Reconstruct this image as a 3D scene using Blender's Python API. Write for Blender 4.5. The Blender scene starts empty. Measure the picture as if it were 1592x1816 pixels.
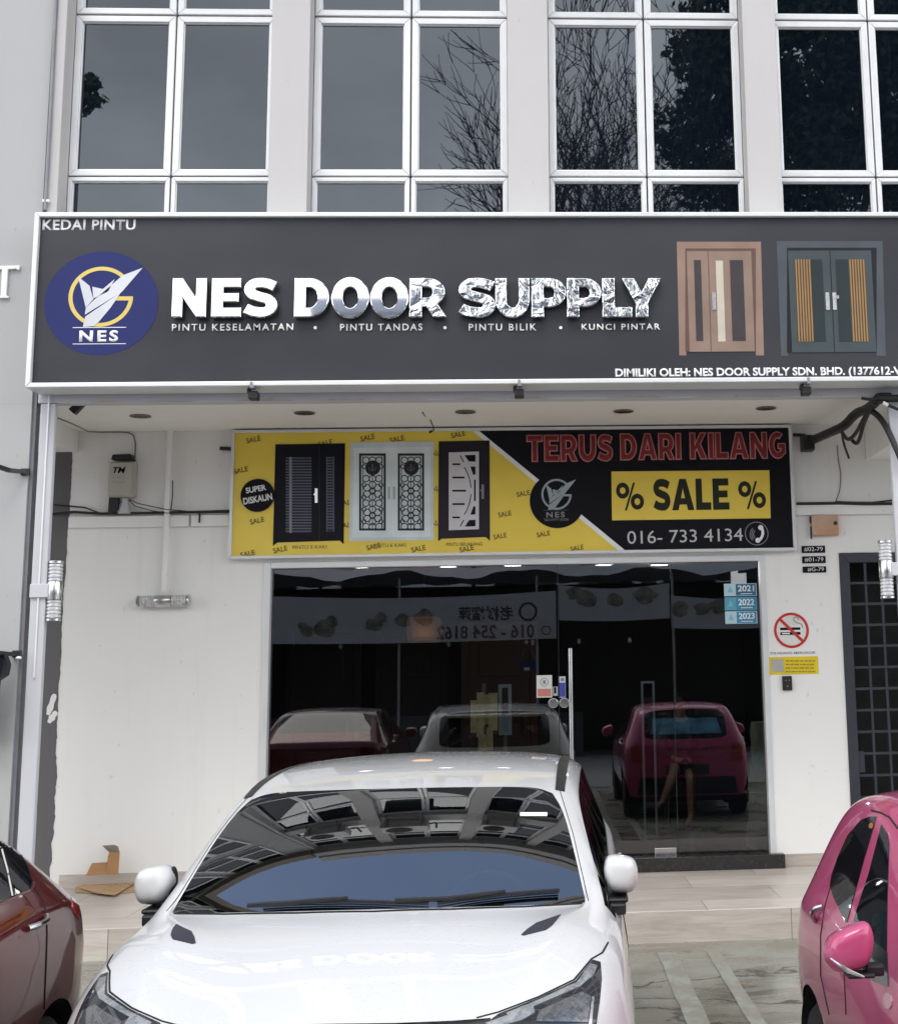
import bpy, bmesh, math, random
from mathutils import Vector, Matrix
from mathutils.bvhtree import BVHTree
R = math.radians
SC = bpy.context.scene
COL = SC.collection

# ------------------------------------------------------------------ camera
CAM = Vector((0.0, 0.0, 1.95))
FPX, PPX, PPY = 2469.96, 1099.425, 739.954          # lens in photograph pixels (1592 wide)
PITCH, YAW, ROLL = 0.17670613, 0.0619528, -0.0202313
_cy, _sy, _cp, _sp = math.cos(YAW), math.sin(YAW), math.cos(PITCH), math.sin(PITCH)
_f = Vector((_sy * _cp, _cy * _cp, _sp)); _r = Vector((_cy, -_sy, 0)); _u = _r.cross(_f)
_c, _s = math.cos(ROLL), math.sin(ROLL)
CR = _c * _r + _s * _u; CU = -_s * _r + _c * _u; CF = _f
cd = bpy.data.cameras.new('camera'); cam = bpy.data.objects.new('camera', cd); COL.objects.link(cam)
cd.sensor_fit = 'HORIZONTAL'; cd.sensor_width = 36; cd.lens = FPX / 1592 * 36
cd.shift_x = (796 - PPX) / 1592; cd.shift_y = -(908 - PPY) / 1592
cd.clip_start = 0.05; cd.clip_end = 2000
mw = Matrix.Identity(4)
for i in range(3):
    mw[i][0] = CR[i]; mw[i][1] = CU[i]; mw[i][2] = -CF[i]; mw[i][3] = CAM[i]
cam.matrix_world = mw
SC.camera = cam

# ------------------------------------------------------------------ sky and sun
SUN_EL, SUN_AZ = R(56), R(196)      # azimuth clockwise from +Y: the sun stands behind the photographer, to the left
world = bpy.data.worlds.new('World'); SC.world = world; world.use_nodes = True
nt = world.node_tree; nt.nodes.clear()
def wn(t, **k):
    n = nt.nodes.new(t)
    for a, b in k.items(): setattr(n, a, b)
    return n
out = wn('ShaderNodeOutputWorld'); bg = wn('ShaderNodeBackground')
sky = wn('ShaderNodeTexSky', sky_type='NISHITA', sun_disc=False)
sky.sun_elevation = SUN_EL; sky.sun_rotation = SUN_AZ; sky.air_density = 1.0; sky.dust_density = 0.6; sky.ozone_density = 2.0
tc = wn('ShaderNodeTexCoord'); sep = wn('ShaderNodeSeparateXYZ'); nt.links.new(tc.outputs['Generated'], sep.inputs[0])
def wm(op, a, b=None, clamp=False):
    n = wn('ShaderNodeMath', operation=op, use_clamp=clamp)
    for i, v in enumerate((a, b)):
        if v is None: continue
        if isinstance(v, (int, float)): n.inputs[i].default_value = v
        else: nt.links.new(v, n.inputs[i])
    return n.outputs[0]
zz = wm('ADD', wm('MAXIMUM', sep.outputs[2], 0.0), 0.25)
cmb = wn('ShaderNodeCombineXYZ')
nt.links.new(wm('DIVIDE', sep.outputs[0], zz), cmb.inputs[0]); nt.links.new(wm('DIVIDE', sep.outputs[1], zz), cmb.inputs[1])
nz = wn('ShaderNodeTexNoise'); nz.inputs['Scale'].default_value = 1.6; nz.inputs['Detail'].default_value = 7; nz.inputs['Roughness'].default_value = 0.55
nt.links.new(cmb.outputs[0], nz.inputs['Vector'])
# a clear patch of blue stands high over the shops; cloud everywhere else
blue = wm('ADD', wm('MULTIPLY', sep.outputs[1], 0.62), wm('MULTIPLY', sep.outputs[2], 0.78))
rmp = wn('ShaderNodeMapRange'); rmp.inputs[1].default_value = 0.60; rmp.inputs[2].default_value = 0.86; rmp.inputs[3].default_value = 1; rmp.inputs[4].default_value = 0.14
nt.links.new(wm('ADD', blue, wm('MULTIPLY', wm('SUBTRACT', nz.outputs[0], 0.5), 0.35)), rmp.inputs[0])
cl2 = wn('ShaderNodeMapRange'); cl2.inputs[1].default_value = 0.32; cl2.inputs[2].default_value = 0.70; cl2.inputs[3].default_value = 0.66; cl2.inputs[4].default_value = 1.2
nt.links.new(nz.outputs[0], cl2.inputs[0])
ccol = wn('ShaderNodeVectorMath', operation='SCALE'); ccol.inputs[0].default_value = (9.2, 9.4, 9.75)
# clouds brightened towards the horizon, an added boost that fills the walkway recess
low = wn('ShaderNodeMapRange', interpolation_type='SMOOTHSTEP'); low.inputs[1].default_value = 0.05; low.inputs[2].default_value = 0.85; low.inputs[3].default_value = 1.45; low.inputs[4].default_value = 0.82
nt.links.new(sep.outputs[2], low.inputs[0])
nt.links.new(wm('MULTIPLY', cl2.outputs[0], low.outputs[0]), ccol.inputs['Scale'])
mx = wn('ShaderNodeMix', data_type='RGBA')
nt.links.new(rmp.outputs[0], mx.inputs[0]); skb = wn('ShaderNodeVectorMath', operation='SCALE'); skb.inputs['Scale'].default_value = 2.2; nt.links.new(sky.outputs[0], skb.inputs[0]); nt.links.new(skb.outputs[0], mx.inputs[6]); nt.links.new(ccol.outputs[0], mx.inputs[7])
nt.links.new(mx.outputs[2], bg.inputs[0]); bg.inputs[1].default_value = 0.13
nt.links.new(bg.outputs[0], out.inputs[0])
sd = bpy.data.lights.new('sun', 'SUN'); sun = bpy.data.objects.new('sun', sd); COL.objects.link(sun)
sd.energy = 0.7; sd.angle = R(22); sd.color = (1.0, 0.96, 0.9)
_sd = Vector((math.sin(SUN_AZ) * math.cos(SUN_EL), math.cos(SUN_AZ) * math.cos(SUN_EL), math.sin(SUN_EL)))
sun.rotation_euler = _sd.to_track_quat('Z', 'Y').to_euler(); sun.location = _sd * 60
SC.view_settings.view_transform = 'Standard'; SC.view_settings.look = 'None'
SC.view_settings.exposure = 0.93; SC.view_settings.gamma = 1
SC.render.engine = 'CYCLES'
SC.cycles.use_denoising = True
SC.cycles.max_bounces = 10; SC.cycles.transparent_max_bounces = 12

# ------------------------------------------------------------------ helpers
def ray(px, py):
    return (CF + CR * ((px - PPX) / FPX) - CU * ((py - PPY) / FPX))
def onY(px, py, Y):
    d = ray(px, py); return CAM + d * ((Y - CAM.y) / d.y)
def onZ(px, py, Z):
    d = ray(px, py); return CAM + d * ((Z - CAM.z) / d.z)
def xz(px, py, Y):
    v = onY(px, py, Y); return (v.x, v.z)

def tag(o, label=None, cat=None, group=None, kind=None):
    if label: o['label'] = label
    if cat: o['category'] = cat
    if group: o['group'] = group
    if kind: o['kind'] = kind
    return o
def thing(name, loc, label, cat, group=None, rz=0):
    o = bpy.data.objects.new(name, None); COL.objects.link(o)
    o.location = loc; o.rotation_euler = (0, 0, rz); o.empty_display_size = 0.2
    return tag(o, label, cat, group)
def kids(o): return [c for c in bpy.data.objects if c.parent == o]
def copy_tree(o, parent=None, loc=None):
    c = o.copy(); COL.objects.link(c)
    if parent: c.parent = parent
    if loc is not None: c.location = loc
    for k in kids(o): copy_tree(k, c)
    return c
def root_of(o):
    while o.parent: o = o.parent
    return o

class MB:
    """collects geometry in world coordinates and links it as one mesh object"""
    def __init__(s): s.bm = bmesh.new()
    def face(s, pts):
        return s.bm.faces.new([s.bm.verts.new(p) for p in pts])
    def box(s, x0, x1, y0, y1, z0, z1):
        v = [s.bm.verts.new((x, y, z)) for z in (z0, z1) for y in (y0, y1) for x in (x0, x1)]
        for f in ((0, 2, 3, 1), (4, 5, 7, 6), (0, 1, 5, 4), (2, 6, 7, 3), (0, 4, 6, 2), (1, 3, 7, 5)):
            s.bm.faces.new([v[i] for i in f])
        return s
    def hexa(s, v):
        v = [s.bm.verts.new(p) for p in v]
        for f in ((0, 2, 3, 1), (4, 5, 7, 6), (0, 1, 5, 4), (2, 6, 7, 3), (0, 4, 6, 2), (1, 3, 7, 5)):
            s.bm.faces.new([v[i] for i in f])
    def prism(s, poly, y0, y1):
        """poly of (x, z); a slab between planes y0 (front) and y1"""
        a = [s.bm.verts.new((x, y0, z)) for x, z in poly]; b = [s.bm.verts.new((x, y1, z)) for x, z in poly]
        s.bm.faces.new(a); s.bm.faces.new(b[::-1]); n = len(a)
        for i in range(n): s.bm.faces.new((a[i], b[i], b[(i + 1) % n], a[(i + 1) % n]))
        return s
    def prismz(s, poly, z0, z1):
        a = [s.bm.verts.new((x, y, z0)) for x, y in poly]; b = [s.bm.verts.new((x, y, z1)) for x, y in poly]
        s.bm.faces.new(a); s.bm.faces.new(b[::-1]); n = len(a)
        for i in range(n): s.bm.faces.new((a[i], b[i], b[(i + 1) % n], a[(i + 1) % n]))
        return s
    def ring(s, cx, cz, r0, r1, y0, y1, a0=0, a1=360, n=48, sz=1):
        full = abs(a1 - a0) >= 360; m = n if full else n + 1; L = []
        for i in range(m):
            t = R(a0 + (a1 - a0) * i / n); c, q = math.cos(t), math.sin(t)
            L.append([s.bm.verts.new((cx + r * c, y, cz + r * q * sz)) for r, y in ((r0, y0), (r1, y0), (r1, y1), (r0, y1))])
        for i in range(n):
            A, B = L[i], L[(i + 1) % m]
            for k in range(4): s.bm.faces.new((A[k], A[(k + 1) % 4], B[(k + 1) % 4], B[k]))
        if not full:
            s.bm.faces.new(L[0]); s.bm.faces.new(L[-1][::-1])
        return s
    def disc(s, cx, cz, r, y0, y1, n=48, sz=1):
        return s.prism([(cx + r * math.cos(2 * math.pi * i / n), cz + sz * r * math.sin(2 * math.pi * i / n)) for i in range(n)], y0, y1)
    def tube(s, pts, r, n=8, cap=True):
        pts = [Vector(p) for p in pts]; m = len(pts)
        rr = r if isinstance(r, (list, tuple)) else [r] * m; L = []
        prev = None
        for i, p in enumerate(pts):
            t = (pts[min(i + 1, m - 1)] - pts[max(i - 1, 0)])
            if t.length < 1e-9: t = Vector((0, 0, 1))
            t.normalize()
            if prev is None:
                a = Vector((0, 0, 1)) if abs(t.z) < 0.9 else Vector((1, 0, 0))
            else: a = prev
            u = (a - t * a.dot(t))
            if u.length < 1e-6: u = t.orthogonal()
            u.normalize(); prev = u; w = t.cross(u)
            L.append([s.bm.verts.new(p + (u * math.cos(2 * math.pi * k / n) + w * math.sin(2 * math.pi * k / n)) * rr[i]) for k in range(n)])
        for i in range(m - 1):
            for k in range(n): s.bm.faces.new((L[i][k], L[i][(k + 1) % n], L[i + 1][(k + 1) % n], L[i + 1][k]))
        if cap and n > 2: s.bm.faces.new(L[0][::-1]); s.bm.faces.new(L[-1])
        return s
    def bar(s, p0, p1, w, h):
        """rectangular bar between two points; w along the horizontal normal, h along the other"""
        p0, p1 = Vector(p0), Vector(p1); t = (p1 - p0).normalized()
        u = t.cross(Vector((0, 0, 1)))
        if u.length < 1e-4: u = Vector((1, 0, 0))
        u.normalize(); v = u.cross(t)
        s.hexa([p + u * (a * w / 2) + v * (b * h / 2) for p in (p0, p1) for b in (-1, 1) for a in (-1, 1)])
        return s
    def lathe(s, prof, c, axis='z', n=24):
        L = []
        for r, h in prof:
            row = []
            for k in range(n):
                t = 2 * math.pi * k / n; a, b = r * math.cos(t), r * math.sin(t)
                p = {'z': (a, b, h), 'x': (h, a, b), 'y': (a, h, b)}[axis]
                row.append(s.bm.verts.new((c[0] + p[0], c[1] + p[1], c[2] + p[2])))
            L.append(row)
        for i in range(len(L) - 1):
            for k in range(n): s.bm.faces.new((L[i][k], L[i][(k + 1) % n], L[i + 1][(k + 1) % n], L[i + 1][k]))
        s.bm.faces.new(L[0][::-1]); s.bm.faces.new(L[-1])
        return s
    def ellipsoid(s, c, r, seg=16, rings=10):
        m = bmesh.ops.create_uvsphere(s.bm, u_segments=seg, v_segments=rings, radius=1)
        for v in m['verts']: v.co = Vector((c[0] + v.co.x * r[0], c[1] + v.co.y * r[1], c[2] + v.co.z * r[2]))
        return s
    def mitre(s, x0, x1, z0, z1, w, y0, y1):
        """a mitred rectangular frame of profile width w"""
        o = [(x0, z0), (x1, z0), (x1, z1), (x0, z1)]; i = [(x0 + w, z0 + w), (x1 - w, z0 + w), (x1 - w, z1 - w), (x0 + w, z1 - w)]
        for k in range(4): s.prism([o[k], o[(k + 1) % 4], i[(k + 1) % 4], i[k]], y0, y1)
        return s
    def build(s, name, m, parent=None, smooth=False, bevel=0, label=None, local=False, sharp=40):
        bm = s.bm
        bmesh.ops.recalc_face_normals(bm, faces=bm.faces[:])
        if parent is not None and not local:
            rt = root_of(parent)
            inv = (Matrix.Translation(rt.location) @ rt.rotation_euler.to_matrix().to_4x4()).inverted()
            bm.transform(inv)
        me = bpy.data.meshes.new(name); bm.to_mesh(me); bm.free()
        o = bpy.data.objects.new(name, me); COL.objects.link(o)
        if m is not None: me.materials.append(m)
        if smooth:
            me.polygons.foreach_set('use_smooth', [True] * len(me.polygons))
            try: me.set_sharp_from_angle(angle=R(sharp))
            except Exception: pass
        if bevel:
            b = o.modifiers.new('Bevel', 'BEVEL'); b.width = bevel; b.segments = 2; b.limit_method = 'ANGLE'; b.angle_limit = R(40)
        if parent is not None: o.parent = parent
        if label: o['label'] = label
        return o

def text_into(mb, s, x0, x1, z0, z1, Y, depth=0.002, bold=0.0, shear=0.0, spacing=1.0, rot=0.0, flip=False, keep=False, outline=None):
    """write s so that its ink box fills x0..x1, z0..z1 on the plane Y, facing -Y (or +Y when flip)"""
    cu = bpy.data.curves.new('t', 'FONT'); cu.body = s; cu.size = 1; cu.extrude = 0.0; cu.offset = bold; cu.shear = shear
    cu.space_character = spacing; cu.resolution_u = 4
    ob = bpy.data.objects.new('t', cu); COL.objects.link(ob)
    dg = bpy.context.evaluated_depsgraph_get(); me = bpy.data.meshes.new_from_object(ob.evaluated_get(dg))
    bpy.data.objects.remove(ob); bpy.data.curves.remove(cu)
    b2 = bmesh.new(); b2.from_mesh(me); bpy.data.meshes.remove(me)
    bmesh.ops.remove_doubles(b2, verts=b2.verts[:], dist=1e-5)
    xs = [v.co.x for v in b2.verts]; ys = [v.co.y for v in b2.verts]
    if not xs: b2.free(); return
    ax, bx, ay, by = min(xs), max(xs), min(ys), max(ys)
    sx = (x1 - x0) / (bx - ax); sz = (z1 - z0) / (by - ay)
    if keep: sx = sz
    cx, cz = (x0 + x1) / 2, (z0 + z1) / 2
    r = bmesh.ops.extrude_face_region(b2, geom=b2.faces[:])
    ev = {g for g in r['geom'] if isinstance(g, bmesh.types.BMVert)}
    for v in b2.verts:
        a = (v.co.x - (ax + bx) / 2) * sx; b = (v.co.y - (ay + by) / 2) * sz
        a, b = a * math.cos(rot) - b * math.sin(rot), a * math.sin(rot) + b * math.cos(rot)
        if flip: v.co = Vector((cx - a, Y + (0 if v in ev else depth), cz + b))
        else: v.co = Vector((cx + a, Y - (depth if v not in ev else 0), cz + b))
    me2 = bpy.data.meshes.new('tmp'); b2.to_mesh(me2); b2.free()
    mb.bm.from_mesh(me2); bpy.data.meshes.remove(me2)

# ------------------------------------------------------------------ materials
def lin(r, g, b):
    f = lambda c: c / 12.92 if c <= 0.04045 else ((c + 0.055) / 1.055) ** 2.4
    return (f(r / 255), f(g / 255), f(b / 255))
class M:
    def __init__(s, name):
        s.m = bpy.data.materials.new(name); s.m.use_nodes = True; s.t = s.m.node_tree
        s.b = s.t.nodes['Principled BSDF']; s.o = s.t.nodes['Material Output']
        s.tc = None
    def n(s, t, **k):
        x = s.t.nodes.new(t)
        for a, b in k.items(): setattr(x, a, b)
        return x
    def link(s, a, b): s.t.links.new(a, b)
    def co(s, scale=(1, 1, 1)):
        if s.tc is None: s.tc = s.n('ShaderNodeTexCoord')
        mp = s.n('ShaderNodeMapping'); mp.inputs['Scale'].default_value = scale
        s.link(s.tc.outputs['Object'], mp.inputs[0]); return mp.outputs[0]
    def noise(s, scale, detail=4, rough=0.55, vec=None, dist=0):
        x = s.n('ShaderNodeTexNoise'); x.inputs['Scale'].default_value = scale; x.inputs['Detail'].default_value = detail
        x.inputs['Roughness'].default_value = rough; x.inputs['Distortion'].default_value = dist
        s.link(vec if vec is not None else s.co(), x.inputs['Vector']); return x.outputs[0]
    def ramp(s, fac, stops):
        x = s.n('ShaderNodeValToRGB'); e = x.color_ramp.elements
        while len(e) < len(stops): e.new(0.5)
        for k, (p, c) in zip(e, stops): k.position = p; k.color = (*c, 1) if len(c) == 3 else c
        s.link(fac, x.inputs[0]); return x.outputs[0]
    def mix(s, fac, a, b, mode='MIX'):
        x = s.n('ShaderNodeMix', data_type='RGBA', blend_type=mode)
        for i, v in ((0, fac), (6, a), (7, b)):
            if isinstance(v, (int, float)): x.inputs[i].default_value = v
            elif isinstance(v, tuple): x.inputs[i].default_value = (*v, 1)
            else: s.link(v, x.inputs[i])
        return x.outputs[2]
    def rng(s, fac, a, b, c, d):
        x = s.n('ShaderNodeMapRange'); 
        for i, v in enumerate((a, b, c, d)): x.inputs[i + 1].default_value = v
        s.link(fac, x.inputs[0]); return x.outputs[0]
    def bump(s, h, strength=0.2, dist=0.01, coat=False):
        x = s.n('ShaderNodeBump'); x.inputs['Strength'].default_value = strength; x.inputs['Distance'].default_value = dist
        s.link(h, x.inputs['Height']); s.link(x.outputs[0], s.b.inputs['Coat Normal' if coat else 'Normal']); return x.outputs[0]
    def set(s, **k):
        for a, v in k.items():
            i = s.b.inputs[a.replace('_', ' ')]
            if isinstance(v, tuple): i.default_value = (*v, 1) if len(v) == 3 else v
            elif isinstance(v, (int, float)): i.default_value = v
            else: s.link(v, i)
        return s
def pm(name, col, rough=0.5, metal=0.0, var=0.12, scale=6, bump=0.0, bscale=60, coat=0.0, spec=0.5):
    """painted / plain material with slight procedural unevenness"""
    m = M(name)
    a = tuple(c * (1 - var) for c in col); b = tuple(min(1, c * (1 + var)) for c in col)
    nzv = m.noise(scale, 5)
    m.set(Base_Color=m.ramp(nzv, [(0.3, a), (0.7, b)]), Metallic=metal, Roughness=m.rng(nzv, 0.3, 0.7, max(0, rough - 0.06), min(1, rough + 0.06)))
    m.b.inputs['Specular IOR Level'].default_value = spec; m.b.inputs['Coat Weight'].default_value = coat; m.b.inputs['Coat Roughness'].default_value = 0.03
    if bump: m.bump(m.noise(bscale, 4), bump, 0.004)
    return m.m
def plaster(name, col, dirt, amt=0.35, bump=0.12):
    m = M(name)
    big = m.noise(1.1, 6, 0.6); streak = m.noise(3.0, 5, 0.6, m.co((3.2, 3.2, 0.22))); fine = m.noise(38, 4); spots = m.noise(13, 3, 0.5)
    c = m.mix(m.rng(big, 0.35, 0.75, 0, amt * 0.5), col, dirt)
    c = m.mix(m.rng(streak, 0.55, 0.85, 0, amt), c, dirt)
    c = m.mix(m.rng(spots, 0.71, 0.76, 0, amt * 1.1), c, tuple(x * 0.55 for x in dirt))
    sc1 = m.noise(21, 2, 0.4, m.co((1, 1, 0.5))); c = m.mix(m.rng(sc1, 0.735, 0.765, 0, min(1, amt * 1.1)), c, tuple(x * 0.5 for x in dirt))
    m.set(Base_Color=c, Roughness=0.75); m.b.inputs['Specular IOR Level'].default_value = 0.3
    m.bump(m.mix(0.5, fine, big), bump, 0.006)
    return m.m
def glass(name, tint, ior=1.6, rough=0.0, wav=0.0):
    """thin pane: fresnel reflection over a tinted see-through"""
    m = M(name); t = m.t
    fr = m.n('ShaderNodeFresnel'); fr.inputs[0].default_value = ior
    tr = m.n('ShaderNodeBsdfTransparent'); tr.inputs[0].default_value = (*tint, 1)
    gl = m.n('ShaderNodeBsdfGlossy'); gl.inputs['Roughness'].default_value = rough; gl.inputs[0].default_value = (1, 1, 1, 1)
    if wav:
        b = m.n('ShaderNodeBump'); b.inputs['Strength'].default_value = wav; b.inputs['Distance'].default_value = 0.01
        m.link(m.noise(1.3, 2), b.inputs['Height']); m.link(b.outputs[0], gl.inputs['Normal'])
    mxs = m.n('ShaderNodeMixShader'); m.link(fr.outputs[0], mxs.inputs[0]); m.link(tr.outputs[0], mxs.inputs[1]); m.link(gl.outputs[0], mxs.inputs[2])
    m.link(mxs.outputs[0], m.o.inputs[0]); t.nodes.remove(m.b)
    return m.m
def darkglass(name, col=(0.006, 0.007, 0.008), ior=1.75, wav=0.0, tint=(1, 1, 1)):
    m = M(name); m.b.inputs['Specular Tint'].default_value = (*tint, 1); m.set(Base_Color=col, Roughness=0.01, IOR=ior)
    if wav: m.bump(m.noise(0.9, 2), wav, 0.01)
    return m.m
def emit(name, col, st):
    m = M(name); m.set(Base_Color=(0.05, 0.04, 0.03), Emission_Color=col, Emission_Strength=st); return m.m

MT = {}
MT['wall'] = plaster('wall_paint', (0.82, 0.81, 0.785), (0.55, 0.53, 0.50), 0.2)
MT['facade'] = plaster('facade_paint', (0.50, 0.485, 0.482), (0.32, 0.30, 0.30), 0.22)
MT['column'] = plaster('column_paint', (0.53, 0.53, 0.56), (0.38, 0.38, 0.41), 0.22)
MT['neigh'] = plaster('neighbour_paint', (0.40, 0.405, 0.405), (0.30, 0.305, 0.305), 0.25)
MT['ceil'] = plaster('ceiling_paint', (0.88, 0.86, 0.83), (0.66, 0.62, 0.58), 0.2)
MT['darkpaint'] = plaster('dark_grey_paint', (0.13, 0.125, 0.13), (0.08, 0.08, 0.08), 0.3)
MT['alu'] = pm('white_aluminium', (0.68, 0.69, 0.70), 0.38, 0.2, 0.05, 3)
MT['steel'] = pm('brushed_steel', (0.62, 0.62, 0.62), 0.22, 1.0, 0.06, 5)
MT['blackplastic'] = pm('black_plastic', (0.012, 0.012, 0.013), 0.45, 0, 0.2, 10)
MT['rubber'] = pm('black_rubber', (0.02, 0.02, 0.02), 0.75, 0, 0.2, 20)
MT['grey'] = pm('grey_metal', (0.22, 0.22, 0.24), 0.5, 0.3, 0.15, 8)
MT['white'] = pm('white_print', (0.80, 0.80, 0.80), 0.45, 0, 0.04, 8)
MT['black'] = pm('black_print', (0.008, 0.008, 0.011), 0.5, 0, 0.1, 8, spec=0.12)
# ------------------------------------------------------------------ ground
YF, YW, HW = 10.374, 12.385, 0.218          # column / step plane, shop wall plane, walkway height
m = M('asphalt'); a = m.noise(0.5, 5); b = m.noise(60, 3)
m.set(Base_Color=m.mix(b, m.ramp(a, [(0.3, (0.25, 0.245, 0.23)), (0.7, (0.33, 0.325, 0.305))]), (0.30, 0.30, 0.285)), Roughness=0.85); m.bump(b, 0.3, 0.01)
g = MB(); g.face([(-300, -300, 0), (300, -300, 0), (300, 300, 0), (-300, 300, 0)])
tag(g.build('ground', m.m), kind='structure')
m = M('worn_concrete')
n1 = m.noise(1.3, 7, 0.62, m.co((0.9, 1.3, 1)), 0.8); n2 = m.noise(3.2, 6, 0.6, m.co((0.55, 1.5, 1)), 0.7); n3 = m.noise(45, 4); n4 = m.noise(0.7, 3)
c = m.ramp(n1, [(0.34, (0.165, 0.145, 0.11)), (0.50, (0.245, 0.235, 0.195)), (0.66, (0.31, 0.315, 0.275))])
c = m.mix(m.rng(n2, 0.52, 0.60, 0, 0.65), c, (0.29, 0.315, 0.28))
c = m.mix(m.rng(n4, 0.52, 0.60, 0, 0.5), c, (0.13, 0.105, 0.072))
vo = m.n('ShaderNodeTexVoronoi', feature='DISTANCE_TO_EDGE'); vo.inputs['Scale'].default_value = 0.55
wv = m.n('ShaderNodeVectorMath', operation='ADD'); m.link(m.co(), wv.inputs[0])
nv = m.n('ShaderNodeTexNoise'); nv.inputs['Scale'].default_value = 3.5; nv.inputs['Detail'].default_value = 6; m.link(m.co(), nv.inputs['Vector'])
sc_ = m.n('ShaderNodeVectorMath', operation='SCALE'); sc_.inputs['Scale'].default_value = 0.55; m.link(nv.outputs[1], sc_.inputs[0]); m.link(sc_.outputs[0], wv.inputs[1]); m.link(wv.outputs[0], vo.inputs['Vector'])
crack = m.rng(vo.outputs[0], 0.004, 0.012, 1, 0)
c = m.mix(crack, c, (0.05, 0.045, 0.04)); n5 = m.noise(160, 2); n6 = m.noise(6.5, 5, 0.6); c = m.mix(m.rng(n3, 0.3, 0.7, 0, 0.4), c, (0.14, 0.135, 0.115)); c = m.mix(m.rng(n5, 0.55, 0.75, 0, 0.45), c, (0.07, 0.066, 0.055)); c = m.mix(m.rng(n6, 0.60, 0.70, 0, 0.55), c, (0.085, 0.075, 0.055))
m.set(Base_Color=c, Roughness=m.rng(n1, 0.35, 0.6, 0.16, 0.5)); m.bump(m.mix(0.4, n3, n2), 0.25, 0.006)
g = MB(); g.face([(-14, 1.2, 0.004), (14, 1.2, 0.004), (14, YF, 0.004), (-14, YF, 0.004)])
tag(g.build('parking_apron', m.m), kind='structure')
m = M('worn_line_paint'); n1 = m.noise(7, 6, 0.7, m.co((1, 0.6, 1))); n2 = m.noise(40, 3)
m.set(Base_Color=m.mix(m.rng(n1, 0.46, 0.60, 0, 1), (0.225, 0.215, 0.18), (0.275, 0.285, 0.25)), Roughness=0.6); m.bump(n2, 0.2, 0.004)
for nm, (xa, xb) in zip(('line', 'line', 'line', 'line'), ((0.80, 0.93), (1.14, 1.23), (-1.76, -1.64), (3.1, 3.22))):
    g = MB(); rnd = random.Random(int(xa * 100)); L, Rr = [], []
    for i in range(40):
        y = 1.6 + (YF - 0.35 - 1.6) * i / 39
        L.append((xa + rnd.uniform(-0.006, 0.006), y)); Rr.append((xb + rnd.uniform(-0.006, 0.006), y))
    for i in range(39): g.face([(*L[i], 0.008), (*Rr[i], 0.008), (*Rr[i + 1], 0.008), (*L[i + 1], 0.008)])
    tag(g.build('parking_line', m.m), kind='structure')

# ------------------------------------------------------------------ tiled walkway (five-foot way)
def tile_mat(name, vertical=False):
    m = M(name); t = m.tc = m.n('ShaderNodeTexCoord')
    sp = m.n('ShaderNodeSeparateXYZ'); m.link(t.outputs['Object'], sp.inputs[0]); cb = m.n('ShaderNodeCombineXYZ')
    m.link(sp.outputs[0], cb.inputs[0]); m.link(sp.outputs[2 if vertical else 1], cb.inputs[1])
    br = m.n('ShaderNodeTexBrick'); br.offset = 0.5; m.link(cb.outputs[0], br.inputs['Vector'])
    br.inputs['Scale'].default_value = 1; br.inputs['Brick Width'].default_value = 1.2; br.inputs['Row Height'].default_value = 0.5 if vertical else 0.6
    br.inputs['Mortar Size'].default_value = 0.0035; br.inputs['Color1'].default_value = (0.2, 0.2, 0.2, 1); br.inputs['Color2'].default_value = (0.9, 0.9, 0.9, 1); br.inputs['Mortar'].default_value = (0.5, 0.5, 0.5, 1)
    gr = m.noise(2.2, 7, 0.6, m.co((0.55, 5.5, 5.5)), 1.2); fine = m.noise(9, 6, 0.6, m.co((0.5, 9, 9)), 0.6)
    c = m.ramp(gr, [(0.28, (0.36, 0.31, 0.27)), (0.5, (0.48, 0.435, 0.39)), (0.74, (0.57, 0.53, 0.49))])
    c = m.mix(m.rng(fine, 0.5, 0.75, 0, 0.4), c, (0.30, 0.26, 0.23))
    c = m.mix(0.28, c, br.outputs['Color'], 'SOFT_LIGHT'); c = m.mix(br.outputs['Fac'], c, (0.20, 0.17, 0.15))
    m.set(Base_Color=c, Roughness=m.rng(gr, 0.3, 0.7, 0.28, 0.42)); m.bump(m.mix(br.outputs['Fac'], fine, (0, 0, 0)), 0.06, 0.003)
    return m.m
MT['tile'] = tile_mat('wood_look_tile'); MT['riser'] = tile_mat('wood_look_riser', True)
g = MB(); g.box(-14, 14, YF + 0.012, YW + 0.6, -0.02, HW)
tag(g.build('walkway', MT['tile'], bevel=0.004), kind='structure')
g = MB(); g.box(-14, 14, YF, YF + 0.0115, 0.0, HW - 0.004)
tag(g.build('walkway_kerb', MT['riser']), kind='structure')

# ------------------------------------------------------------------ shophouse
SH = thing('shophouse', (-0.35, YF, 0), 'shophouse with white framed upper windows and a recessed glass shopfront', 'building')
SX0, SX1, SZ1 = -2.38, 2.04, 2.905
GX0, GX1 = 2.708, 3.75
g = MB()
g.box(-6.5, SX0, YW, YW + 0.15, HW - 0.02, 4.10); g.box(SX0, SX1, YW, YW + 0.15, SZ1, 4.10); g.box(SX1, GX0, YW, YW + 0.15, HW - 0.02, 4.10)
g.box(GX0, GX1, YW, YW + 0.15, SZ1 + 0.005, 4.10); g.box(GX1, 7, YW, YW + 0.15, HW - 0.02, 4.10)
g.build('wall', MT['wall'], SH)
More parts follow.
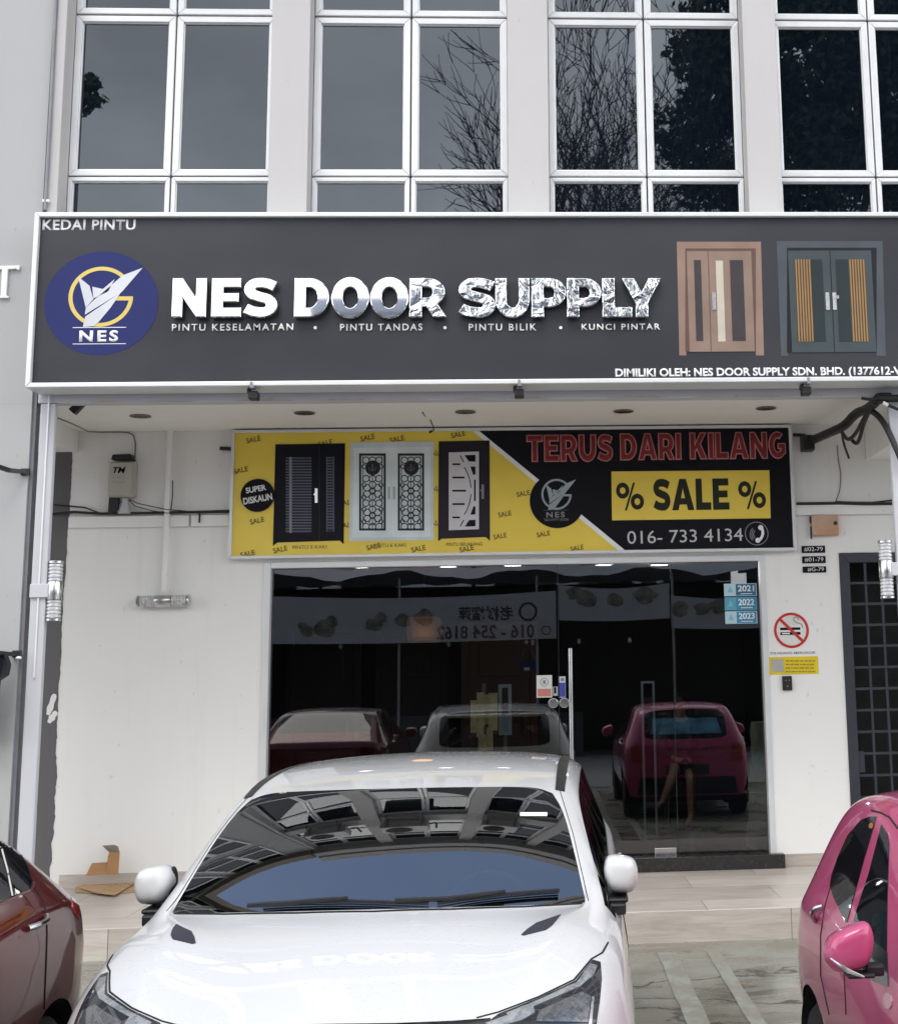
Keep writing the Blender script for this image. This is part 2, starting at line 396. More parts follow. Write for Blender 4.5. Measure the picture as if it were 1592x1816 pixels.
# skirting, the plaster ledge that carries the cables, dark unpainted strip
for xa_, xb_ in ((-4.0, SX0 - 0.022), (SX1 + 0.062, GX0 - 0.002)): g = MB(); g.box(xa_, xb_, YW - 0.012, YW - 0.0005, HW, HW + 0.105); g.build('skirting', MT['riser'], SH)
for xa_, xb_, za_ in ((-4.06, -3.03, 3.225), (-3.01, -1.2, 3.225), (2.2, 7, 3.25)): g = MB(); g.box(xa_, xb_, YW - 0.045, YW - 0.001, za_, za_ + 0.1); g.build('ledge', MT['wall'], SH, bevel=0.006)
rnd = random.Random(4); pts = [(-5.5, HW), (-4.10, HW)]
wk = 0.0
for i in range(170):
    z = HW + 0.06 + (3.90 - HW) * i / 170; w = 0.016 if z < 1.6 else 0.008
    wk = wk * 0.82 + rnd.uniform(-w, w) * 0.4; pts.append((-4.075 + wk + 0.006 * math.sin(z * 2.3), z))
pts += [(-4.06, 3.97), (-5.5, 3.97)]
g = MB(); g.prism(pts, YW - 0.004, YW - 0.0006); g.build('bare_wall_strip', MT['darkpaint'], SH)
g = MB()
for (u, v) in (((85, 1268), (97, 1231)), ((86, 1282), (100, 1262))):
    a, b = onY(*u, YW - 0.006), onY(*v, YW - 0.006); d = Vector((b.x - a.x, 0, b.z - a.z)); nrm = Vector((-d.z, 0, d.x)).normalized() * 0.025
    rq = random.Random(int(a.z * 1000)); L_, R_ = [], []
    for q in range(9):
        f_ = q / 8; w_ = (0.45 + 0.9 * math.sin(math.pi * (0.1 + 0.75 * f_))) * rq.uniform(0.75, 1.15); cx_, cz_ = a.x + (b.x - a.x) * f_, a.z + (b.z - a.z) * f_
        L_.append((cx_ - nrm.x * w_ * 0.8, cz_ - nrm.z * w_ * 0.8)); R_.append((cx_ + nrm.x * w_ * 0.8, cz_ + nrm.z * w_ * 0.8))
    g.prism(L_ + R_[::-1], YW - 0.0065, YW - 0.0042)
g.build('paint_dab', MT['wall'], SH)
# ceiling of the walkway, cross beam, front beam
g = MB(); g.box(-6.5, 7, YF + 0.13, YW - 0.0005, 4.08, 4.2); g.build('ceiling', MT['ceil'], SH)
for q_ in ((-4.35, -4.02, 3.90), (3.0, 3.3, 3.75)): g = MB(); g.box(q_[0], q_[1], YF + 0.14, YW - 0.005, q_[2], 4.079); g.build('cross_beam', MT['ceil'], SH)
g = MB(); g.box(-3.68, 3.85, YF + 0.01, YF + 0.13, 3.955, 5.2); g.build('front_beam', MT['column'], SH, bevel=0.006)
rnd = random.Random(9); g = MB()
x = -3.3
while x < 2.6:
    w = rnd.uniform(0.08, 0.5); n = max(3, int(w / 0.03)); d = rnd.uniform(0.008, 0.03)
    if rnd.random() < 0.62:
        top = [(x + w * i / n, 3.9545 + rnd.uniform(0.2, 1) * d * math.sin(math.pi * i / n) + 0.003) for i in range(n + 1)]
        g.prism([(x, 3.9545)] + top + [(x + w, 3.9545)], YF + 0.0068, YF + 0.0098)
    x += w + rnd.uniform(0.0, 0.25)
g.build('peeling_paint', plaster('peeled_render', (0.50, 0.47, 0.43), (0.2, 0.18, 0.16), 0.5), SH)
# columns at both ends
for (xa, xb, tall) in ((-3.655, -3.545, 5.2), (2.71, 3.02, 5.2)):
    g = MB(); g.box(xa, xb, YF, YF + 0.06, HW - 0.01, 3.95); g.build('column', MT['column'], SH, bevel=0.01)
g = MB(); g.box(-3.60, -3.588, YF - 0.012, YF - 0.0008, 1.95, 4.05); g.build('column_trim', MT['alu'], SH)
# upper storeys: backing, pilasters, spandrels, parapet bands
MT['darkgap'] = pm('dark_joint', (0.05, 0.05, 0.055), 0.7)
PIL = [(-3.69, -3.615), (-2.035, -1.738), (-0.193, 0.128), (1.69, 1.958), (3.565, 3.85)]
for a, b in PIL:
    g = MB(); g.box(a, b, YF, YF + 0.30, 5.2, 10.7); g.build('pilaster', MT['facade'], SH, bevel=0.006)
g = MB(); g.box(-3.69, 3.85, YF + 0.30, YF + 0.5, 4.2, 11.2); g.build('upper_wall', MT['facade'], SH)
g = MB(); g.box(-3.6, 3.85, YF + 0.10, YF + 0.299, 7.96, 8.40)
for i in range(4): g.box(PIL[i][1] + 0.002, PIL[i + 1][0] - 0.002, YF + 0.06, YF + 0.099, 7.965, 8.395)
g.build('spandrel', MT['facade'], SH)
g = MB(); g.box(-3.72, 3.88, YF - 0.25, YF + 0.299, 10.7, 11.2); g.box(-3.72, 3.88, YF - 0.05, YF + 0.299, 11.2, 11.3); g.box(-3.72, 3.88, YF - 0.3, YF + 0.3, 11.3, 11.95); g.box(-3.7, 3.86, YF + 0.51, YF + 9, 10.9, 11.19)
g.build('parapet', plaster('parapet_paint', (0.42, 0.41, 0.41), (0.25, 0.25, 0.25), 0.3), SH, bevel=0.01)
g = MB(); g.box(-3.69, -3.5, YW + 0.2, 20, 4.2, 10.89); g.box(3.7, 3.85, YW + 0.2, 20, 0, 10.89); g.box(-3.69, 3.85, 20.0, 20.2, 0, 10.89); g.build('rear_wall', MT['facade'], SH)
MT['upglass'] = darkglass('tinted_window_glass', (0.003, 0.005, 0.009), 1.78, 0.02, (0.86, 0.93, 1.0))
YG = YF + 0.20
for z0, kz in ((5.10, 1.0), (8.42, 0.78)):
    rows = ((z0, z0 + 0.685 * kz, 0.034), (z0 + 0.697 * kz, z0 + 2.035 * kz, 0.052), (z0 + 2.050 * kz, z0 + 2.85 * kz, 0.052))
    for i in range(4):
        xa, xb = PIL[i][1] + 0.004, PIL[i + 1][0] - 0.004; xm = (xa + xb) / 2
        g = MB()
        g.box(xa, xb, YG + 0.05, YG + 0.095, z0, z0 + 0.03); g.box(xa, xb, YG + 0.05, YG + 0.095, z0 + 2.83 * kz, z0 + 2.86 * kz)
        for (za, zb, w) in rows:
            for (ca, cb_) in ((xa, xm - 0.006), (xm + 0.006, xb)):
                g.mitre(ca, cb_, za, zb, w, YG, YG + 0.05); g.mitre(ca + w - 0.012, cb_ - w + 0.012, za + w - 0.012, zb - w + 0.012, 0.02, YG + 0.016, YG + 0.049)
        wnd = g.build('window', MT['alu'], SH, bevel=0.006)
        g = MB(); g.box(xa + 0.002, xb - 0.002, YG + 0.051, YG + 0.06, z0, z0 + 2.85 * kz); g.build('mullion_joint', MT['darkgap'], wnd)
        g = MB()
        for (za, zb, w) in rows:
            for (ca, cb_) in ((xa, xm - 0.006), (xm + 0.006, xb)):
                g.face([(ca + w, YG + 0.034, za + w), (cb_ - w, YG + 0.034, za + w), (cb_ - w, YG + 0.034, zb - w), (ca + w, YG + 0.034, zb - w)])
        g.build('pane', MT['upglass'], wnd)

# ------------------------------------------------------------------ shop glazing
YGL = YW + 0.075
MT['shopglass'] = glass('shopfront_glass', (0.36, 0.39, 0.40), 1.98, 0.0, 0.010)
g = MB()
g.box(SX0, SX0 + 0.062, YW - 0.012, YW + 0.10, 0.30, SZ1); g.box(SX1 - 0.05, SX1, YW - 0.012, YW + 0.10, 0.30, SZ1)
g.box(SX0 + 0.063, SX1 - 0.051, YW - 0.01, YW + 0.10, SZ1 - 0.055, SZ1)
g.build('door_frame', MT['alu'], SH, bevel=0.005)
g = MB(); g.box(SX0 - 0.02, SX1 + 0.06, YW - 0.10, YW + 0.2, HW + 0.001, HW + 0.118); g.build('threshold', pm('black_granite', (0.022, 0.021, 0.021), 0.25, 0, 0.3, 40), SH, bevel=0.006)
DX0, DX1 = 0.19, 1.195
def pane(name, xa, xb, yo, parent, za=HW + 0.125, zb=SZ1 - 0.058):
    g = MB(); g.face([(xa, YGL + yo, za), (xb, YGL + yo, za), (xb, YGL + yo, zb), (xa, YGL + yo, zb)]); return g.build(name, MT['shopglass'], parent)
pane('glass_panel', SX0 + 0.064, DX0 - 0.006, 0, SH); pane('glass_panel', DX1 + 0.006, SX1 - 0.052, 0, SH)
door = pane('glass_door', DX0, DX1, -0.012, SH)
MT['edge'] = pm('glass_edge', (0.02, 0.03, 0.03), 0.2)
g = MB()
for x in (DX0 - 0.003, DX1 + 0.003): g.box(x - 0.003, x + 0.003, YGL - 0.018, YGL + 0.002, HW + 0.125, SZ1 - 0.058)
g.box(0.66, 0.664, YGL + 0.6, YGL + 0.61, 0.3, 2.8)
g.build('glass_joint', MT['edge'], door)
hx = onY(1012, 1250, YGL - 0.06).x
zt, zb = onY(1012, 1150, YGL - 0.06).z, onY(1016, 1400, YGL - 0.06).z
g = MB(); g.tube([(hx, YGL - 0.075, zb - 0.15), (hx, YGL - 0.075, zt)], 0.017, 14); g.tube([(hx, YGL - 0.075, zt - 0.15), (hx, YGL - 0.012, zt - 0.15)], 0.012, 10); g.tube([(hx, YGL - 0.075, zb), (hx, YGL - 0.012, zb)], 0.012, 10)
g.build('handle', MT['steel'], door, smooth=True)
a, b = onY(972, 1256, YGL - 0.03), onY(1009, 1238, YGL - 0.03)
cz = (a.z + b.z) / 2; xm = (a.x + b.x) / 2
g = MB()
def capsule(g, xa, xb, z, r, y0, y1):
    P = [(xb - r + r * math.cos(R(t)), z + r * math.sin(R(t))) for t in range(-90, 91, 15)] + [(xa + r + r * math.cos(R(t)), z + r * math.sin(R(t))) for t in range(90, 271, 15)]
    g.prism(P, y0, y1)
capsule(g, a.x, xm - 0.004, cz, (b.z - a.z) / 2, YGL - 0.045, YGL - 0.013); capsule(g, xm + 0.004, b.x, cz, (b.z - a.z) / 2, YGL - 0.045, YGL - 0.013)
lk = g.build('lock', MT['steel'], door, bevel=0.004)
def flat(g, x0, y0, x1, y1, Y, th=0.004):
    """a rectangle given by photo corners lying on plane Y"""
    a, b = xz(x0, y0, Y), xz(x1, y1, Y); g.box(min(a[0], b[0]), max(a[0], b[0]), Y, Y + th, min(a[1], b[1]), max(a[1], b[1])); return g
g = MB(); flat(g, 1161, 1505, 1199, 1520, YGL - 0.03, 0.04); g.build('bottom_patch', MT['steel'], door, bevel=0.003)
g = MB(); flat(g, 1000, 990, 1038, 999, YGL - 0.03, 0.04); g.build('top_patch', MT['alu'], door, bevel=0.003)
g = MB(); flat(g, 1152, 990, 1186, 1001, YGL - 0.03, 0.04); g.build('top_patch', MT['grey'], door, bevel=0.003)
# ------------------------------------------------------------------ shop room behind the glass
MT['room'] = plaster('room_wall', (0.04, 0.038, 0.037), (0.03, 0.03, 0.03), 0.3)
RX0, RX1, RY0, RY1, RZ = -3.4, 2.66, YW + 0.16, 18.2, 2.98
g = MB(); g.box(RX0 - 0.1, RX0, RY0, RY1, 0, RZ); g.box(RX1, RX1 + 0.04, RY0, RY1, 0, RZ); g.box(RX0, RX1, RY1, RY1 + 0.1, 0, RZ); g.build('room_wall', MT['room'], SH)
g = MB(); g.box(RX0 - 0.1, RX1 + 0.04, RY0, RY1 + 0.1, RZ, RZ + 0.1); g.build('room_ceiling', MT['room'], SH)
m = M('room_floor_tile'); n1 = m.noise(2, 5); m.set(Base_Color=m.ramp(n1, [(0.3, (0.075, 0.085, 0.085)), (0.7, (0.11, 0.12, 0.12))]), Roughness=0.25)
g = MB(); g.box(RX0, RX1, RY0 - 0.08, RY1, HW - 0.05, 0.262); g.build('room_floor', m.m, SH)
MT['lamp'] = emit('lamp_disc', (1, 0.97, 0.9), 9.0)
for k, (px, py) in enumerate(((795, 1003), (1070, 1000), (640, 1004), (909, 1001))):
    v = onZ(px, py, RZ - 0.012)
    if v.y < RY0 + 0.2: v = Vector((v.x, RY0 + 0.45, RZ - 0.012))
    t = thing('ceiling_lamp', (v.x, v.y, RZ), ['round ceiling lamp lit behind the middle of the glass shopfront', 'lit round lamp over the glass door', 'lit ceiling lamp inside the shop near the left glass', 'lit ceiling lamp inside the shop left of the glass door'][k], 'lamp', 'lit lamps in the shop ceiling')
    g = MB(); g.lathe([(0.0, 0), (0.10, 0), (0.10, -0.02), (0.085, -0.025), (0.085, -0.01), (0.0, -0.01)], (v.x, v.y, RZ - 0.001)); g.build('trim', MT['alu'], t)
    g = MB(); g.disc(0, 0, 0.082, 0, 0.006, 24)
    for q in g.bm.verts: q.co = Vector((v.x + q.co.x, v.y + q.co.z, RZ - 0.012 - q.co.y))
    g.build('bulb', MT['lamp'], t)
# ------------------------------------------------------------------ security grille beside the shop
GR = thing('security_grille', (3.2, YW, HW), 'dark steel security grille door of square openings at the right edge', 'grille door')
MT['grille'] = pm('dark_blue_steel', (0.035, 0.037, 0.05), 0.5, 0.2, 0.15, 10)
g = MB(); g.mitre(GX0 + 0.003, GX1 - 0.003, HW + 0.004, SZ1, 0.085, YW - 0.02, YW + 0.06); g.build('frame', MT['grille'], GR, bevel=0.004)
g = MB(); xa, xb, za, zb = GX0 + 0.09, GX1 - 0.09, HW + 0.09, SZ1 - 0.087
nx = 6
for i in range(1, nx): x = xa + (xb - xa) * i / nx; g.box(x - 0.011, x + 0.011, YW + 0.008, YW + 0.03, za, zb)
k = 0; z = zb - 0.18
while z > za + 0.05: g.box(xa, xb, YW + 0.004, YW + 0.026, z - 0.011, z + 0.011); z -= 0.186
g.build('grid', MT['grille'], GR)
g = MB(); flat(g, 1512, 1333, 1534, 1370, YW + 0.0, 0.035); g.build('lock_box', MT['grille'], GR, bevel=0.003)
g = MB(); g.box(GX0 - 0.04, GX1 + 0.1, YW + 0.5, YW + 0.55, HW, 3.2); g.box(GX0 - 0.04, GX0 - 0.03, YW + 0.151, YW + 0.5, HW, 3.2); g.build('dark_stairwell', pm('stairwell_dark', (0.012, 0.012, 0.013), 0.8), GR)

# ------------------------------------------------------------------ neighbouring buildings
LB = thing('neighbour_shop', (-7.5, YF, 0), 'light grey neighbouring shop wall at the left edge of the photo', 'building')
g = MB(); g.box(-12, -3.72, YF + 0.004, YF + 0.4, 3.95, 10.6); g.box(-4.45, -3.72, YF + 0.004, YF + 0.12, 0, 3.949); g.box(-9.6, -8.9, YF + 0.004, YF + 0.12, 0, 3.949); g.box(-12, -11.9, YF + 0.41, 20, 0, 10.6); g.build('wall', MT['neigh'], LB)
g = MB(); g.box(-3.719, -3.694, YF + 0.03, YF + 0.11, 0, 10.6); g.build('joint', pm('joint_grey', (0.20, 0.20, 0.22), 0.7), LB)
g = MB(); g.box(-12, -3.75, YF - 0.3, YF + 0.35, 10.6, 11.2); g.build('parapet', plaster('taupe_paint', (0.25, 0.215, 0.18), (0.17, 0.15, 0.13), 0.3), LB)
g = MB(); g.tube([onY(102, -60, YF - 0.02), onY(90, 190, YF - 0.02), onY(80, 372, YF - 0.02)], 0.013, 8); g.build('cable', MT['grey'], LB, smooth=True)
g = MB(); flat(g, 75, 353, 87, 357, YF - 0.03, 0.02); g.build('cable_clip', MT['white'], LB)
# white letter T on the neighbour's wall
t = thing('wall_letter', onY(10, 525, YF), 'raised white letter T on the light grey left wall', 'letter')
g = MB(); Y = YF - 0.02
def pxpoly(g, pts, Y0, Y1): return g.prism([xz(x, y, Y0) for x, y in pts], Y0, Y1)
pxpoly(g, [(-22, 472), (35, 470), (34, 478), (30, 478), (29, 476), (14, 477), (11, 523), (15, 525), (15, 528), (-3, 528), (-3, 525), (1, 523), (3, 477), (-16, 478), (-18, 481), (-23, 481)], Y, YF + 0.003)
g.build('letter_face', MT['wall'], t, bevel=0.003)
for k, (pts, cl) in enumerate((([(-60, 800), (-2, 828), (16, 834), (45, 837)], 'upper'), ([(-60, 1140), (-4, 1158), (12, 1160), (30, 1160)], 'lower'))):
    t = thing('sign_bracket', onY(40, pts[-1][1], YF), ['black steel bracket arm on the left wall, bare', 'black steel bracket arm on the left wall beside the hanging dark cloth'][k], 'bracket', 'brackets on the left wall')
    g = MB(); P = [onY(x, y, YF - 0.25 + 0.24 * i / 3) for i, (x, y) in enumerate(pts)]
    for i in range(3): g.bar(P[i], P[i + 1], 0.03, 0.03)
    q = P[-1]; g.box(q.x - 0.03, q.x + 0.03, YF - 0.02, YF + 0.003, q.z - 0.025, q.z + 0.025)
    g.build('arm', MT['blackplastic'], t)
    if k: 
        g = MB(); v = onY(33, 1167, YF - 0.02); g.ellipsoid(v, (0.022, 0.02, 0.012)); g.build('insulator', MT['white'], t, smooth=True)
# dark cloth
g = MB(); n, mm = 26, 16
top, bot = (-120, 1156), (-110, 1330)
def cl(u, v):
    right = [(0.0, 14), (0.12, 20), (0.27, 16), (0.31, 3), (0.75, 3), (1.0, -6)]
    for (a, xa), (b, xb) in zip(right, right[1:]):
        if a <= v <= b: xr = xa + (xb - xa) * (v - a) / (b - a); break
    else: xr = right[-1][1]
    px = -150 + (xr + 150) * u; py = 1160 + 150 * v
    p = onY(px, py, YF - 0.16); p.y += 0.035 * math.sin(u * 22 + v * 2.0) + 0.015 * math.sin(u * 50 + v * 9); return p
vs = [[g.bm.verts.new(cl(i / n, j / mm)) for i in range(n + 1)] for j in range(mm + 1)]
for j in range(mm):
    for i in range(n): g.bm.faces.new((vs[j][i], vs[j][i + 1], vs[j + 1][i + 1], vs[j + 1][i]))
o = g.build('hanging_cloth', pm('dark_cloth', (0.012, 0.013, 0.022), 0.9, 0, 0.3, 30), None, smooth=True)
so = o.modifiers.new('Solidify', 'SOLIDIFY'); so.thickness = 0.006
tag(o, 'dark navy cloth hanging from the lower bracket on the left wall', 'cloth')
def more_windows(parent, sx, shifts):
    for w_ in [c for c in kids(SH) if c.name.startswith('window')][:8:4]:
        for s_ in shifts: c = copy_tree(w_, parent, (-0.35 + s_ - parent.location.x, -0.25, 0))
more_windows(LB, -1, (-2.35, -4.1, -5.85))
RB = thing('neighbour_shop', (8, YF, 0), 'neighbouring shop continuing past the right edge of the photo', 'building')
g = MB(); g.box(3.86, 12, YF + 0.02, YF + 0.4, 3.95, 9.6); g.box(5.9, 12, YF + 0.02, YF + 0.4, 0, 3.94); g.box(11.9, 12, YF + 0.41, 20, 0, 9.6); g.build('wall', MT['facade'], RB); more_windows(RB, 1, (7.35, 9.1))

# ------------------------------------------------------------------ big signboard
YS = 10.10
BX0, BX1 = xz(46, 680, YS)[0], 3.02
BZ0, BZ1 = xz(800, 682, YS)[1], xz(800, 377, YS)[1]
def T1(u, v):  # crop pixels of the left half -> photo
    return (30 + u / 2.376, 360 + v / 2.376)
def T2(u, v): return (700 + u * 0.5603, 360 + v * 0.5603)
SG = thing('signboard', ((BX0 + BX1) / 2, YS, BZ0), 'long dark grey shop signboard with chrome lettering and blue round emblem', 'signboard')
g = MB(); g.box(BX0 + 0.02, BX1 - 0.02, YS + 0.02, YS + 0.24, BZ0 + 0.02, BZ1 - 0.02); 
m = M('vinyl_grey'); n1 = m.noise(0.9, 2, 0.4); n2 = m.noise(0.7, 3, 0.5, m.co((0.6, 1, 1.5)))
m.set(Base_Color=m.ramp(n2, [(0.3, (0.007, 0.009, 0.016)), (0.7, (0.027, 0.028, 0.036))]), Roughness=0.5); m.bump(n1, 0.45, 0.10)
g.build('panel', m.m, SG)
g = MB(); g.mitre(BX0, BX1, BZ0, BZ1, 0.035, YS - 0.02, YS + 0.26); fr = g.build('frame', MT['alu'], SG, bevel=0.006)
YP = YS + 0.02
# letters --------------------------------------------------------
def stroke(pts, w):
    """closed outline of a polyline stroke of width w"""
    L, Rr = [], []
    for i, p in enumerate(pts):
        a = Vector(pts[max(i - 1, 0)]); b = Vector(pts[min(i + 1, len(pts) - 1)]); d = (b - a).normalized(); nn = Vector((-d.y, d.x)) * (w / 2)
        L.append((p[0] + nn.x, p[1] + nn.y)); Rr.append((p[0] - nn.x, p[1] - nn.y))
    return L + Rr[::-1]
def arc(cx, cy, rx, ry, a0, a1, n=14):
    return [(cx + rx * math.cos(R(a0 + (a1 - a0) * i / n)), cy + ry * math.sin(R(a0 + (a1 - a0) * i / n))) for i in range(n + 1)]
W = 0.30
def bowl(x0, x1, y0, y1, hole):
    ry = (y1 - y0) / 2; cx = x1 - ry * 1.0; o = [(x0, y0), (cx, y0)] + arc(cx, (y0 + y1) / 2, x1 - cx, ry, -90, 90)[1:] + [(x0, y1)]
    return o
G = {   # heavy geometric capitals, cap height 1: outer loops and holes
 'N': (0.92, [[(0, 0), (0.27, 0), (0.27, 0.52), (0.66, 0), (0.92, 0), (0.92, 1), (0.65, 1), (0.65, 0.47), (0.26, 1), (0, 1)]]),
 'E': (0.74, [[(0, 0), (0.74, 0), (0.74, 0.23), (0.28, 0.23), (0.28, 0.39), (0.67, 0.39), (0.67, 0.61), (0.28, 0.61), (0.28, 0.77), (0.72, 0.77), (0.72, 1), (0, 1)]]),
 'D': (0.88, [[(0, 0), (0.40, 0)] + arc(0.40, 0.5, 0.48, 0.5, -90, 90)[1:-1] + [(0.40, 1), (0, 1)], [(0.28, 0.23), (0.28, 0.77), (0.38, 0.77)] + arc(0.38, 0.5, 0.22, 0.27, 90, -90)[1:-1] + [(0.38, 0.23)]]),
 'O': (0.98, [arc(0.49, 0.5, 0.49, 0.53, 0, 360, 40)[:-1], arc(0.49, 0.5, 0.21, 0.28, 360, 0, 30)[:-1]]),
 'R': (0.84, [[(0, 0), (0.28, 0), (0.28, 0.27), (0.40, 0.27), (0.56, 0), (0.86, 0), (0.66, 0.33)] + arc(0.44, 0.645, 0.39, 0.355, -52, 90)[1:-1] + [(0.44, 1), (0, 1)], [(0.28, 0.49), (0.28, 0.78), (0.42, 0.78)] + arc(0.42, 0.635, 0.13, 0.145, 90, -90)[1:-1] + [(0.42, 0.49)]]),
 'U': (0.88, [[(0, 1), (0, 0.44)] + arc(0.44, 0.44, 0.44, 0.46, 180, 360, 24)[1:-1] + [(0.88, 0.44), (0.88, 1), (0.61, 1), (0.61, 0.45)] + arc(0.44, 0.44, 0.165, 0.21, 0, -180, 16)[1:-1] + [(0.275, 0.45), (0.275, 1)]]),
 'P': (0.82, [[(0, 0), (0.28, 0), (0.28, 0.26), (0.43, 0.26)] + arc(0.43, 0.63, 0.39, 0.37, -90, 90)[1:-1] + [(0.43, 1), (0, 1)], [(0.28, 0.48), (0.28, 0.78), (0.42, 0.78)] + arc(0.42, 0.63, 0.13, 0.15, 90, -90)[1:-1] + [(0.42, 0.48)]]),
 'L': (0.68, [[(0, 0), (0.68, 0), (0.68, 0.24), (0.28, 0.24), (0.28, 1), (0, 1)]]),
 'T': (0.80, [[(0.26, 0), (0.54, 0), (0.54, 0.76), (0.80, 0.76), (0.80, 1), (0, 1), (0, 0.76), (0.26, 0.76)]]),
 'A': (1.0, [[(0, 0), (0.29, 0), (0.345, 0.18), (0.655, 0.18), (0.71, 0), (1.0, 0), (0.65, 1), (0.35, 1)], [(0.41, 0.38), (0.50, 0.70), (0.59, 0.38)]]),
 'I': (0.28, [[(0, 0), (0.28, 0), (0.28, 1), (0, 1)]]),
 'K': (0.90, [[(0, 0), (0.28, 0), (0.28, 0.26), (0.37, 0.38), (0.58, 0), (0.90, 0), (0.57, 0.58), (0.88, 1), (0.57, 1), (0.28, 0.58), (0.28, 1), (0, 1)]]),
 'G': (0.92, [arc(0.47, 0.5, 0.47, 0.51, 52, 318, 30) + [(0.90, 0.18), (0.90, 0.56), (0.50, 0.56), (0.50, 0.36), (0.64, 0.36), (0.64, 0.28)] + arc(0.48, 0.5, 0.20, 0.27, 305, 62, 20)]),
 'Y': (0.90, [[(0.31, 0), (0.59, 0), (0.59, 0.36), (0.90, 1), (0.62, 1), (0.45, 0.62), (0.28, 1), (0, 1), (0.31, 0.36)]]),
}
S_pts = [(0.05, 0.22)] + [(0.20, 0.145), (0.37, 0.115)] + arc(0.42, 0.30, 0.22, 0.19, -75, 70, 8) + [(0.38, 0.51), (0.28, 0.55)] + arc(0.32, 0.71, 0.19, 0.17, 235, 95, 8) + [(0.42, 0.885), (0.55, 0.86), (0.70, 0.79)]
G['S'] = (0.75, [stroke(S_pts, 0.25)])
def glyph_mesh(name, loops, x0, z0, sx, sz, yf, depth, bev, m, parent):
    cu = bpy.data.curves.new('g', 'CURVE'); cu.dimensions = '2D'; cu.fill_mode = 'BOTH'; cu.extrude = depth / 2 - bev; cu.bevel_depth = bev; cu.bevel_resolution = 2; cu.offset = -bev * 0.6
    for lp in loops:
        sp = cu.splines.new('POLY'); sp.points.add(len(lp) - 1); sp.use_cyclic_u = True
        for q, (a, b) in zip(sp.points, lp): q.co = (a * sx, b * sz, 0, 1)
    ob = bpy.data.objects.new('g', cu); COL.objects.link(ob); dg = bpy.context.evaluated_depsgraph_get()
    me = bpy.data.meshes.new_from_object(ob.evaluated_get(dg)); bpy.data.objects.remove(ob); bpy.data.curves.remove(cu)
    g = MB(); g.bm.from_mesh(me); bpy.data.meshes.remove(me)
    bmesh.ops.remove_doubles(g.bm, verts=g.bm.verts[:], dist=1e-5)
    for v in g.bm.verts: v.co = Vector((x0 + v.co.x, yf + depth / 2 - v.co.z, z0 + v.co.y))
    return g.build(name, m, parent, smooth=True, sharp=12)
m = M('mirror_chrome'); m.set(Base_Color=(0.93, 0.94, 0.95), Metallic=1.0, Roughness=0.03); MT['chrome'] = m.m
m = M('crinkled_chrome'); n1 = m.noise(6, 2, 0.4, None, 1.8); m.set(Base_Color=(0.66, 0.675, 0.69), Metallic=1.0, Roughness=0.13); m.bump(n1, 0.5, 0.05); MT['crinkle'] = m.m
spans = {}   # photo x ranges of the letters
LET = [('N', 304, 366), ('E', 374, 428), ('S', 431, 491), ('D', 521, 583), ('O', 587, 654), ('O', 656, 724), ('R', 726, 789), ('S', 813, 877), ('U', 879, 938), ('P', 943, 1003), ('P', 1006, 1065), ('L', 1069, 1119), ('Y', 1104, 1171)]
YL = YP - 0.075
for k, (ch, xa, xb) in enumerate(LET):
    a, b = xz(xa, 561, YL), xz(xb, 493, YL); w, lp = G[ch]; big = 0
    z0, z1 = xz((xa + xb) / 2, 561, YL)[1], xz((xa + xb) / 2, 493, YL)[1]
    glyph_mesh('letter_' + ch.lower(), lp, a[0], z0, (b[0] - a[0]) / w, (z1 - z0), YL, 0.055, 0.008, MT['crinkle' if k >= 6 else 'chrome'], SG)
    if k == 0:
        pass
g = MB()
for k, (ch, xa, xb) in enumerate(LET):   # stand-off pins that hold the letters clear of the panel
    for f in (0.25, 0.7): x, z = xz(xa + (xb - xa) * 0.18, 493 + 68 * f, YL); g.tube([(x, YL + 0.05, z), (x, YP + 0.004, z)], 0.006, 6)
g.build('standoff_pins', MT['steel'], SG)
# printed matter on the panel
def sign_text(name, s, x0, x1, ytop, ybot, m, parent, Y, bold=0.0, sp=1.0, depth=0.002, flip=False, label=None):
    g = MB(); xc = (x0 + x1) / 2
    text_into(g, s, xz(x0, ybot, Y)[0], xz(x1, ybot, Y)[0], xz(xc, ybot, Y)[1], xz(xc, ytop, Y)[1], Y, depth, bold, 0, sp)
    return g.build(name, m, parent, label=label)
sign_text('heading_text', 'KEDAI PINTU', 75, 240, 389, 408, MT['white'], SG, YP - 0.001, 0.024, 1.06)
for s, x0, x1 in (('PINTU KESELAMATAN', 305, 520), ('PINTU TANDAS', 603, 749), ('PINTU BILIK', 831, 951), ('KUNCI PINTAR', 1031, 1170)):
    sign_text('service_text', s, x0, x1, 574, 586.5 if x0 < 1000 else 585, MT['white'], SG, YP - 0.004, 0.016, 1.28, 0.006)
g = MB()
for x in (559, 789, 994): c = xz(x, 581, YP - 0.004); g.disc(c[0], c[1], 0.012, YP - 0.01, YP + 0.001, 16)
g.build('bullet_dots', MT['white'], SG)
sign_text('owner_text', 'DIMILIKI OLEH: NES DOOR SUPPLY SDN. BHD. (1377612-V)', 1091, 1603, 651.5, 670.5, MT['white'], SG, YP - 0.001, 0.030)
MT['blueprint'] = pm('blue_print', (0.020, 0.027, 0.125), 0.5, 0, 0.06, 3, spec=0.2)
MT['yellowprint'] = pm('yellow_print', (0.66, 0.50, 0.12), 0.45, 0, 0.06, 3)
MT['silverprint'] = pm('silver_print', (0.55, 0.56, 0.60), 0.4, 0.1, 0.12, 2)
c = xz(180, 537, YP); rr = abs(xz(281, 537, YP)[0] - c[0])
g = MB(); g.disc(c[0], c[1], rr, YP - 0.002, YP + 0.001, 72, 0.955); emb = g.build('emblem', MT['blueprint'], SG)
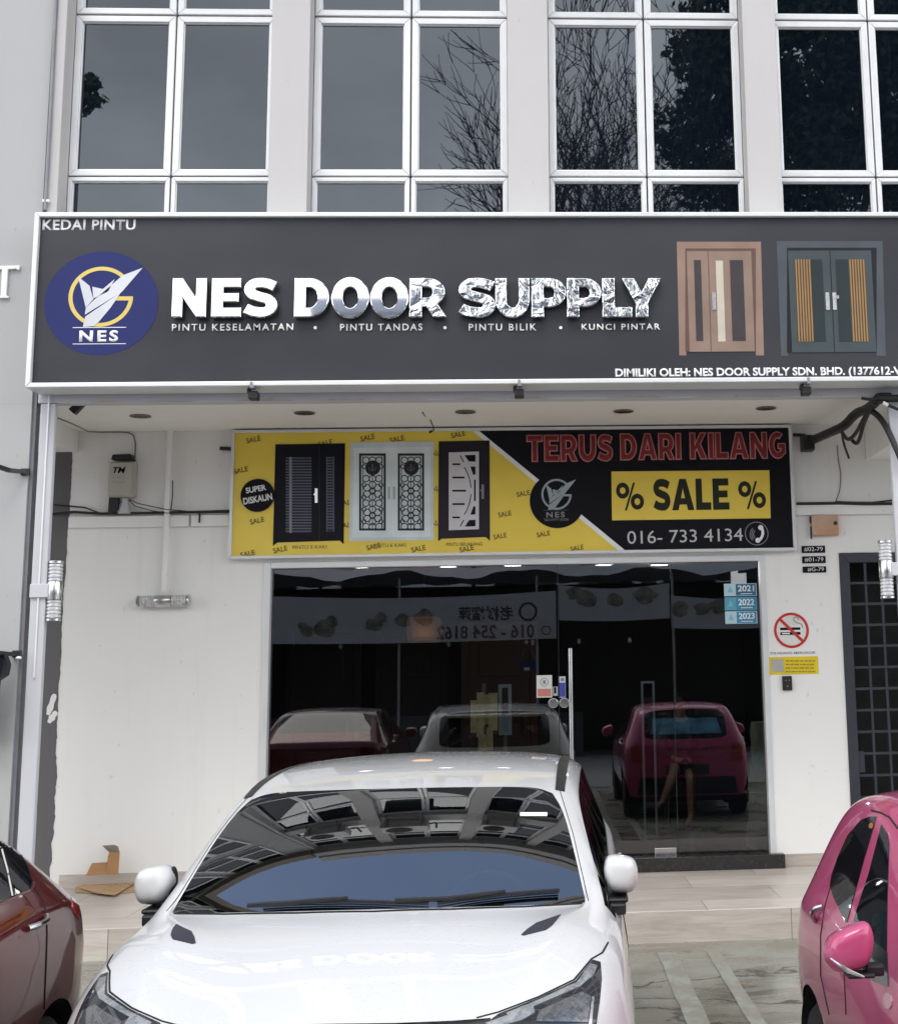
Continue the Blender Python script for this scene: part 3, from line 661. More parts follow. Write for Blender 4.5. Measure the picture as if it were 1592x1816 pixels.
LOGO = dict(A=[(258, 310), (306, 348), (322, 405), (290, 440)], B=[(318, 352), (362, 362), (412, 320), (384, 372), (322, 402)],
            C=[(530, 272), (442, 374), (286, 470), (291, 440), (325, 408), (446, 304)], D=[(288, 478), (438, 376), (398, 436), (345, 500), (325, 518), (278, 522)])
def logo(T, Y, parent, ringm, bladem, linem, word, k=1.0):
    cc = xz(*T(354, 394), Y); ro = abs(xz(*T(490, 394), Y)[0] - cc[0]); ri = ro * 0.875; rz = abs(xz(*T(354, 268), Y)[1] - cc[1]) / ro
    g = MB(); g.ring(cc[0], cc[1], ri, ro, Y - 0.002, Y + 0.001, 45, 352, 60, rz)
    z0, z1 = xz(*T(450, 410), Y)[1], xz(*T(450, 393), Y)[1]; g.box(xz(*T(412, 400), Y)[0], cc[0] + ro * 0.995, Y - 0.0022, Y + 0.0008, z0, z1)
    g.build('ring', ringm, parent)
    for nm in 'ABCD':
        g = MB(); g.prism([xz(*T(*p), Y - 0.003) for p in LOGO[nm]], Y - 0.004, Y - 0.0024); g.build('blade', bladem, parent)
    g = MB()
    for yy in (524, 593):
        a, b = xz(*T(235, yy + 2), Y), xz(*T(460, yy - 2), Y); g.box(a[0], b[0], Y - 0.002, Y + 0.001, a[1], b[1])
    g.build('rule', linem, parent)
    g = MB(); p0, p1 = xz(*T(262, 585), Y), xz(*T(428, 536), Y); text_into(g, word, p0[0], p1[0], p0[1], p1[1], Y - 0.001, 0.002, 0.035, 0, 1.3); g.build('word', linem, parent)
logo(T1, YP - 0.002, emb, MT['yellowprint'], MT['silverprint'], MT['white'], 'NES')
# two printed doors
def rect2(g, u0, v0, u1, v1, Y, th=0.0015):
    vm, um = (v0 + v1) / 2, (u0 + u1) / 2; x0, x1 = xz(*T2(u0, vm), Y)[0], xz(*T2(u1, vm), Y)[0]; g.box(x0, x1, Y - th, Y + 0.0003, xz(*T2(um, v1), Y)[1], xz(*T2(um, v0), Y)[1])
def poly2(g, pts, Y, th=0.0015): g.prism([xz(*T2(*p), Y) for p in pts], Y - th, Y + 0.0003)
def door_print(outer, inner, frame_m, frame_d, leaf_m, split, panels, handles, label):
    Y = YP - 0.0005
    g = MB(); poly2(g, outer, Y); d = g.build('door_picture', frame_m, SG, label=label)
    (ix0, iy0), (ix1, iy1) = inner
    g = MB(); w = 9
    poly2(g, [(ix0 - w, iy0 - w), (ix1 + w, iy0 - w), (ix1 + w, iy1), (ix0 - w, iy1)], Y - 0.002); g.build('jamb', frame_d, d)
    g = MB(); rect2(g, ix0, iy0, ix1, iy1, Y - 0.004); g.build('leaf', leaf_m, d)
    g = MB(); rect2(g, split - 1, iy0, split + 1, iy1, Y - 0.006); g.build('seam', frame_d, d)
    for nm, m, rs in panels:
        g = MB()
        for r in rs: rect2(g, *r, Y - (0.006 if nm != 'gold_bars' else 0.008))
        g.build(nm, m, d)
    g = MB()
    for (u, v0, v1) in handles: rect2(g, u - 6, v0, u + 6, v1, Y - 0.008, 0.004); rect2(g, u - 2, (v0 + v1) / 2 - 18, u + 14 if handles.index((u, v0, v1)) else u + 4, (v0 + v1) / 2 - 8, Y - 0.0125, 0.003)
    g.build('handle', MT['steel'], d)
br = lambda n, c: pm(n, c, 0.45, 0, 0.10, 4, spec=0.25)
bronze, bronzed, bronzel = br('bronze_print', (0.27, 0.18, 0.14)), br('bronze_dark', (0.12, 0.075, 0.06)), br('bronze_leaf', (0.25, 0.175, 0.14))
door_print([(892, 122), (1158, 122), (1168, 482), (1142, 482), (1135, 150), (925, 150), (922, 482), (900, 482)], ((928, 152), (1133, 470)), bronze, bronzed, bronzel, 996,
           [('glass_strip', br('smoked_print', (0.05, 0.042, 0.045)), [(950, 180, 972, 436), (1064, 180, 1106, 436)]), ('mirror_strip', br('pale_print', (0.50, 0.46, 0.38)), [(1019, 182, 1042, 438)])], [(1010, 283, 338)], 'bronze brown door picture')
tl, tld, tll = br('teal_grey_print', (0.070, 0.080, 0.095)), br('teal_dark', (0.010, 0.012, 0.015)), br('teal_leaf', (0.052, 0.068, 0.075))
bars = [(1272 + i * 8.6, 178, 1276.5 + i * 8.6, 438) for i in range(6)] + [(1444 + i * 8.6, 178, 1448.5 + i * 8.6, 438) for i in range(6)]
door_print([(1208, 120), (1543, 120), (1553, 484), (1524, 484), (1518, 148), (1246, 148), (1244, 484), (1222, 484)], ((1250, 150), (1515, 472)), tl, tld, tll, 1384,
           [('glass_strip', br('dark_teal_print', (0.022, 0.032, 0.036)), [(1316, 178, 1358, 438), (1400, 178, 1440, 438)]), ('gold_bars', br('gold_print', (0.34, 0.185, 0.06)), bars)], [(1369, 283, 338), (1391, 283, 338)], 'dark teal double door picture with gold bars')
# clamps under the sign
for k, (px, py, nm) in enumerate(((446, 693, 'left of the three under the signboard'), (918, 690, 'middle one of the three under the signboard'), (1428, 690, 'right of the three under the signboard'))):
    v = onY(px, py, YS + 0.05)
    t = thing('sign_clamp', (v.x, YS + 0.05, BZ0), 'small black clamp light, ' + nm, 'clamp', 'black clamps under the signboard')
    g = MB(); g.box(v.x - 0.025, v.x + 0.045, YS + 0.04, YS + 0.14, BZ0 - 0.085, BZ0 - 0.025); g.box(v.x - 0.035, v.x - 0.01, YS + 0.05, YS + 0.12, BZ0 - 0.045, BZ0 - 0.003); g.build('body', MT['blackplastic'], t, bevel=0.008)
    g = MB(); g.box(v.x + 0.0, v.x + 0.03, YS - 0.024, YS + 0.06, BZ0 - 0.018, BZ0 - 0.002); g.box(v.x + 0.002, v.x + 0.02, YS - 0.028, YS - 0.021, BZ0 - 0.018, BZ0 + 0.03); g.build('hook', MT['grey'], t, bevel=0.002)
# ------------------------------------------------------------------ sale signboard over the shopfront
Y2 = YW - 0.10
def A6(u, v): return (390 + u / 3.1216, 720 + v / 3.1216)
def A7(u, v): return (840 + u / 2.653, 720 + v / 2.653)
ax, az0, az1 = xz(408, 880, Y2)[0], xz(900, 984, Y2)[1], xz(900, 758, Y2)[1]
bx = xz(1408, 880, Y2)[0]
S2 = thing('sale_signboard', ((ax + bx) / 2, Y2, az0), 'yellow and black sale signboard with three door pictures over the glass shopfront', 'signboard')
g = MB(); g.box(ax + 0.01, bx - 0.01, Y2 + 0.012, YW - 0.002, az0 + 0.01, az1 - 0.01)
m = M('yellow_vinyl'); n1 = m.noise(1.2, 3); m.set(Base_Color=m.ramp(n1, [(0.3, (0.76, 0.55, 0.06)), (0.7, (0.82, 0.62, 0.075))]), Roughness=0.4); m.bump(n1, 0.2, 0.05); MT['yvinyl'] = m.m
g.build('panel', MT['yvinyl'], S2)
g = MB(); g.mitre(ax, bx, az0, az1, 0.026, Y2 - 0.012, YW - 0.003); g.build('frame', MT['alu'], S2, bevel=0.004)
YQ = Y2 + 0.0115
def lay(k): return YQ - 0.0012 * k
def poly6(g, pts, k): g.prism([xz(*A6(*p), lay(k)) for p in pts], lay(k) - 0.0008, lay(k) + 0.0002); return g
def poly7(g, pts, k): g.prism([xz(*A7(*p), lay(k)) for p in pts], lay(k) - 0.0008, lay(k) + 0.0002); return g
def r6(g, u0, v0, u1, v1, k): return poly6(g, [(u0, v0), (u1, v0), (u1, v1), (u0, v1)], k)
def t6(name, s, u0, u1, v0, v1, m, k, rot=0, bold=0.0, parent=None, g=None, T=A6, sp=1.0):
    own = g is None
    if own: g = MB()
    p0, p1 = xz(*T(u0, v1), lay(k)), xz(*T(u1, v0), lay(k))
    text_into(g, s, p0[0], p1[0], p0[1], p1[1], lay(k), 0.0008, bold, 0, sp, rot)
    if own: return g.build(name, m, parent or S2)
Zt, Zb = az1 - 0.027, az0 + 0.027
# black half, white diagonal band
p_t, p_b = xz(*A7(20, 100), lay(1)), xz(*A7(705, 682), lay(1)); w = 0.05
g = MB(); g.prism([(p_t[0] - w, Zt), (bx - 0.027, Zt), (bx - 0.027, Zb), (p_b[0] - w, Zb)], lay(1) - 0.0008, lay(1) + 0.0002); g.build('white_band', MT['white'], S2)
g = MB(); g.prism([(p_t[0] + 0.01, Zt), (bx - 0.0275, Zt), (bx - 0.0275, Zb), (p_b[0] + 0.01, Zb)], lay(2) - 0.0008, lay(2) + 0.0002); g.build('black_field', MT['black'], S2)
# scattered SALE print
MT['saleprint'] = pm('olive_print', (0.135, 0.095, 0.02), 0.5)
g = MB()
for (u, v) in ((185, 185), (583, 205), (817, 175), (980, 183), (1318, 157), (115, 355), (205, 635), (153, 818), (333, 794), (850, 778), (1098, 790), (1365, 790), (702, 535), (702, 660), (1192, 262), (1192, 458), (1190, 650)):
    t6('', 'SALE', u - 40, u + 40, v - 15, v + 15, None, 1.2, 0.21, 0.014, None, g)
for (u, v) in ((232, 412), (145, 508), (123, 612), (327, 602), (485, 668)): t6('', 'SALE', u - 31, u + 31, v - 12, v + 12, None, 1.2, 0.17, 0.014, None, g, A7)
g.build('sale_pattern', MT['saleprint'], S2)
for s, u0, u1, v0, v1 in (('PINTU 5 KAKI', 402, 592, 770, 792), ('PINTU 6 KAKI', 850, 1030, 760, 782), ('PINTU BELAKANG', 1252, 1452, 754, 776)): t6('caption_text', s, u0, u1, v0, v1, MT['saleprint'], 1.6)
# round badge
c = xz(*A6(209, 495), lay(3)); rb = abs(xz(*A6(302, 495), lay(3))[0] - c[0])
g = MB(); g.disc(c[0], c[1], rb, Y2 - 0.012, YQ, 56); bd = g.build('round_badge', MT['black'], S2, bevel=0.006)
g = MB(); Yb = Y2 - 0.0125
for s, u0, u1, v0, v1 in (('SUPER', 142, 256, 442, 476), ('DISKAUN', 128, 290, 494, 534)):
    p0, p1 = xz(*A6(u0, v1), Yb), xz(*A6(u1, v0), Yb); text_into(g, s, p0[0], p1[0], p0[1], p1[1], Yb, 0.0015, 0.03, 0, 1.0, 0.17)
g.build('badge_text', MT['white'], bd)
# picture 1: black door with louvres
MT['navy'] = pm('navy_black_print', (0.010, 0.010, 0.016), 0.5, spec=0.12); MT['lou'] = br('louvre_print', (0.11, 0.12, 0.16)); MT['loud'] = br('louvre_gap', (0.018, 0.018, 0.028))
g = MB(); poly6(g, [(307, 212), (693, 206), (685, 766), (663, 745), (318, 756), (293, 775)], 3); d = g.build('door_picture', MT['navy'], S2, label='black louvred door picture')
g = MB(); r6(g, 362, 282, 508, 702, 3.8); r6(g, 589, 280, 632, 697, 3.8); g.build('recess', MT['loud'], d)
g = MB()
for i in range(27): v = 285 + i * 15.6; r6(g, 364 + (4 if i % 3 == 0 else 0), v, 506, v + 6.5, 4.6)
g.build('louvres', MT['lou'], d)
g = MB(); r6(g, 384, 282, 398, 702, 5.4); g.build('bar', br('louvre_bar', (0.20, 0.21, 0.26)), d)
g = MB()
for i in range(26): v = 283 + i * 15.6; r6(g, 594, v, 630, v + 6, 4.6)
r6(g, 589, 280, 594, 697, 5.4); r6(g, 627, 280, 632, 697, 5.4); g.build('ladder', MT['lou'], d)
g = MB(); r6(g, 548, 222, 551, 745, 3.8); g.build('seam', br('seam_print', (0.03, 0.03, 0.04)), d)
g = MB(); r6(g, 525, 456, 540, 536, 4.0); r6(g, 519, 484, 534, 494, 4.8); g.build('handle', MT['steel'], d)
# picture 2: white double door with lattices
MT['palew'] = br('pale_white_print', (0.56, 0.63, 0.66)); MT['latt'] = br('lattice_print', (0.014, 0.026, 0.026)); MT['lattw'] = br('lattice_pale', (0.55, 0.60, 0.61))
g = MB(); poly6(g, [(722, 202), (1183, 196), (1183, 742), (714, 748)], 3); d = g.build('door_picture', MT['palew'], S2, label='white double door picture with black lattice')
g = MB(); poly6(g, [(738, 232), (1166, 226), (1166, 724), (732, 730)], 3.4); g.build('leaf', br('white_leaf', (0.66, 0.72, 0.73)), d)
def R6(g, u, v, r, w, k, n=28, sz=1.0, seg=None):
    cc = xz(*A6(u, v), lay(k)); ss = abs(xz(*A6(u + 1, v), lay(k))[0] - cc[0]); g.ring(cc[0], cc[1], (r - w) * ss, r * ss, lay(k) - 0.0008, lay(k) + 0.0002, 0, 360, n, sz)
for (u0, u1) in ((770, 918), (984, 1130)):
    um = (u0 + u1) / 2
    g = MB(); r6(g, u0, 262, u1, 690, 4); lat = g.build('lattice', MT['latt'], d)
    g = MB(); r6(g, u0 + 12, 275, u1 - 12, 678, 4.8); g.build('lattice_glass', MT['lattw'], lat)
    g = MB()
    for v in (470, 606):
        R6(g, um, v, 17, 6, 5.6)
        for q in range(6): R6(g, um + 34 * math.cos(R(60 * q + 30)), v + 34 * math.sin(R(60 * q + 30)), 21, 5.5, 5.6, 18)
    for v in (300, 402, 538, 668):
        for s_ in (-1, 0, 1): R6(g, um + s_ * 36, v, 21, 5.5, 5.6, 18)
    for s_ in (-1, 1):
        for v in (335, 437, 505, 572, 640): R6(g, um + s_ * 47, v, 14, 5, 5.6, 14)
        r6(g, um + s_ * 53 - 2, 275, um + s_ * 53 + 2, 678, 5.6)
    r6(g, um - 2, 380, um + 2, 678, 5.6)
    g.build('lattice_curls', MT['latt'], lat)
    cc = xz(*A6(um + 2, 342), lay(6.6)); g = MB(); g.disc(cc[0], cc[1], 0.066, lay(6.6) - 0.0008, lay(6.6), 36); g.build('medallion', br('medallion_print', (0.022, 0.02, 0.024)), lat)
    g = MB(); R6(g, um, 346, 22, 4, 7.4, 14, 0.5); r6(g, um - 3, 322, um + 3, 362, 7.4); r6(g, um - 20, 350, um + 18, 355, 7.4); g.build('medallion_mark', br('medallion_grey', (0.12, 0.12, 0.12)), lat)
g = MB(); r6(g, 929, 446, 942, 516, 4.2); r6(g, 957, 446, 971, 516, 4.2); g.build('handle', br('handle_print', (0.38, 0.45, 0.48)), d)
# picture 3: dark door with white panel
g = MB(); poly6(g, [(1210, 195), (1492, 190), (1494, 746), (1470, 725), (1226, 735), (1207, 750)], 3); d = g.build('door_picture', br('brown_black_print', (0.016, 0.012, 0.018)), S2, label='dark single door picture with white screen panel')
g = MB(); poly6(g, [(1266, 257), (1433, 252), (1433, 682), (1266, 688)], 4); g.build('screen', br('screen_print', (0.60, 0.58, 0.60)), d)
g = MB()
for v, u1 in ((322, 1330), (396, 1354), (469, 1362), (543, 1354), (617, 1328)): r6(g, 1286, v - 5, u1, v + 5, 4.8)
poly6(g, [(1353, 272), (1414, 270), (1414, 308), (1376, 306)], 4.8); poly6(g, [(1385, 334), (1414, 336), (1414, 378), (1402, 382)], 4.8)
r6(g, 1406, 408, 1415, 526, 4.8); poly6(g, [(1386, 602), (1402, 556), (1414, 556), (1414, 600)], 4.8); poly6(g, [(1355, 668), (1378, 632), (1414, 630), (1414, 666)], 4.8)
def arcs(g, uc, vc, r, a0, a1, w, k):
    o = arc(uc, vc, r, r, a0, a1, 12); i = arc(uc, vc, r - w, r - w, a1, a0, 12); poly6(g, o + i, k)
arcs(g, 1140, 470, 252, -32, -4, 5, 4.8); arcs(g, 1140, 470, 252, 4, 32, 5, 4.8)
poly6(g, [(1326, 274), (1332, 272), (1352, 310), (1347, 312)], 4.8); poly6(g, [(1326, 666), (1332, 668), (1352, 632), (1347, 630)], 4.8)
g.build('cutouts', MT['navy'], d)
g = MB(); r6(g, 1447, 434, 1461, 514, 4.2); r6(g, 1440, 462, 1456, 472, 5); g.build('handle', MT['grey'], d)
# emblem badge on the black half
c = xz(*A7(393, 445), lay(3)); rb = abs(xz(*A7(523, 445), lay(3))[0] - c[0])
g = MB(); g.disc(c[0], c[1], rb, lay(3) - 0.0008, lay(3), 56); bd = g.build('emblem', MT['black'], S2)
def TL(u, v): return A7(318 + (u - 218) * 0.522, 345 + (v - 268) * 0.575 - 2)
MT['pale'] = br('pale_silver_print', (0.33, 0.38, 0.40))
logo(TL, lay(4), bd, MT['pale'], MT['pale'], br('dim_print', (0.25, 0.25, 0.26)), 'NES')
t6('small_text', 'SECURITY DOOR', 334, 446, 531, 541, MT['grey'], 4, 0, 0.01, bd, None, A7)
# headline, box and number
MT['redprint'] = br('red_print', (0.20, 0.022, 0.024)); MT['pinkprint'] = br('pink_outline', (0.52, 0.20, 0.19))
def word_into(g, s, x0, x1, z0, z1, Y, depth=0.0008, grow=0.0, gap=0.10):
    """heavy block capitals stretched into a box; grow fattens (or thins) the strokes in metres"""
    tw = sum(G[c][0] for c in s) + gap * (len(s) - 1); sx = (x1 - x0) / tw; x = x0
    for c in s:
        w, lp = G[c]; cu = bpy.data.curves.new('g', 'CURVE'); cu.dimensions = '2D'; cu.fill_mode = 'BOTH'; cu.offset = grow
        for L in lp:
            sp = cu.splines.new('POLY'); sp.points.add(len(L) - 1); sp.use_cyclic_u = True
            for q, (a, b) in zip(sp.points, L): q.co = (a * sx, b * (z1 - z0), 0, 1)
        ob = bpy.data.objects.new('g', cu); COL.objects.link(ob); dg = bpy.context.evaluated_depsgraph_get(); me = bpy.data.meshes.new_from_object(ob.evaluated_get(dg)); bpy.data.objects.remove(ob); bpy.data.curves.remove(cu)
        b2 = bmesh.new(); b2.from_mesh(me); bpy.data.meshes.remove(me); bmesh.ops.remove_doubles(b2, verts=b2.verts[:], dist=1e-5)
        r = bmesh.ops.extrude_face_region(b2, geom=b2.faces[:]); ev = {q for q in r['geom'] if isinstance(q, bmesh.types.BMVert)}
        for v in b2.verts: v.co = Vector((x + v.co.x, Y - (0 if v in ev else depth), z0 + v.co.y))
        m2 = bpy.data.meshes.new('t'); b2.to_mesh(m2); b2.free(); g.bm.from_mesh(m2); bpy.data.meshes.remove(m2)
        x += (w + gap) * sx
def blocktext(name, s, u0, u1, va, vb, m, k, bold, parent):
    # heavy condensed capitals: each word stretched to its own photo box
    g = MB()
    for (w, a, b, v0, v1) in s:
        p0, p1 = xz(*A7(a, v1), lay(k)), xz(*A7(b, v0), lay(k)); word_into(g, w, p0[0], p1[0], p0[1], p1[1], lay(k), 0.0008, bold)
    return g.build(name, m, parent)
WD = [('TERUS', 250, 650, 134, 262), ('DARI', 690, 972, 128, 254), ('KILANG', 1018, 1464, 122, 250)]
hl = blocktext('headline', WD, 0, 0, 0, 0, MT['pinkprint'], 3, 0.004, S2)
blocktext('headline_fill', WD, 0, 0, 0, 0, MT['redprint'], 4, -0.006, hl)
g = MB(); poly7(g, [(647, 308), (1390, 302), (1396, 528), (650, 538)], 3); sb = g.build('sale_box', MT['yvinyl'], S2)
g = MB()
for w, a, b, v0, v1, bo in (('SALE', 846, 1198, 340, 492, 0.075),):
    p0, p1 = xz(*A7(a, v1), lay(4)), xz(*A7(b, v0), lay(4)); word_into(g, w, p0[0], p1[0], p0[1], p1[1], lay(4), 0.0008, 0.0, 0.08)
for uo, vo_ in ((668, 358), (1242, 351)):
    for (du, dv) in ((32, 40), (101, 92)):
        cc = xz(*A7(uo + du, vo_ + dv), lay(4)); ss = 1 / 2.653 / 2470 * 12.6; g.ring(cc[0], cc[1], 13 * ss, 31 * ss, lay(4) - 0.0008, lay(4) + 0.0002, 0, 360, 32, 1.2)
    poly7(g, [(uo + 80, vo_ + 2), (uo + 90, vo_ + 2), (uo + 52, vo_ + 134), (uo + 42, vo_ + 134)], 4)
g.build('sale_text', br('olive_black_print', (0.018, 0.018, 0.01)), sb)
t6('phone_number', '016- 733 4134', 722, 1264, 578, 646, br('light_grey_print', (0.55, 0.55, 0.56)), 3, 0.012, 0.0, None, None, A7)
cc = xz(*A7(1330, 600), lay(3)); ss = 1 / 2.653 / 2470 * 12.6
g = MB(); g.ring(cc[0], cc[1], 51 * ss, 55 * ss, lay(3) - 0.0008, lay(3)); ic = g.build('phone_icon', MT['grey'], S2)
g = MB(); P = arc(1313, 596, 46, 46, -38, 62, 12); g.prism([xz(*A7(*p), lay(3)) for p in stroke(P, 13)], lay(3) - 0.0008, lay(3) + 0.0001)
for (u, v) in ((1349, 572), (1336, 632)): q = xz(*A7(u, v), lay(3.3)); g.disc(q[0], q[1], 12 * ss, lay(3.3) - 0.0008, lay(3.3), 16)
g.build('receiver', MT['white'], ic)
g = MB()
for r in (20, 28, 36): q = xz(*A7(1338, 604), lay(3)); g.ring(q[0], q[1], r * ss, (r + 4) * ss, lay(3) - 0.0008, lay(3) + 0.0001, 130, 225, 16)
g.build('waves', MT['grey'], ic)
# ------------------------------------------------------------------ things on the walls and ceiling
# telephone box
a, b = xz(189, 882, YW - 0.11), xz(240, 818, YW - 0.11)
t = thing('telephone_box', ((a[0] + b[0]) / 2, YW, a[1]), 'grimy pale telephone junction box with black TM letters', 'junction box')
MT['beige'] = plaster('dirty_beige', (0.47, 0.45, 0.40), (0.22, 0.20, 0.17), 0.5)
g = MB(); g.box(a[0], b[0], YW - 0.10, YW - 0.002, a[1], b[1]); g.build('case', MT['beige'], t, bevel=0.02)
g = MB(); g.box(a[0] + 0.012, b[0] - 0.02, YW - 0.118, YW - 0.1005, a[1] + 0.012, b[1] - 0.01); lid = g.build('lid', MT['beige'], t, bevel=0.008)
g = MB(); p0, p1 = xz(200, 839, YW - 0.12), xz(223, 828, YW - 0.12); text_into(g, 'TM', p0[0], p1[0], p0[1], p1[1], YW - 0.1185, 0.001, 0.03, 0.25); g.build('letters', MT['black'], lid)
g = MB(); rnd = random.Random(5)
for py in (846, 855):
    px = 200
    while px < 222:
        w = rnd.uniform(1.2, 3.2); p0, p1 = xz(px, py + rnd.uniform(-2.5, -0.5), YW - 0.1185), xz(px + w, py + rnd.uniform(0.5, 2.5), YW - 0.1185)
        g.box(p0[0], p0[0] + 0.004, YW - 0.1188, YW - 0.118, p1[1], p0[1]); g.box(p0[0], p1[0], YW - 0.1188, YW - 0.118, p1[1], p1[1] + 0.003); px += w + rnd.uniform(0.6, 2)
g.build('faded_print', pm('faded_print', (0.27, 0.26, 0.23), 0.7), lid)
g = MB(); P = [xz(x, y, YW - 0.1) for x, y in ((197, 815), (200, 806), (232, 805), (237, 815))]; g.prism(P, YW - 0.11, YW - 0.004); g.build('top_cap', MT['blackplastic'], t, bevel=0.005)
g = MB(); P = [xz(x, y, YW - 0.07) for x, y in ((194, 883), (212, 883), (210, 902), (200, 911), (192, 911))]; g.prism(P, YW - 0.09, YW - 0.046); g.build('cable_gland', MT['blackplastic'], t, bevel=0.006)
g = MB(); q = xz(221, 900, YW - 0.06); zt = xz(221, 884, YW - 0.06)[1]; zb = xz(221, 911, YW - 0.06)[1]; g.lathe([(0.024, zt), (0.03, (zt + zb) / 2), (0.055, zb)], (q[0], YW - 0.062, 0)); g.build('duct', MT['column'], t, smooth=True)
# downlights
for k, (px, py) in enumerate(((249, 738), (540, 732.5), (825, 730.5), (1105, 729.5), (1358, 724))):
    v = onZ(px, py, 4.075); ws = ['leftmost, above the telephone box', 'second from left, above the left end of the sale signboard', 'middle one, right of the dangling wire', 'second from right, above the word KILANG', 'rightmost, near the cable bundle'][k]
    t = thing('downlight', (v.x, v.y, 4.08), 'unlit recessed ceiling downlight, ' + ws, 'downlight', 'downlights in the walkway ceiling')
    g = MB(); g.lathe([(0.085, 4.079), (0.088, 4.071), (0.07, 4.069), (0.068, 4.0795)], (v.x, v.y, 0)); g.build('trim_ring', pm('downlight_trim', (0.20, 0.17, 0.15), 0.5), t, smooth=True)
    g = MB(); g.lathe([(0.0, 4.0702), (0.068, 4.0702), (0.06, 4.0695), (0.0, 4.0695)], (v.x, v.y, 0)); g.build('dark_lens', pm('downlight_lens', (0.03, 0.026, 0.024), 0.3), t)
# small camera at the ceiling edge
v = onZ(134, 716, 4.06); t = thing('security_camera', (v.x, v.y, 4.08), 'small black security camera at the left front of the ceiling', 'camera')
p = onY(137, 721, v.y); g = MB(); g.bar((p.x - 0.035, p.y, p.z - 0.045), (p.x + 0.035, p.y, p.z + 0.035), 0.07, 0.06); g.build('body', MT['blackplastic'], t, bevel=0.008)
g = MB(); g.tube([(p.x, p.y, p.z), (p.x - 0.06, p.y, p.z + 0.05), (p.x - 0.06, p.y, 4.081)], 0.012, 8); g.build('mount', MT['alu'], t, smooth=True)
# wall lights: vertical ones on the columns, a horizontal one on the wall
MT['lens'] = pm('ribbed_lens', (0.55, 0.56, 0.57), 0.25, 0.2, 0.2, 30, coat=0.5)
def wall_light(c, L, r, horiz, label):
    t = thing('wall_light', c, label, 'wall light', 'cylindrical wall lights on the front wall and columns')
    ax = 'x' if horiz else 'z'
    def seg(name, prof, m):
        g = MB(); g.lathe(prof, c, ax, 28); return g.build(name, m, t, smooth=True)
    h = L / 2; m_ = L * 0.15
    seg('body', [(r, -m_), (r * 1.03, -m_ + 0.004), (r * 1.03, m_ - 0.004), (r, m_)], MT['steel'])
    for s in (-1, 1):
        prof = []; n = 5; a0, a1 = m_ + 0.002, h - 0.02
        for i in range(n):
            z0 = a0 + (a1 - a0) * i / n; z1 = a0 + (a1 - a0) * (i + 1) / n; d = z1 - z0
            prof += [(r * 0.84, z0), (r * 0.97, z0 + d * 0.25), (r * 0.97, z0 + d * 0.65), (r * 0.84, z0 + d * 0.9)]
        prof = [(q, s * z) for q, z in prof]
        seg('lens', prof if s > 0 else prof[::-1], MT['lens'])
        cap = [(r * 0.9, h - 0.02), (r * 1.02, h - 0.016), (r * 1.02, h - 0.004), (r * 0.95, h)]
        seg('end_cap', [(q, s * z) for q, z in (cap if s > 0 else cap[::-1])], MT['steel'])
    return t
v = onY(97, 1048, YF + 0.03); va, vb = onY(97, 995, YF + 0.03), onY(97, 1102, YF + 0.03)
t = wall_light(v, va.z - vb.z, 0.052, False, 'vertical silver cylindrical wall light on the left column')
g = MB(); g.box(-3.656, v.x - 0.03, YF - 0.02, YF + 0.03, v.z - 0.05, v.z + 0.05); g.build('mount', MT['column'], t, bevel=0.006)
v2 = onY(1571, 1010, YF + 0.03); 
t2 = copy_tree(t, None, v2); t2['label'] = 'vertical silver cylindrical wall light on the right column by the grille'
for k in kids(t2):
    if k.name.startswith('mount'): k.scale.x = -1
va, vb = onY(243, 1065, YW - 0.07), onY(336, 1065, YW - 0.07); vc = onY(290, 1066, YW - 0.07)
t = wall_light(vc, vb.x - va.x, 0.052, True, 'horizontal ribbed silver wall light below the white conduit')
g = MB(); g.box(vc.x - 0.06, vc.x + 0.06, YW - 0.04, YW - 0.001, vc.z - 0.03, vc.z + 0.03); g.build('mount', MT['steel'], t)
# white conduit from ceiling to the horizontal light
a = xz(303, 766, YW - 0.03); b = xz(297, 915, YW - 0.03); c = xz(291, 1050, YW - 0.03)
g = MB(); g.box(a[0] - 0.022, a[0] + 0.022, YW - 0.07, YW - 0.048, c[1], 4.0785); 
o = g.build('cable_conduit', MT['wall'], None, bevel=0.003); tag(o, 'white cable conduit running from the ceiling down to the horizontal wall light', 'conduit')
g = MB(); rnd = random.Random(3)
# cables on the ledge, left
def cable(name, paths, r, m, label, cat, group=None):
    g = MB()
    for P, rr in paths: g.tube(P, rr or r, 7)
    o = g.build(name, m, None, smooth=True); tag(o, label, cat, group); return o
MT['cable'] = pm('black_cable', (0.014, 0.014, 0.015), 0.55, 0, 0.2, 20)
MT['gcable'] = pm('grey_cable', (0.16, 0.15, 0.15), 0.6, 0, 0.2, 20)
yy = YW - 0.05
cable('ledge_cable', [([onY(x, y, yy) for x, y in ((92, 912), (130, 908), (180, 911), (250, 910), (297, 909), (350, 908), (409, 906))], 0.012), ([onY(x, y, yy + .02) for x, y in ((96, 895), (150, 900), (180, 911), (297, 908.5), (360, 909), (409, 908))], 0.007),
    ([onY(x, y, yy - .02) for x, y in ((228, 886), (240, 898), (270, 906), (297, 910), (409, 909))], 0.004), ([onY(x, y, yy - .02) for x, y in ((230, 886), (245, 893), (297, 904), (340, 907), (360, 909))], 0.004), ([onY(x, y, yy - .03) for x, y in ((216, 888), (205, 902), (190, 910))], 0.004),
    ([onY(x, y, yy) for x, y in ((353, 910), (354, 915), (353.5, 927))], 0.008), ([onY(x, y, yy - .03) for x, y in ((306, 852), (306, 880), (303, 905))], 0.005)], 0.01, MT['cable'], 'black cables lying along the white ledge left of the sale signboard', 'cable')
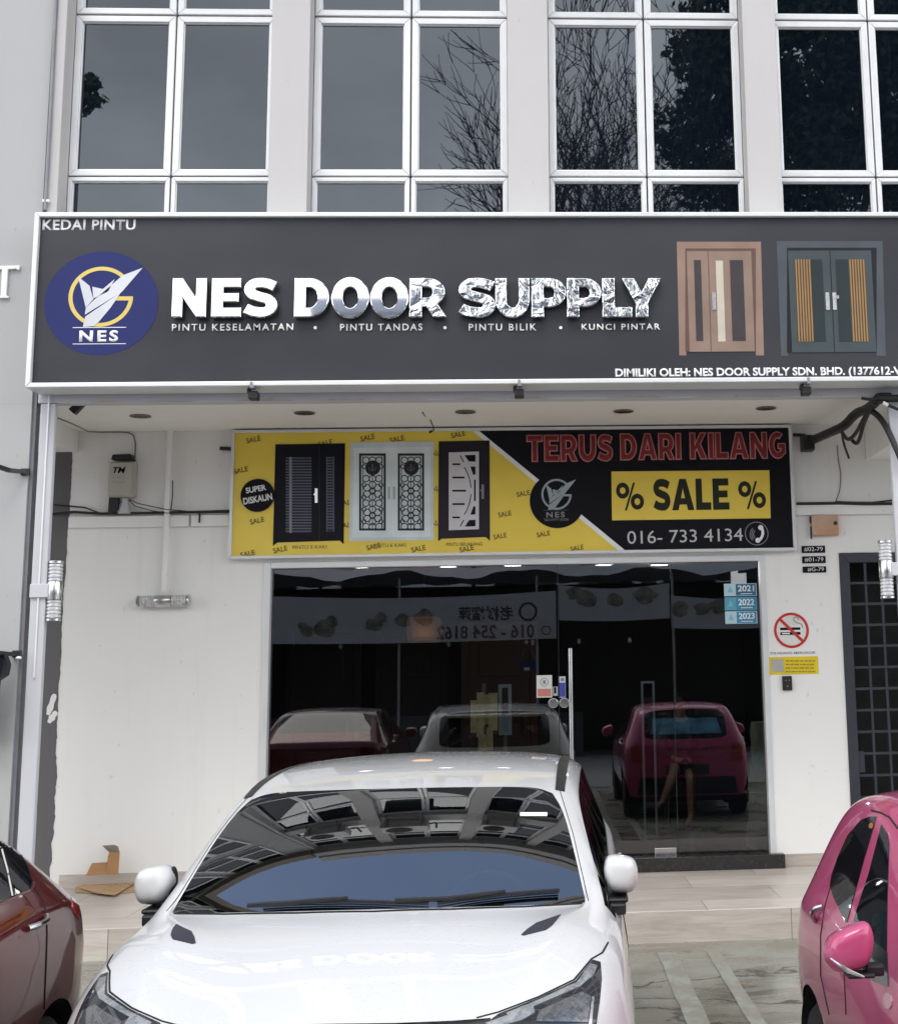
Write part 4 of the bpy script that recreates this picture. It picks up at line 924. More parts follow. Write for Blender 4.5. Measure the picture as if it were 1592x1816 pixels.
cable('telephone_cable', [([onY(x, y, YF + 0.3 + k * 0.32) for k, (x, y) in enumerate(((97, 739), (120, 748), (140, 757), (156, 765)))] + [onY(x, y, YW - 0.012) for x, y in ((170, 766), (210, 766), (228, 767), (237, 772), (240, 785), (240, 800), (239, 815))], 0.006)], 0.006, MT['gcable'], 'thin grey telephone cable looping down to the junction box', 'cable')
cable('stub_bracket', [([onY(390, 795, YW - 0.02), onY(409, 796, YW - 0.02)], 0.017)], 0.017, MT['blackplastic'], 'short black stub sticking out left of the sale signboard', 'bracket')
cable('dangling_wire', [([onZ(749, 731, 4.075), onY(756, 741, YW - 0.5), onY(762, 733, YW - 0.5), onY(763, 745, YW - 0.45), onY(768, 756, YW - 0.4), onY(769, 763, YW - 0.3), onY(764, 766, YW - 0.25)], 0.005), ([onY(762, 733, YW - 0.5), onY(763, 731, YW - 0.5)], 0.006), ([onY(766, 764, YW - 0.25), onY(761, 767, YW - 0.25)], 0.011)], 0.005, MT['cable'], 'thin crooked wire dangling from the ceiling in front of the sale signboard', 'wire')
# big cable bundle on the right
def C8(u, v, Y): return onY(1292 + u / 4.127, 680 + v / 4.127, Y)
y0, y1 = YW - 0.06, YF - 0.02
def cp(L): n = len(L) - 1; return [C8(u, v, y0 + (y1 - y0) * (i / n) ** 0.9) for i, (u, v) in enumerate(L)]
def smooth(P, k=3):
    P = [Vector(p) for p in P]
    for _ in range(k):
        Q = [P[0]]
        for a, b in zip(P, P[1:]): Q += [a * 0.75 + b * 0.25, a * 0.25 + b * 0.75]
        P = Q + [P[-1]]
    return P
bun = thing('cable_bundle', C8(580, 430, YW), 'thick taped black cable bundle rising from wall box to the front beam at right', 'cable bundle')
def tb(name, paths):
    g = MB()
    for P, r in paths: g.tube(smooth(P, 2), r, 10)
    return g.build(name, MT['cable'], bun, smooth=True)
arm = cp([(600, 420), (680, 385), (760, 350), (850, 310), (930, 215), (1010, 190), (1060, 150), (1100, 105)])
tb('main_bundle', [(arm, 0.040)])
tb('loose_loop', [([C8(830, 360, 11.4), C8(870, 420, 11.2), C8(930, 370, 11.0), C8(990, 250, 10.8), C8(1050, 150, 10.5), C8(1100, 110, 10.36)], 0.016), ([C8(890, 400, 11.3), C8(930, 445, 11.2), C8(955, 420, 11.1), C8(985, 300, 10.9), C8(1030, 200, 10.6), C8(1080, 140, 10.4)], 0.016), ([C8(826, 350, 11.4), C8(840, 440, 11.4), C8(880, 550, 11.4)], 0.010)])
tb('down_cable', [([C8(960, 200, 10.75), C8(1040, 195, 10.6), C8(1110, 250, 10.45), C8(1170, 350, 10.34), C8(1240, 510, 10.3), C8(1300, 640, 10.3)], 0.024), ([C8(1090, 100, 10.35), C8(1170, 112, 10.3), C8(1300, 105, 10.3)], 0.03), ([C8(1100, 130, 10.33), C8(1180, 165, 10.3), C8(1300, 215, 10.3)], 0.012), ([C8(970, 108, 10.33), C8(1040, 118, 10.33), C8(1110, 105, 10.33)], 0.012)])
g = MB(); a, b = C8(540, 490, YW - 0.12), C8(625, 375, YW - 0.12); g.box(a.x, b.x, YW - 0.13, YW - 0.002, a.z, b.z); g.build('wall_box', MT['blackplastic'], bun, bevel=0.01)
g = MB(); g.tube([C8(470, 375, YW - 0.03), C8(560, 380, YW - 0.04)], 0.016, 8); g.build('stub', MT['cable'], bun)
g = MB(); q = C8(1130, 105, YF - 0.01); g.box(q.x - 0.05, q.x + 0.06, YF - 0.05, YF + 0.02, q.z - 0.03, q.z + 0.035); g.build('clamp', MT['blackplastic'], bun, bevel=0.01)
g = MB(); g.tube([C8(1128, 140, 10.28), C8(1165, 160, 10.28)], 0.015, 8); g.build('connector', MT['white'], bun, smooth=True)
cable('thin_wall_wire', [(smooth([C8(795, 450, YW - 0.01), C8(800, 560, YW - 0.01), C8(822, 660, YW - 0.01), C8(815, 780, YW - 0.01), C8(780, 868, YW - 0.01)], 2), 0.004)], 0.004, MT['gcable'], 'thin grey wire hanging down the upper wall below the cable bundle', 'wire')
cable('ledge_cable', [([C8(u, v, YW - 0.05) for u, v in ((495, 880), (640, 879), (800, 876), (1000, 882), (1200, 880))], 0.014), ([C8(u, v, YW - 0.03) for u, v in ((780, 866), (900, 870), (1050, 872), (1200, 855))], 0.008)], 0.01, MT['cable'], 'black cables lying along the white ledge between signboard and right column', 'cable')
# rusty orange box
a, b = C8(612, 1110, YW - 0.07), C8(800, 960, YW - 0.07); t = thing('rusty_box', ((a.x + b.x) / 2, YW, a.z), 'rust stained orange metal box under the right ledge', 'box')
m = M('rusty_cream'); n1 = m.noise(5, 5); sx = m.n('ShaderNodeSeparateXYZ'); m.co(); m.link(m.tc.outputs['Object'], sx.inputs[0])
m.set(Base_Color=m.mix(m.rng(n1, 0.3, 0.7, 0.1, 1), (0.50, 0.40, 0.32), (0.50, 0.24, 0.12)), Roughness=0.7)
g = MB(); g.box(a.x, b.x, YW - 0.07, YW - 0.002, a.z, b.z); g.build('case', m.m, t, bevel=0.006)
g = MB(); g.box(a.x - 0.012, a.x, YW - 0.05, YW - 0.02, b.z - 0.07, b.z - 0.01); g.box(a.x - 0.01, a.x, YW - 0.05, YW - 0.02, a.z - 0.03, a.z + 0.08); g.build('hinge', MT['blackplastic'], t)
g = MB(); q = C8(780, 1022, YW - 0.07); g.lathe([(0.0, 0), (0.018, 0), (0.015, -0.012), (0, -0.012)], (q.x, YW - 0.0705, q.z), 'y', 14); g.build('knob', MT['blackplastic'], t)
# unit number plates
for k, (s, v0, v1) in enumerate((('#02-79', 1187, 1241), ('#01-79', 1263, 1317), ('#G-79', 1338, 1386))):
    Yp = YW - 0.012; a, b = C8(535 + k * 4, v1, Yp), C8(704 + k * 4, v0, Yp)
    t = thing('number_plate', ((a.x + b.x) / 2, YW, a.z), 'black number plate reading ' + s, 'number plate', 'unit number plates stacked on the pier')
    g = MB(); g.box(a.x, b.x, Yp, YW - 0.001, a.z, b.z); g.build('plate', MT['black'], t, bevel=0.002)
    g = MB(); w = (b.x - a.x); h = b.z - a.z; text_into(g, s, a.x + w * (0.1 if k < 2 else 0.2), b.x - w * 0.1, a.z + h * 0.18, b.z - h * 0.18, Yp - 0.0005, 0.0015, 0.0); g.build('digits', MT['alu'], t)
# no smoking sign, yellow notice, doorbell
Yp = YW - 0.004; c = xz(1403, 1118, Yp); s1 = 12.4 / 2470
t = thing('no_smoking_sign', (c[0], YW, c[1] - 0.16), 'round red no smoking sign with lettering DILARANG MEROKOK on the pier', 'sign')
MT['red'] = br('red_sign', (0.55, 0.035, 0.03))
g = MB(); g.disc(c[0], c[1], 29 * s1, Yp, YW - 0.001); g.build('disc', pm('sign_white', (0.70, 0.69, 0.66), 0.5), t)
g = MB(); g.ring(c[0], c[1], 26.5 * s1, 31 * s1, Yp - 0.002, Yp + 0.001); q = 29 * s1 * 0.707; d = 2.6 * s1
g.prism([(c[0] - q - d * .7, c[1] + q - d * .7), (c[0] - q + d * .7, c[1] + q + d * .7), (c[0] + q + d * .7, c[1] - q + d * .7), (c[0] + q - d * .7, c[1] - q - d * .7)], Yp - 0.0035, Yp - 0.0021); g.build('red_ring', MT['red'], t)
g = MB(); g.box(c[0] - 20 * s1, c[0] + 16 * s1, Yp - 0.001, Yp + 0.001, c[1] + 0.5 * s1, c[1] + 5 * s1); g.box(c[0] - 20 * s1, c[0] + 16 * s1, Yp - 0.001, Yp + 0.001, c[1] - 8 * s1, c[1] - 3 * s1); g.build('cigarette', MT['black'], t)
g = MB(); g.box(c[0] - 17 * s1, c[0] - 3 * s1, Yp - 0.0017, Yp - 0.0012, c[1] - 6.4 * s1, c[1] - 4.4 * s1); g.build('ash_marks', MT['white'], t)
g = MB(); P = [(c[0] + x * s1, Yp - 0.001, c[1] + z * s1) for x, z in ((20, 4), (19, 11), (9, 13), (4, 19), (7, 24), (13, 22), (13, 17))]; g.tube(smooth(P, 2), 0.004, 6); g.build('smoke', MT['grey'], t)
g = MB(); p0, p1 = xz(1366, 1161, Yp), xz(1446, 1155, Yp); text_into(g, 'DILARANG MEROKOK', p0[0], p1[0], p0[1], p1[1], Yp + 0.002, 0.0015, 0.01); g.build('lettering', pm('grey_letters', (0.30, 0.30, 0.31), 0.6), t)
a, b = xz(1363, 1197, Yp), xz(1450, 1164, Yp); t = thing('notice_sticker', ((a[0] + b[0]) / 2, YW, a[1]), 'yellow notice sticker below the no smoking sign', 'sticker')
g = MB(); g.box(a[0], b[0], Yp, YW - 0.001, a[1], b[1]); g.build('sheet', br('bright_yellow', (0.72, 0.54, 0.02)), t)
g = MB(); q0, q1 = xz(1368, 1192, Yp), xz(1389, 1169, Yp); g.box(q0[0], q1[0], Yp - 0.001, Yp + 0.0005, q0[1], q1[1]); g.build('grey_square', pm('grey_square', (0.42, 0.41, 0.36), 0.6), t)
g = MB(); rnd = random.Random(11)
for i in range(4):
    px = 1393; py = 1171 + i * 6.3
    while px < 1444:
        w = rnd.uniform(3, 9); p0, p1 = xz(px, py + 2.6, Yp), xz(min(px + w, 1445), py, Yp); g.box(p0[0], p1[0], Yp - 0.001, Yp + 0.0005, p0[1], p1[1]); px += w + 1.6
g.build('printed_lines', pm('olive_lines', (0.30, 0.22, 0.03), 0.6), t)
a, b = xz(1388, 1225, YW - 0.03), xz(1404, 1199, YW - 0.03); t = thing('doorbell', ((a[0] + b[0]) / 2, YW, a[1]), 'small black doorbell unit under the yellow sticker', 'doorbell')
g = MB(); g.box(a[0], b[0], YW - 0.03, YW - 0.001, a[1], b[1]); g.build('case', MT['blackplastic'], t, bevel=0.006)
g = MB()
for fx, fz in ((0.35, 0.7), (0.7, 0.7), (0.5, 0.3)): g.disc(a[0] + (b[0] - a[0]) * fx, a[1] + (b[1] - a[1]) * fz, 0.007, YW - 0.033, YW - 0.0302, 12)
g.build('buttons', MT['grey'], t)
# stickers on the glass
Yg = YGL - 0.004
MT['skyblue'] = br('sticker_blue', (0.05, 0.26, 0.42)); MT['palesticker'] = br('sticker_pale', (0.46, 0.62, 0.68)); MT['dkblue'] = br('sticker_dark_blue', (0.03, 0.15, 0.27))
for k, (s, py0, py1) in enumerate((('2021', 1034, 1058), ('2022', 1058, 1083), ('2023', 1083, 1107))):
    a, b = xz(1284 + k, py1, Yg), xz(1341 + k * 0.5, py0, Yg); t = thing('year_sticker', ((a[0] + b[0]) / 2, YGL, a[1]), 'blue year sticker reading %s on the right glass' % s, 'sticker', 'year stickers on the glass')
    g = MB(); g.box(a[0], b[0], Yg, Yg + 0.002, a[1] + 0.002, b[1] - 0.002); g.build('sheet', MT['palesticker'] if k != 1 else br('sticker_mid', (0.12, 0.36, 0.50)), t)
    g = MB(); w = b[0] - a[0]; h = b[1] - a[1]; g.box(a[0] + w * 0.36, b[0] - w * 0.03, Yg - 0.001, Yg + 0.0005, a[1] + h * 0.06, b[1] - h * 0.06); g.build('year_field', MT['dkblue'] if k == 0 else MT['skyblue'], t)
    g = MB(); text_into(g, s, a[0] + w * 0.42, b[0] - w * 0.08, a[1] + h * 0.36, b[1] - h * 0.16, Yg - 0.0012, 0.0006, 0.025); g.box(a[0] + w * 0.5, b[0] - w * 0.14, Yg - 0.0016, Yg - 0.0011, a[1] + h * 0.16, a[1] + h * 0.21); g.build('year_text', MT['white'], t)
    g = MB(); g.prism([(a[0] + w * 0.1, a[1] + h * 0.3), (a[0] + w * 0.27, a[1] + h * 0.3), (a[0] + w * 0.185, a[1] + h * 0.8)], Yg - 0.001, Yg + 0.0005); g.build('mark', br('sticker_cyan', (0.22, 0.50, 0.62)), t)
t = thing('paper_note', onY(1309, 1035, Yg), 'torn white paper above the year stickers on the right glass', 'paper')
g = MB(); pxpoly(g, [(1296, 1035), (1295.5, 1014), (1308, 1012), (1308, 1017), (1323, 1016), (1323.5, 1035)], Yg, Yg + 0.002); g.build('sheet', br('paper_grey', (0.52, 0.55, 0.57)), t)
def gl_sticker(name, label, x0, y0, x1, y1, m, cat, parts):
    t = thing(name, onY((x0 + x1) / 2, y1, YGL), label, cat); Y = YGL - 0.017
    g = MB(); flat(g, x0, y0, x1, y1, Y, 0.002); g.build('sheet', m, t)
    for nm, (a_, b_, c_, d_), mm_ in parts: g = MB(); flat(g, a_, b_, c_, d_, Y - 0.001, 0.0012); g.build(nm, mm_, t)
    return t
t = gl_sticker('door_sticker', 'white and red square sticker left of the door handle', 951, 1198, 979, 1237, br('sticker_white', (0.62, 0.62, 0.60)), 'sticker', [('red_field', (953, 1222, 977, 1235), br('sticker_red', (0.52, 0.20, 0.17)))])
g = MB(); c = xz(965, 1210, YGL - 0.02); g.ring(c[0], c[1], 0.030, 0.036, YGL - 0.019, YGL - 0.0175); g.box(c[0] - 0.012, c[0] + 0.012, YGL - 0.019, YGL - 0.0178, c[1] - 0.016, c[1] + 0.016); g.build('round_mark', MT['grey'], t)
gl_sticker('door_sticker', 'narrow blue and white vertical sticker beside the door handle', 990, 1200, 1003, 1237, br('sticker_white2', (0.62, 0.63, 0.66)), 'sticker', [('blue_field', (990.6, 1211, 1002.4, 1236), br('sticker_violet_blue', (0.07, 0.08, 0.36))), ('grey_mark', (994, 1203, 1000, 1208), MT['grey'])])
gl_sticker('lock_plate', 'small pale plate between the two door stickers', 980, 1218, 989, 1234, br('plate_grey', (0.40, 0.42, 0.42)), 'plate', [('slot', (982, 1219, 986, 1230), MT['black'])])
# things inside the shop, seen through the glass
t = thing('hanging_sign', onY(935, 1190, YGL + 0.15), 'small dark blue sign hanging on strings behind the glass', 'sign')
g = MB(); Y = YGL + 0.15; pxpoly(g, [(922, 1172), (953, 1172), (954, 1188), (921, 1188)], Y, Y + 0.01); g.build('board', br('deep_blue', (0.03, 0.04, 0.16)), t)
g = MB(); g.tube([onY(924, 1172, Y), onY(933, 1140, Y), onY(951, 1172, Y)], 0.002, 5); g.build('string', MT['grey'], t)
g = MB(); q = onY(933, 1139, Y); g.ellipsoid(q, (0.018, 0.01, 0.018)); g.build('sucker', MT['lens'], t, smooth=True)
g = MB(); flat(g, 929, 1184, 939, 1189, Y - 0.002, 0.0015); g.build('label_patch', MT['white'], t)
FL = 0.262
t = thing('display_stand', onZ(870, 1400, FL), 'tall display with yellow paper decorations inside the shop', 'display')
Y = 14.6
g = MB(); 
MT['paperY'] = pm('yellow_paper', (0.80, 0.70, 0.36), 0.7, 0, 0.25, 14); MT['paleblue'] = pm('pale_panel', (0.45, 0.52, 0.56), 0.5)
def rnd_sheet(g, x0, y0, x1, y1, Yc, rz=0.0):
    a, b = xz(x0, y1, Yc), xz(x1, y0, Yc); g.box(a[0], b[0], Yc, Yc + 0.01, a[1], b[1])
for (x0, y0, x1, y1) in ((834, 1242, 846, 1300), (845, 1228, 858, 1308), (857, 1232, 867, 1285), (866, 1229, 882, 1296), (862, 1290, 874, 1330), (848, 1303, 862, 1362)): rnd_sheet(g, x0, y0, x1, y1, Y + 0.02 * ((x0 * 7) % 5))
g.build('yellow_paper', MT['paperY'], t)
q = onY(858, 1300, Y + 0.1); g = MB(); g.box(q.x - 0.02, q.x + 0.02, Y + 0.12, Y + 0.16, FL, q.z + 0.5); g.box(q.x - 0.2, q.x + 0.2, Y, Y + 0.3, FL, FL + 0.03); g.build('post', MT['grey'], t)
t = thing('machine_panel', onZ(896, 1400, FL), 'pale upright machine panel beside the yellow papers', 'panel')  # plain pale material, the panel has no glow
g = MB(); a, b = xz(883, 1306, Y), xz(906, 1214, Y); g.mitre(a[0], b[0], a[1], b[1], 0.035, Y + 0.2, Y + 0.26); g.box(a[0] + 0.02, b[0] - 0.02, Y + 0.22, Y + 0.25, a[1] + 0.02, a[1] + 0.2); g.build('frame', MT['paleblue'], t)
g = MB(); g.box(a[0] + 0.05, a[0] + 0.09, Y + 0.22, Y + 0.25, FL, a[1] + 0.03); g.box(a[0] - 0.05, b[0] + 0.05, Y + 0.1, Y + 0.35, FL, FL + 0.03); g.build('leg', MT['grey'], t)
Y = 14.4; t = thing('standing_mirror', onZ(1152, 1400, FL), 'pale framed upright panel standing behind the glass door', 'panel')
g = MB(); a, b = xz(1139, 1335, Y), xz(1160, 1208, Y); g.mitre(a[0], b[0], FL, b[1], 0.022, Y, Y + 0.03); g.build('frame', MT['paleblue'], t); g = MB(); g.box(a[0] + 0.02, b[0] - 0.02, Y + 0.01, Y + 0.02, FL + 0.02, b[1] - 0.02); g.build('glass', darkglass('mirror_dark'), t)
# sample doors standing along the back and the left
for k, (x0, x1, Yc, col, lab) in enumerate(((-2.9, -2.05, 16.6, (0.05, 0.04, 0.035), 'dark sample door standing far left inside the shop'), (-1.9, -1.05, 16.8, (0.07, 0.06, 0.055), 'grey sample door second from left inside the shop'), (-0.85, 0.0, 15.9, (0.07, 0.034, 0.018), 'warm brown sample door lit by the orange lamp inside the shop'))):
    t = thing('sample_door', ((x0 + x1) / 2, Yc, FL), lab, 'door', 'sample doors inside the shop')
    dm = pm('sample_door_%d' % k, col, 0.45); g = MB(); g.mitre(x0, x1, FL, FL + 2.2, 0.08, Yc - 0.02, Yc + 0.06); g.build('frame', dm, t, bevel=0.004)
    g = MB(); g.box(x0 + 0.082, x1 - 0.082, Yc, Yc + 0.04, FL + 0.01, FL + 2.118); lf = g.build('leaf', dm, t)
    g = MB()
    for zz_ in (0.3, 0.95, 1.6): g.box(x0 + 0.2, x1 - 0.2, Yc - 0.012, Yc - 0.0005, FL + zz_, FL + zz_ + 0.42)
    g.build('panel', dm, lf, bevel=0.006); g = MB(); g.tube([(x1 - 0.14, Yc - 0.05, FL + 0.95), (x1 - 0.14, Yc - 0.05, FL + 1.15)], 0.01, 8); g.build('handle', MT['steel'], lf)
v = onY(752, 1118, 15.6); t = thing('orange_lamp', (v.x, v.y, v.z), 'dim warm orange lamp glowing deep inside the shop', 'lamp')
g = MB(); g.box(v.x - 0.19, v.x + 0.19, v.y - 0.1, v.y + 0.1, v.z - 0.13, v.z + 0.15); g.build('lamp_shade', emit('orange_glow', (1.0, 0.42, 0.16), 0.035), t, bevel=0.06)
g = MB(); g.tube([v + Vector((0, 0, 0.14)), (v.x, v.y, RZ)], 0.006, 6); g.build('cord', MT['cable'], t)
pl = bpy.data.lights.new('orange_lamp_light', 'POINT'); po = bpy.data.objects.new('orange_lamp_light', pl); COL.objects.link(po); pl.energy = 1.2; pl.color = (1, 0.42, 0.14); pl.shadow_soft_size = 0.12; po.parent = t; po.location = (0, -0.2, -0.05)
# counter, sack, stool, seated person
Y = 15.0; a, b = xz(1236, 1466, Y), xz(1336, 1345, Y)
t = thing('shop_counter', ((a[0] + b[0]) / 2, Y, FL), 'dark blue counter beside the seated person inside the shop', 'counter'); MT['ctr'] = pm('counter_navy', (0.028, 0.032, 0.055), 0.4)
g = MB(); g.box(a[0], b[0], Y, Y + 0.5, FL, 1.0); g.build('body', MT['ctr'], t, bevel=0.005); g = MB(); g.box(a[0] - 0.03, b[0] + 0.03, Y - 0.03, Y + 0.53, 1.001, 1.03); g.build('counter_top', MT['ctr'], t, bevel=0.004)
Y = 13.35; g = MB(); vs = []
t = thing('covered_stack', (2.08, 13.35, FL), 'tall beige green wrapped stack leaning at the right inside the glass', 'package')
a, b = onY(1331, 1450, Y), onY(1361, 1290, Y)
n = 14
for j in range(n + 1):
    z = FL + (b.z + 0.05 - FL) * j / n; w = 0.34 - 0.13 * j / n; row = []
    for k in range(20):
        an = 2 * math.pi * k / 20; r = 1 + 0.06 * math.sin(3 * an + j) + 0.04 * math.sin(7 * an - j * 1.7)
        row.append(g.bm.verts.new((2.16 + w * 0.62 * r * max(-1, min(1, 1.35 * math.cos(an))), Y + w * 0.7 * r * max(-1, min(1, 1.35 * math.sin(an))), z)))
    vs.append(row)
for j in range(n):
    for k in range(20): g.bm.faces.new((vs[j][k], vs[j][(k + 1) % 20], vs[j + 1][(k + 1) % 20], vs[j + 1][k]))
g.bm.faces.new(vs[-1])
g.build('wrap', pm('beige_green_wrap', (0.30, 0.32, 0.24), 0.6, 0, 0.2, 6), t, smooth=True)
g = MB(); g.tube([(2.16 + 0.235 * math.cos(q * 0.3) , Y + 0.235 * math.sin(q * 0.3), FL + 0.5) for q in range(22)], 0.012, 6); g.build('strap', MT['grey'], t)
PX, PY = 1.58, 15.35
t = thing('stool', (PX, PY + 0.42, FL), 'dark stool carrying the seated person inside the shop', 'stool')
g = MB(); g.box(PX - 0.2, PX + 0.2, PY + 0.2, PY + 0.6, FL + 0.44, FL + 0.48); g.build('seat', MT['blackplastic'], t, bevel=0.01)
for sx in (-1, 1):
    for sy in (-1, 1): g = MB(); g.tube([(PX + sx * 0.16, PY + 0.4 + sy * 0.16, FL + 0.44), (PX + sx * 0.18, PY + 0.4 + sy * 0.18, FL)], 0.012, 8); g.build('leg', MT['grey'], t)
def skin_obj(name, nodes, edges, m, parent, sub=2, rootn=None):
    """nodes: name -> (x, y, z, radius or (rx, ry)) in world coordinates"""
    ks = list(nodes); ix = {k: i for i, k in enumerate(ks)}
    me = bpy.data.meshes.new(name); me.from_pydata([nodes[k][:3] for k in ks], [(ix[a], ix[b]) for a, b in edges], [])
    o = bpy.data.objects.new(name, me); COL.objects.link(o)
    md = o.modifiers.new('Skin', 'SKIN'); md.use_smooth_shade = True
    sv = me.skin_vertices[0].data
    for k in ks:
        r = nodes[k][3]; sv[ix[k]].radius = r if isinstance(r, tuple) else (r, r)
    if rootn: 
        for q in sv: q.use_root = False
        sv[ix[rootn]].use_root = True
    s_ = o.modifiers.new('Sub', 'SUBSURF'); s_.levels = sub; s_.render_levels = sub
    dg = bpy.context.evaluated_depsgraph_get(); me2 = bpy.data.meshes.new_from_object(o.evaluated_get(dg)); bpy.data.objects.remove(o); bpy.data.meshes.remove(me)
    g = MB(); g.bm.from_mesh(me2); bpy.data.meshes.remove(me2)
    return g.build(name, m, parent, smooth=True)
x, y = PX, PY + 0.40
N = dict(pelvis=(x, y, FL + 0.56, (0.13, 0.10)), waist=(x, y + 0.02, FL + 0.72, (0.105, 0.08)), chest=(x, y + 0.02, FL + 0.93, (0.13, 0.085)), neck0=(x, y + 0.01, FL + 1.07, (0.07, 0.06)), neck=(x, y - 0.01, FL + 1.13, 0.047), head=(x, y - 0.035, FL + 1.22, (0.07, 0.085)), crown=(x, y - 0.02, FL + 1.31, (0.06, 0.07)),
 hipl=(x - 0.09, y - 0.05, FL + 0.54, 0.088), kneel=(x - 0.12, y - 0.44, FL + 0.60, 0.056), calfl=(x - 0.19, y - 0.50, FL + 0.42, 0.053), ankl=(x - 0.27, y - 0.50, FL + 0.25, 0.034), footl=(x - 0.36, y - 0.58, FL + 0.20, 0.030), toel=(x - 0.41, y - 0.62, FL + 0.165, 0.020),
 hipr=(x + 0.09, y - 0.05, FL + 0.54, 0.088), kneer=(x + 0.05, y - 0.44, FL + 0.50, 0.056), calfr=(x + 0.045, y - 0.42, FL + 0.33, 0.053), ankr=(x + 0.045, y - 0.42, FL + 0.085, 0.035), footr=(x + 0.0, y - 0.53, FL + 0.04, 0.030), toer=(x - 0.025, y - 0.60, FL + 0.025, 0.020))
E = [('pelvis', 'waist'), ('waist', 'chest'), ('chest', 'neck0'), ('neck0', 'neck'), ('neck', 'head'), ('head', 'crown')]
for s_ in 'lr': E += [('pelvis', 'hip' + s_), ('hip' + s_, 'knee' + s_), ('knee' + s_, 'calf' + s_), ('calf' + s_, 'ank' + s_), ('ank' + s_, 'foot' + s_), ('foot' + s_, 'toe' + s_)]
for s_, q in (('l', -1), ('r', 1)):
    N['sh' + s_] = (x + q * 0.165, y + 0.02, FL + 1.02, 0.055); N['el' + s_] = (x + q * 0.22, y - 0.05, FL + 0.76, 0.040); N['wr' + s_] = (x + q * 0.10, y - 0.26, FL + 0.68, 0.026); N['palm' + s_] = (x + q * 0.075, y - 0.32, FL + 0.675, (0.036, 0.018))
    E += [('neck0', 'sh' + s_), ('sh' + s_, 'el' + s_), ('el' + s_, 'wr' + s_), ('wr' + s_, 'palm' + s_)]
    for i, (dx, ln) in enumerate(((-0.030, 0.062), (-0.010, 0.075), (0.010, 0.070), (0.030, 0.055))):
        N['f%s%d' % (s_, i)] = (x + q * 0.07 + dx, y - 0.32 - ln * 0.6, FL + 0.672, 0.009); N['g%s%d' % (s_, i)] = (x + q * 0.068 + dx, y - 0.32 - ln, FL + 0.655, 0.008)
        E += [('palm' + s_, 'f%s%d' % (s_, i)), ('f%s%d' % (s_, i), 'g%s%d' % (s_, i))]
    N['th' + s_] = (x + q * 0.03, y - 0.31, FL + 0.685, 0.010); N['tt' + s_] = (x + q * 0.015, y - 0.345, FL + 0.683, 0.009); E += [('palm' + s_, 'th' + s_), ('th' + s_, 'tt' + s_)]
pr_ = thing('person', (x, y, FL), 'person in dark clothes seated cross legged with bare legs behind the right glass', 'person')
MT['skin'] = pm('skin', (0.42, 0.25, 0.18), 0.5, 0, 0.06, 6)
skin_obj('body', N, E, MT['skin'], pr_, 2, 'pelvis')
C_ = dict(p=(x, y - 0.02, FL + 0.56, (0.155, 0.125)), w=(x, y + 0.02, FL + 0.74, (0.125, 0.10)), c=(x, y + 0.02, FL + 0.94, (0.15, 0.105)), s=(x, y + 0.015, FL + 1.085, (0.085, 0.075)), l=(x - 0.105, y - 0.28, FL + 0.585, 0.088), r=(x + 0.07, y - 0.28, FL + 0.53, 0.088), sl=(x - 0.172, y + 0.015, FL + 1.015, 0.078), sr=(x + 0.172, y + 0.015, FL + 1.015, 0.078), al=(x - 0.222, y - 0.05, FL + 0.76, 0.058), ar=(x + 0.222, y - 0.05, FL + 0.76, 0.058), wl=(x - 0.11, y - 0.245, FL + 0.685, 0.036), wr=(x + 0.11, y - 0.245, FL + 0.685, 0.036))
skin_obj('clothing', C_, [('p', 'w'), ('w', 'c'), ('c', 's'), ('p', 'l'), ('p', 'r'), ('s', 'sl'), ('s', 'sr'), ('sl', 'al'), ('sr', 'ar'), ('al', 'wl'), ('ar', 'wr')], pm('dark_clothes', (0.02, 0.018, 0.024), 0.85), pr_, 2, 'p')
g = MB(); g.ellipsoid((x, y + 0.005, FL + 1.285), (0.088, 0.095, 0.09)); g.ellipsoid((x, y + 0.05, FL + 1.17), (0.085, 0.055, 0.14)); g.build('hair', pm('black_hair', (0.012, 0.01, 0.009), 0.5), pr_, smooth=True)
g = MB()
for q in (-1, 1): g.ellipsoid((x + q * 0.030, y - 0.112, FL + 1.245), (0.012, 0.008, 0.006)); g.ellipsoid((x + q * 0.074, y - 0.03, FL + 1.235), (0.01, 0.02, 0.03))
g.ellipsoid((x, y - 0.125, FL + 1.215), (0.011, 0.016, 0.02)); g.ellipsoid((x, y - 0.115, FL + 1.178), (0.022, 0.008, 0.006)); g.build('face_features', pm('face_tone', (0.26, 0.14, 0.11), 0.5), pr_, smooth=True)
# ------------------------------------------------------------------ cardboard on the walkway
MT['card'] = pm('cardboard', (0.44, 0.29, 0.15), 0.85, 0, 0.10, 8, 0.08, 90); MT['card2'] = pm('cardboard_dark', (0.36, 0.19, 0.085), 0.85, 0, 0.12, 8)
def sheet(name, pts, z0, m, label, rng_=0.012, sub=None):
    g = MB(); P = [onZ(x, y, z0) for x, y in pts]
    g.prismz([(p.x, p.y) for p in P], z0, z0 + 0.006); bmesh.ops.triangulate(g.bm, faces=g.bm.faces[:]); bmesh.ops.subdivide_edges(g.bm, edges=g.bm.edges[:], cuts=3, use_grid_fill=True)
    for v in g.bm.verts: v.co.z += rng_ * (0.5 + 0.5 * math.sin(v.co.x * 7 + v.co.y * 5)) 
    o = g.build(name, m, None); tag(o, label, 'cardboard'); return o
sheet('cardboard_sheet', [(134, 1584), (134, 1566), (170, 1553), (238, 1552), (247, 1562), (243, 1583), (200, 1586)], HW + 0.002, MT['card'], 'lower flattened cardboard sheet lying on the tiles by the left wall', 0.004)
t = thing('cardboard_sheet', onZ(190, 1587, HW), 'upper flattened cardboard sheet with rows of printed marks by the left wall', 'cardboard')
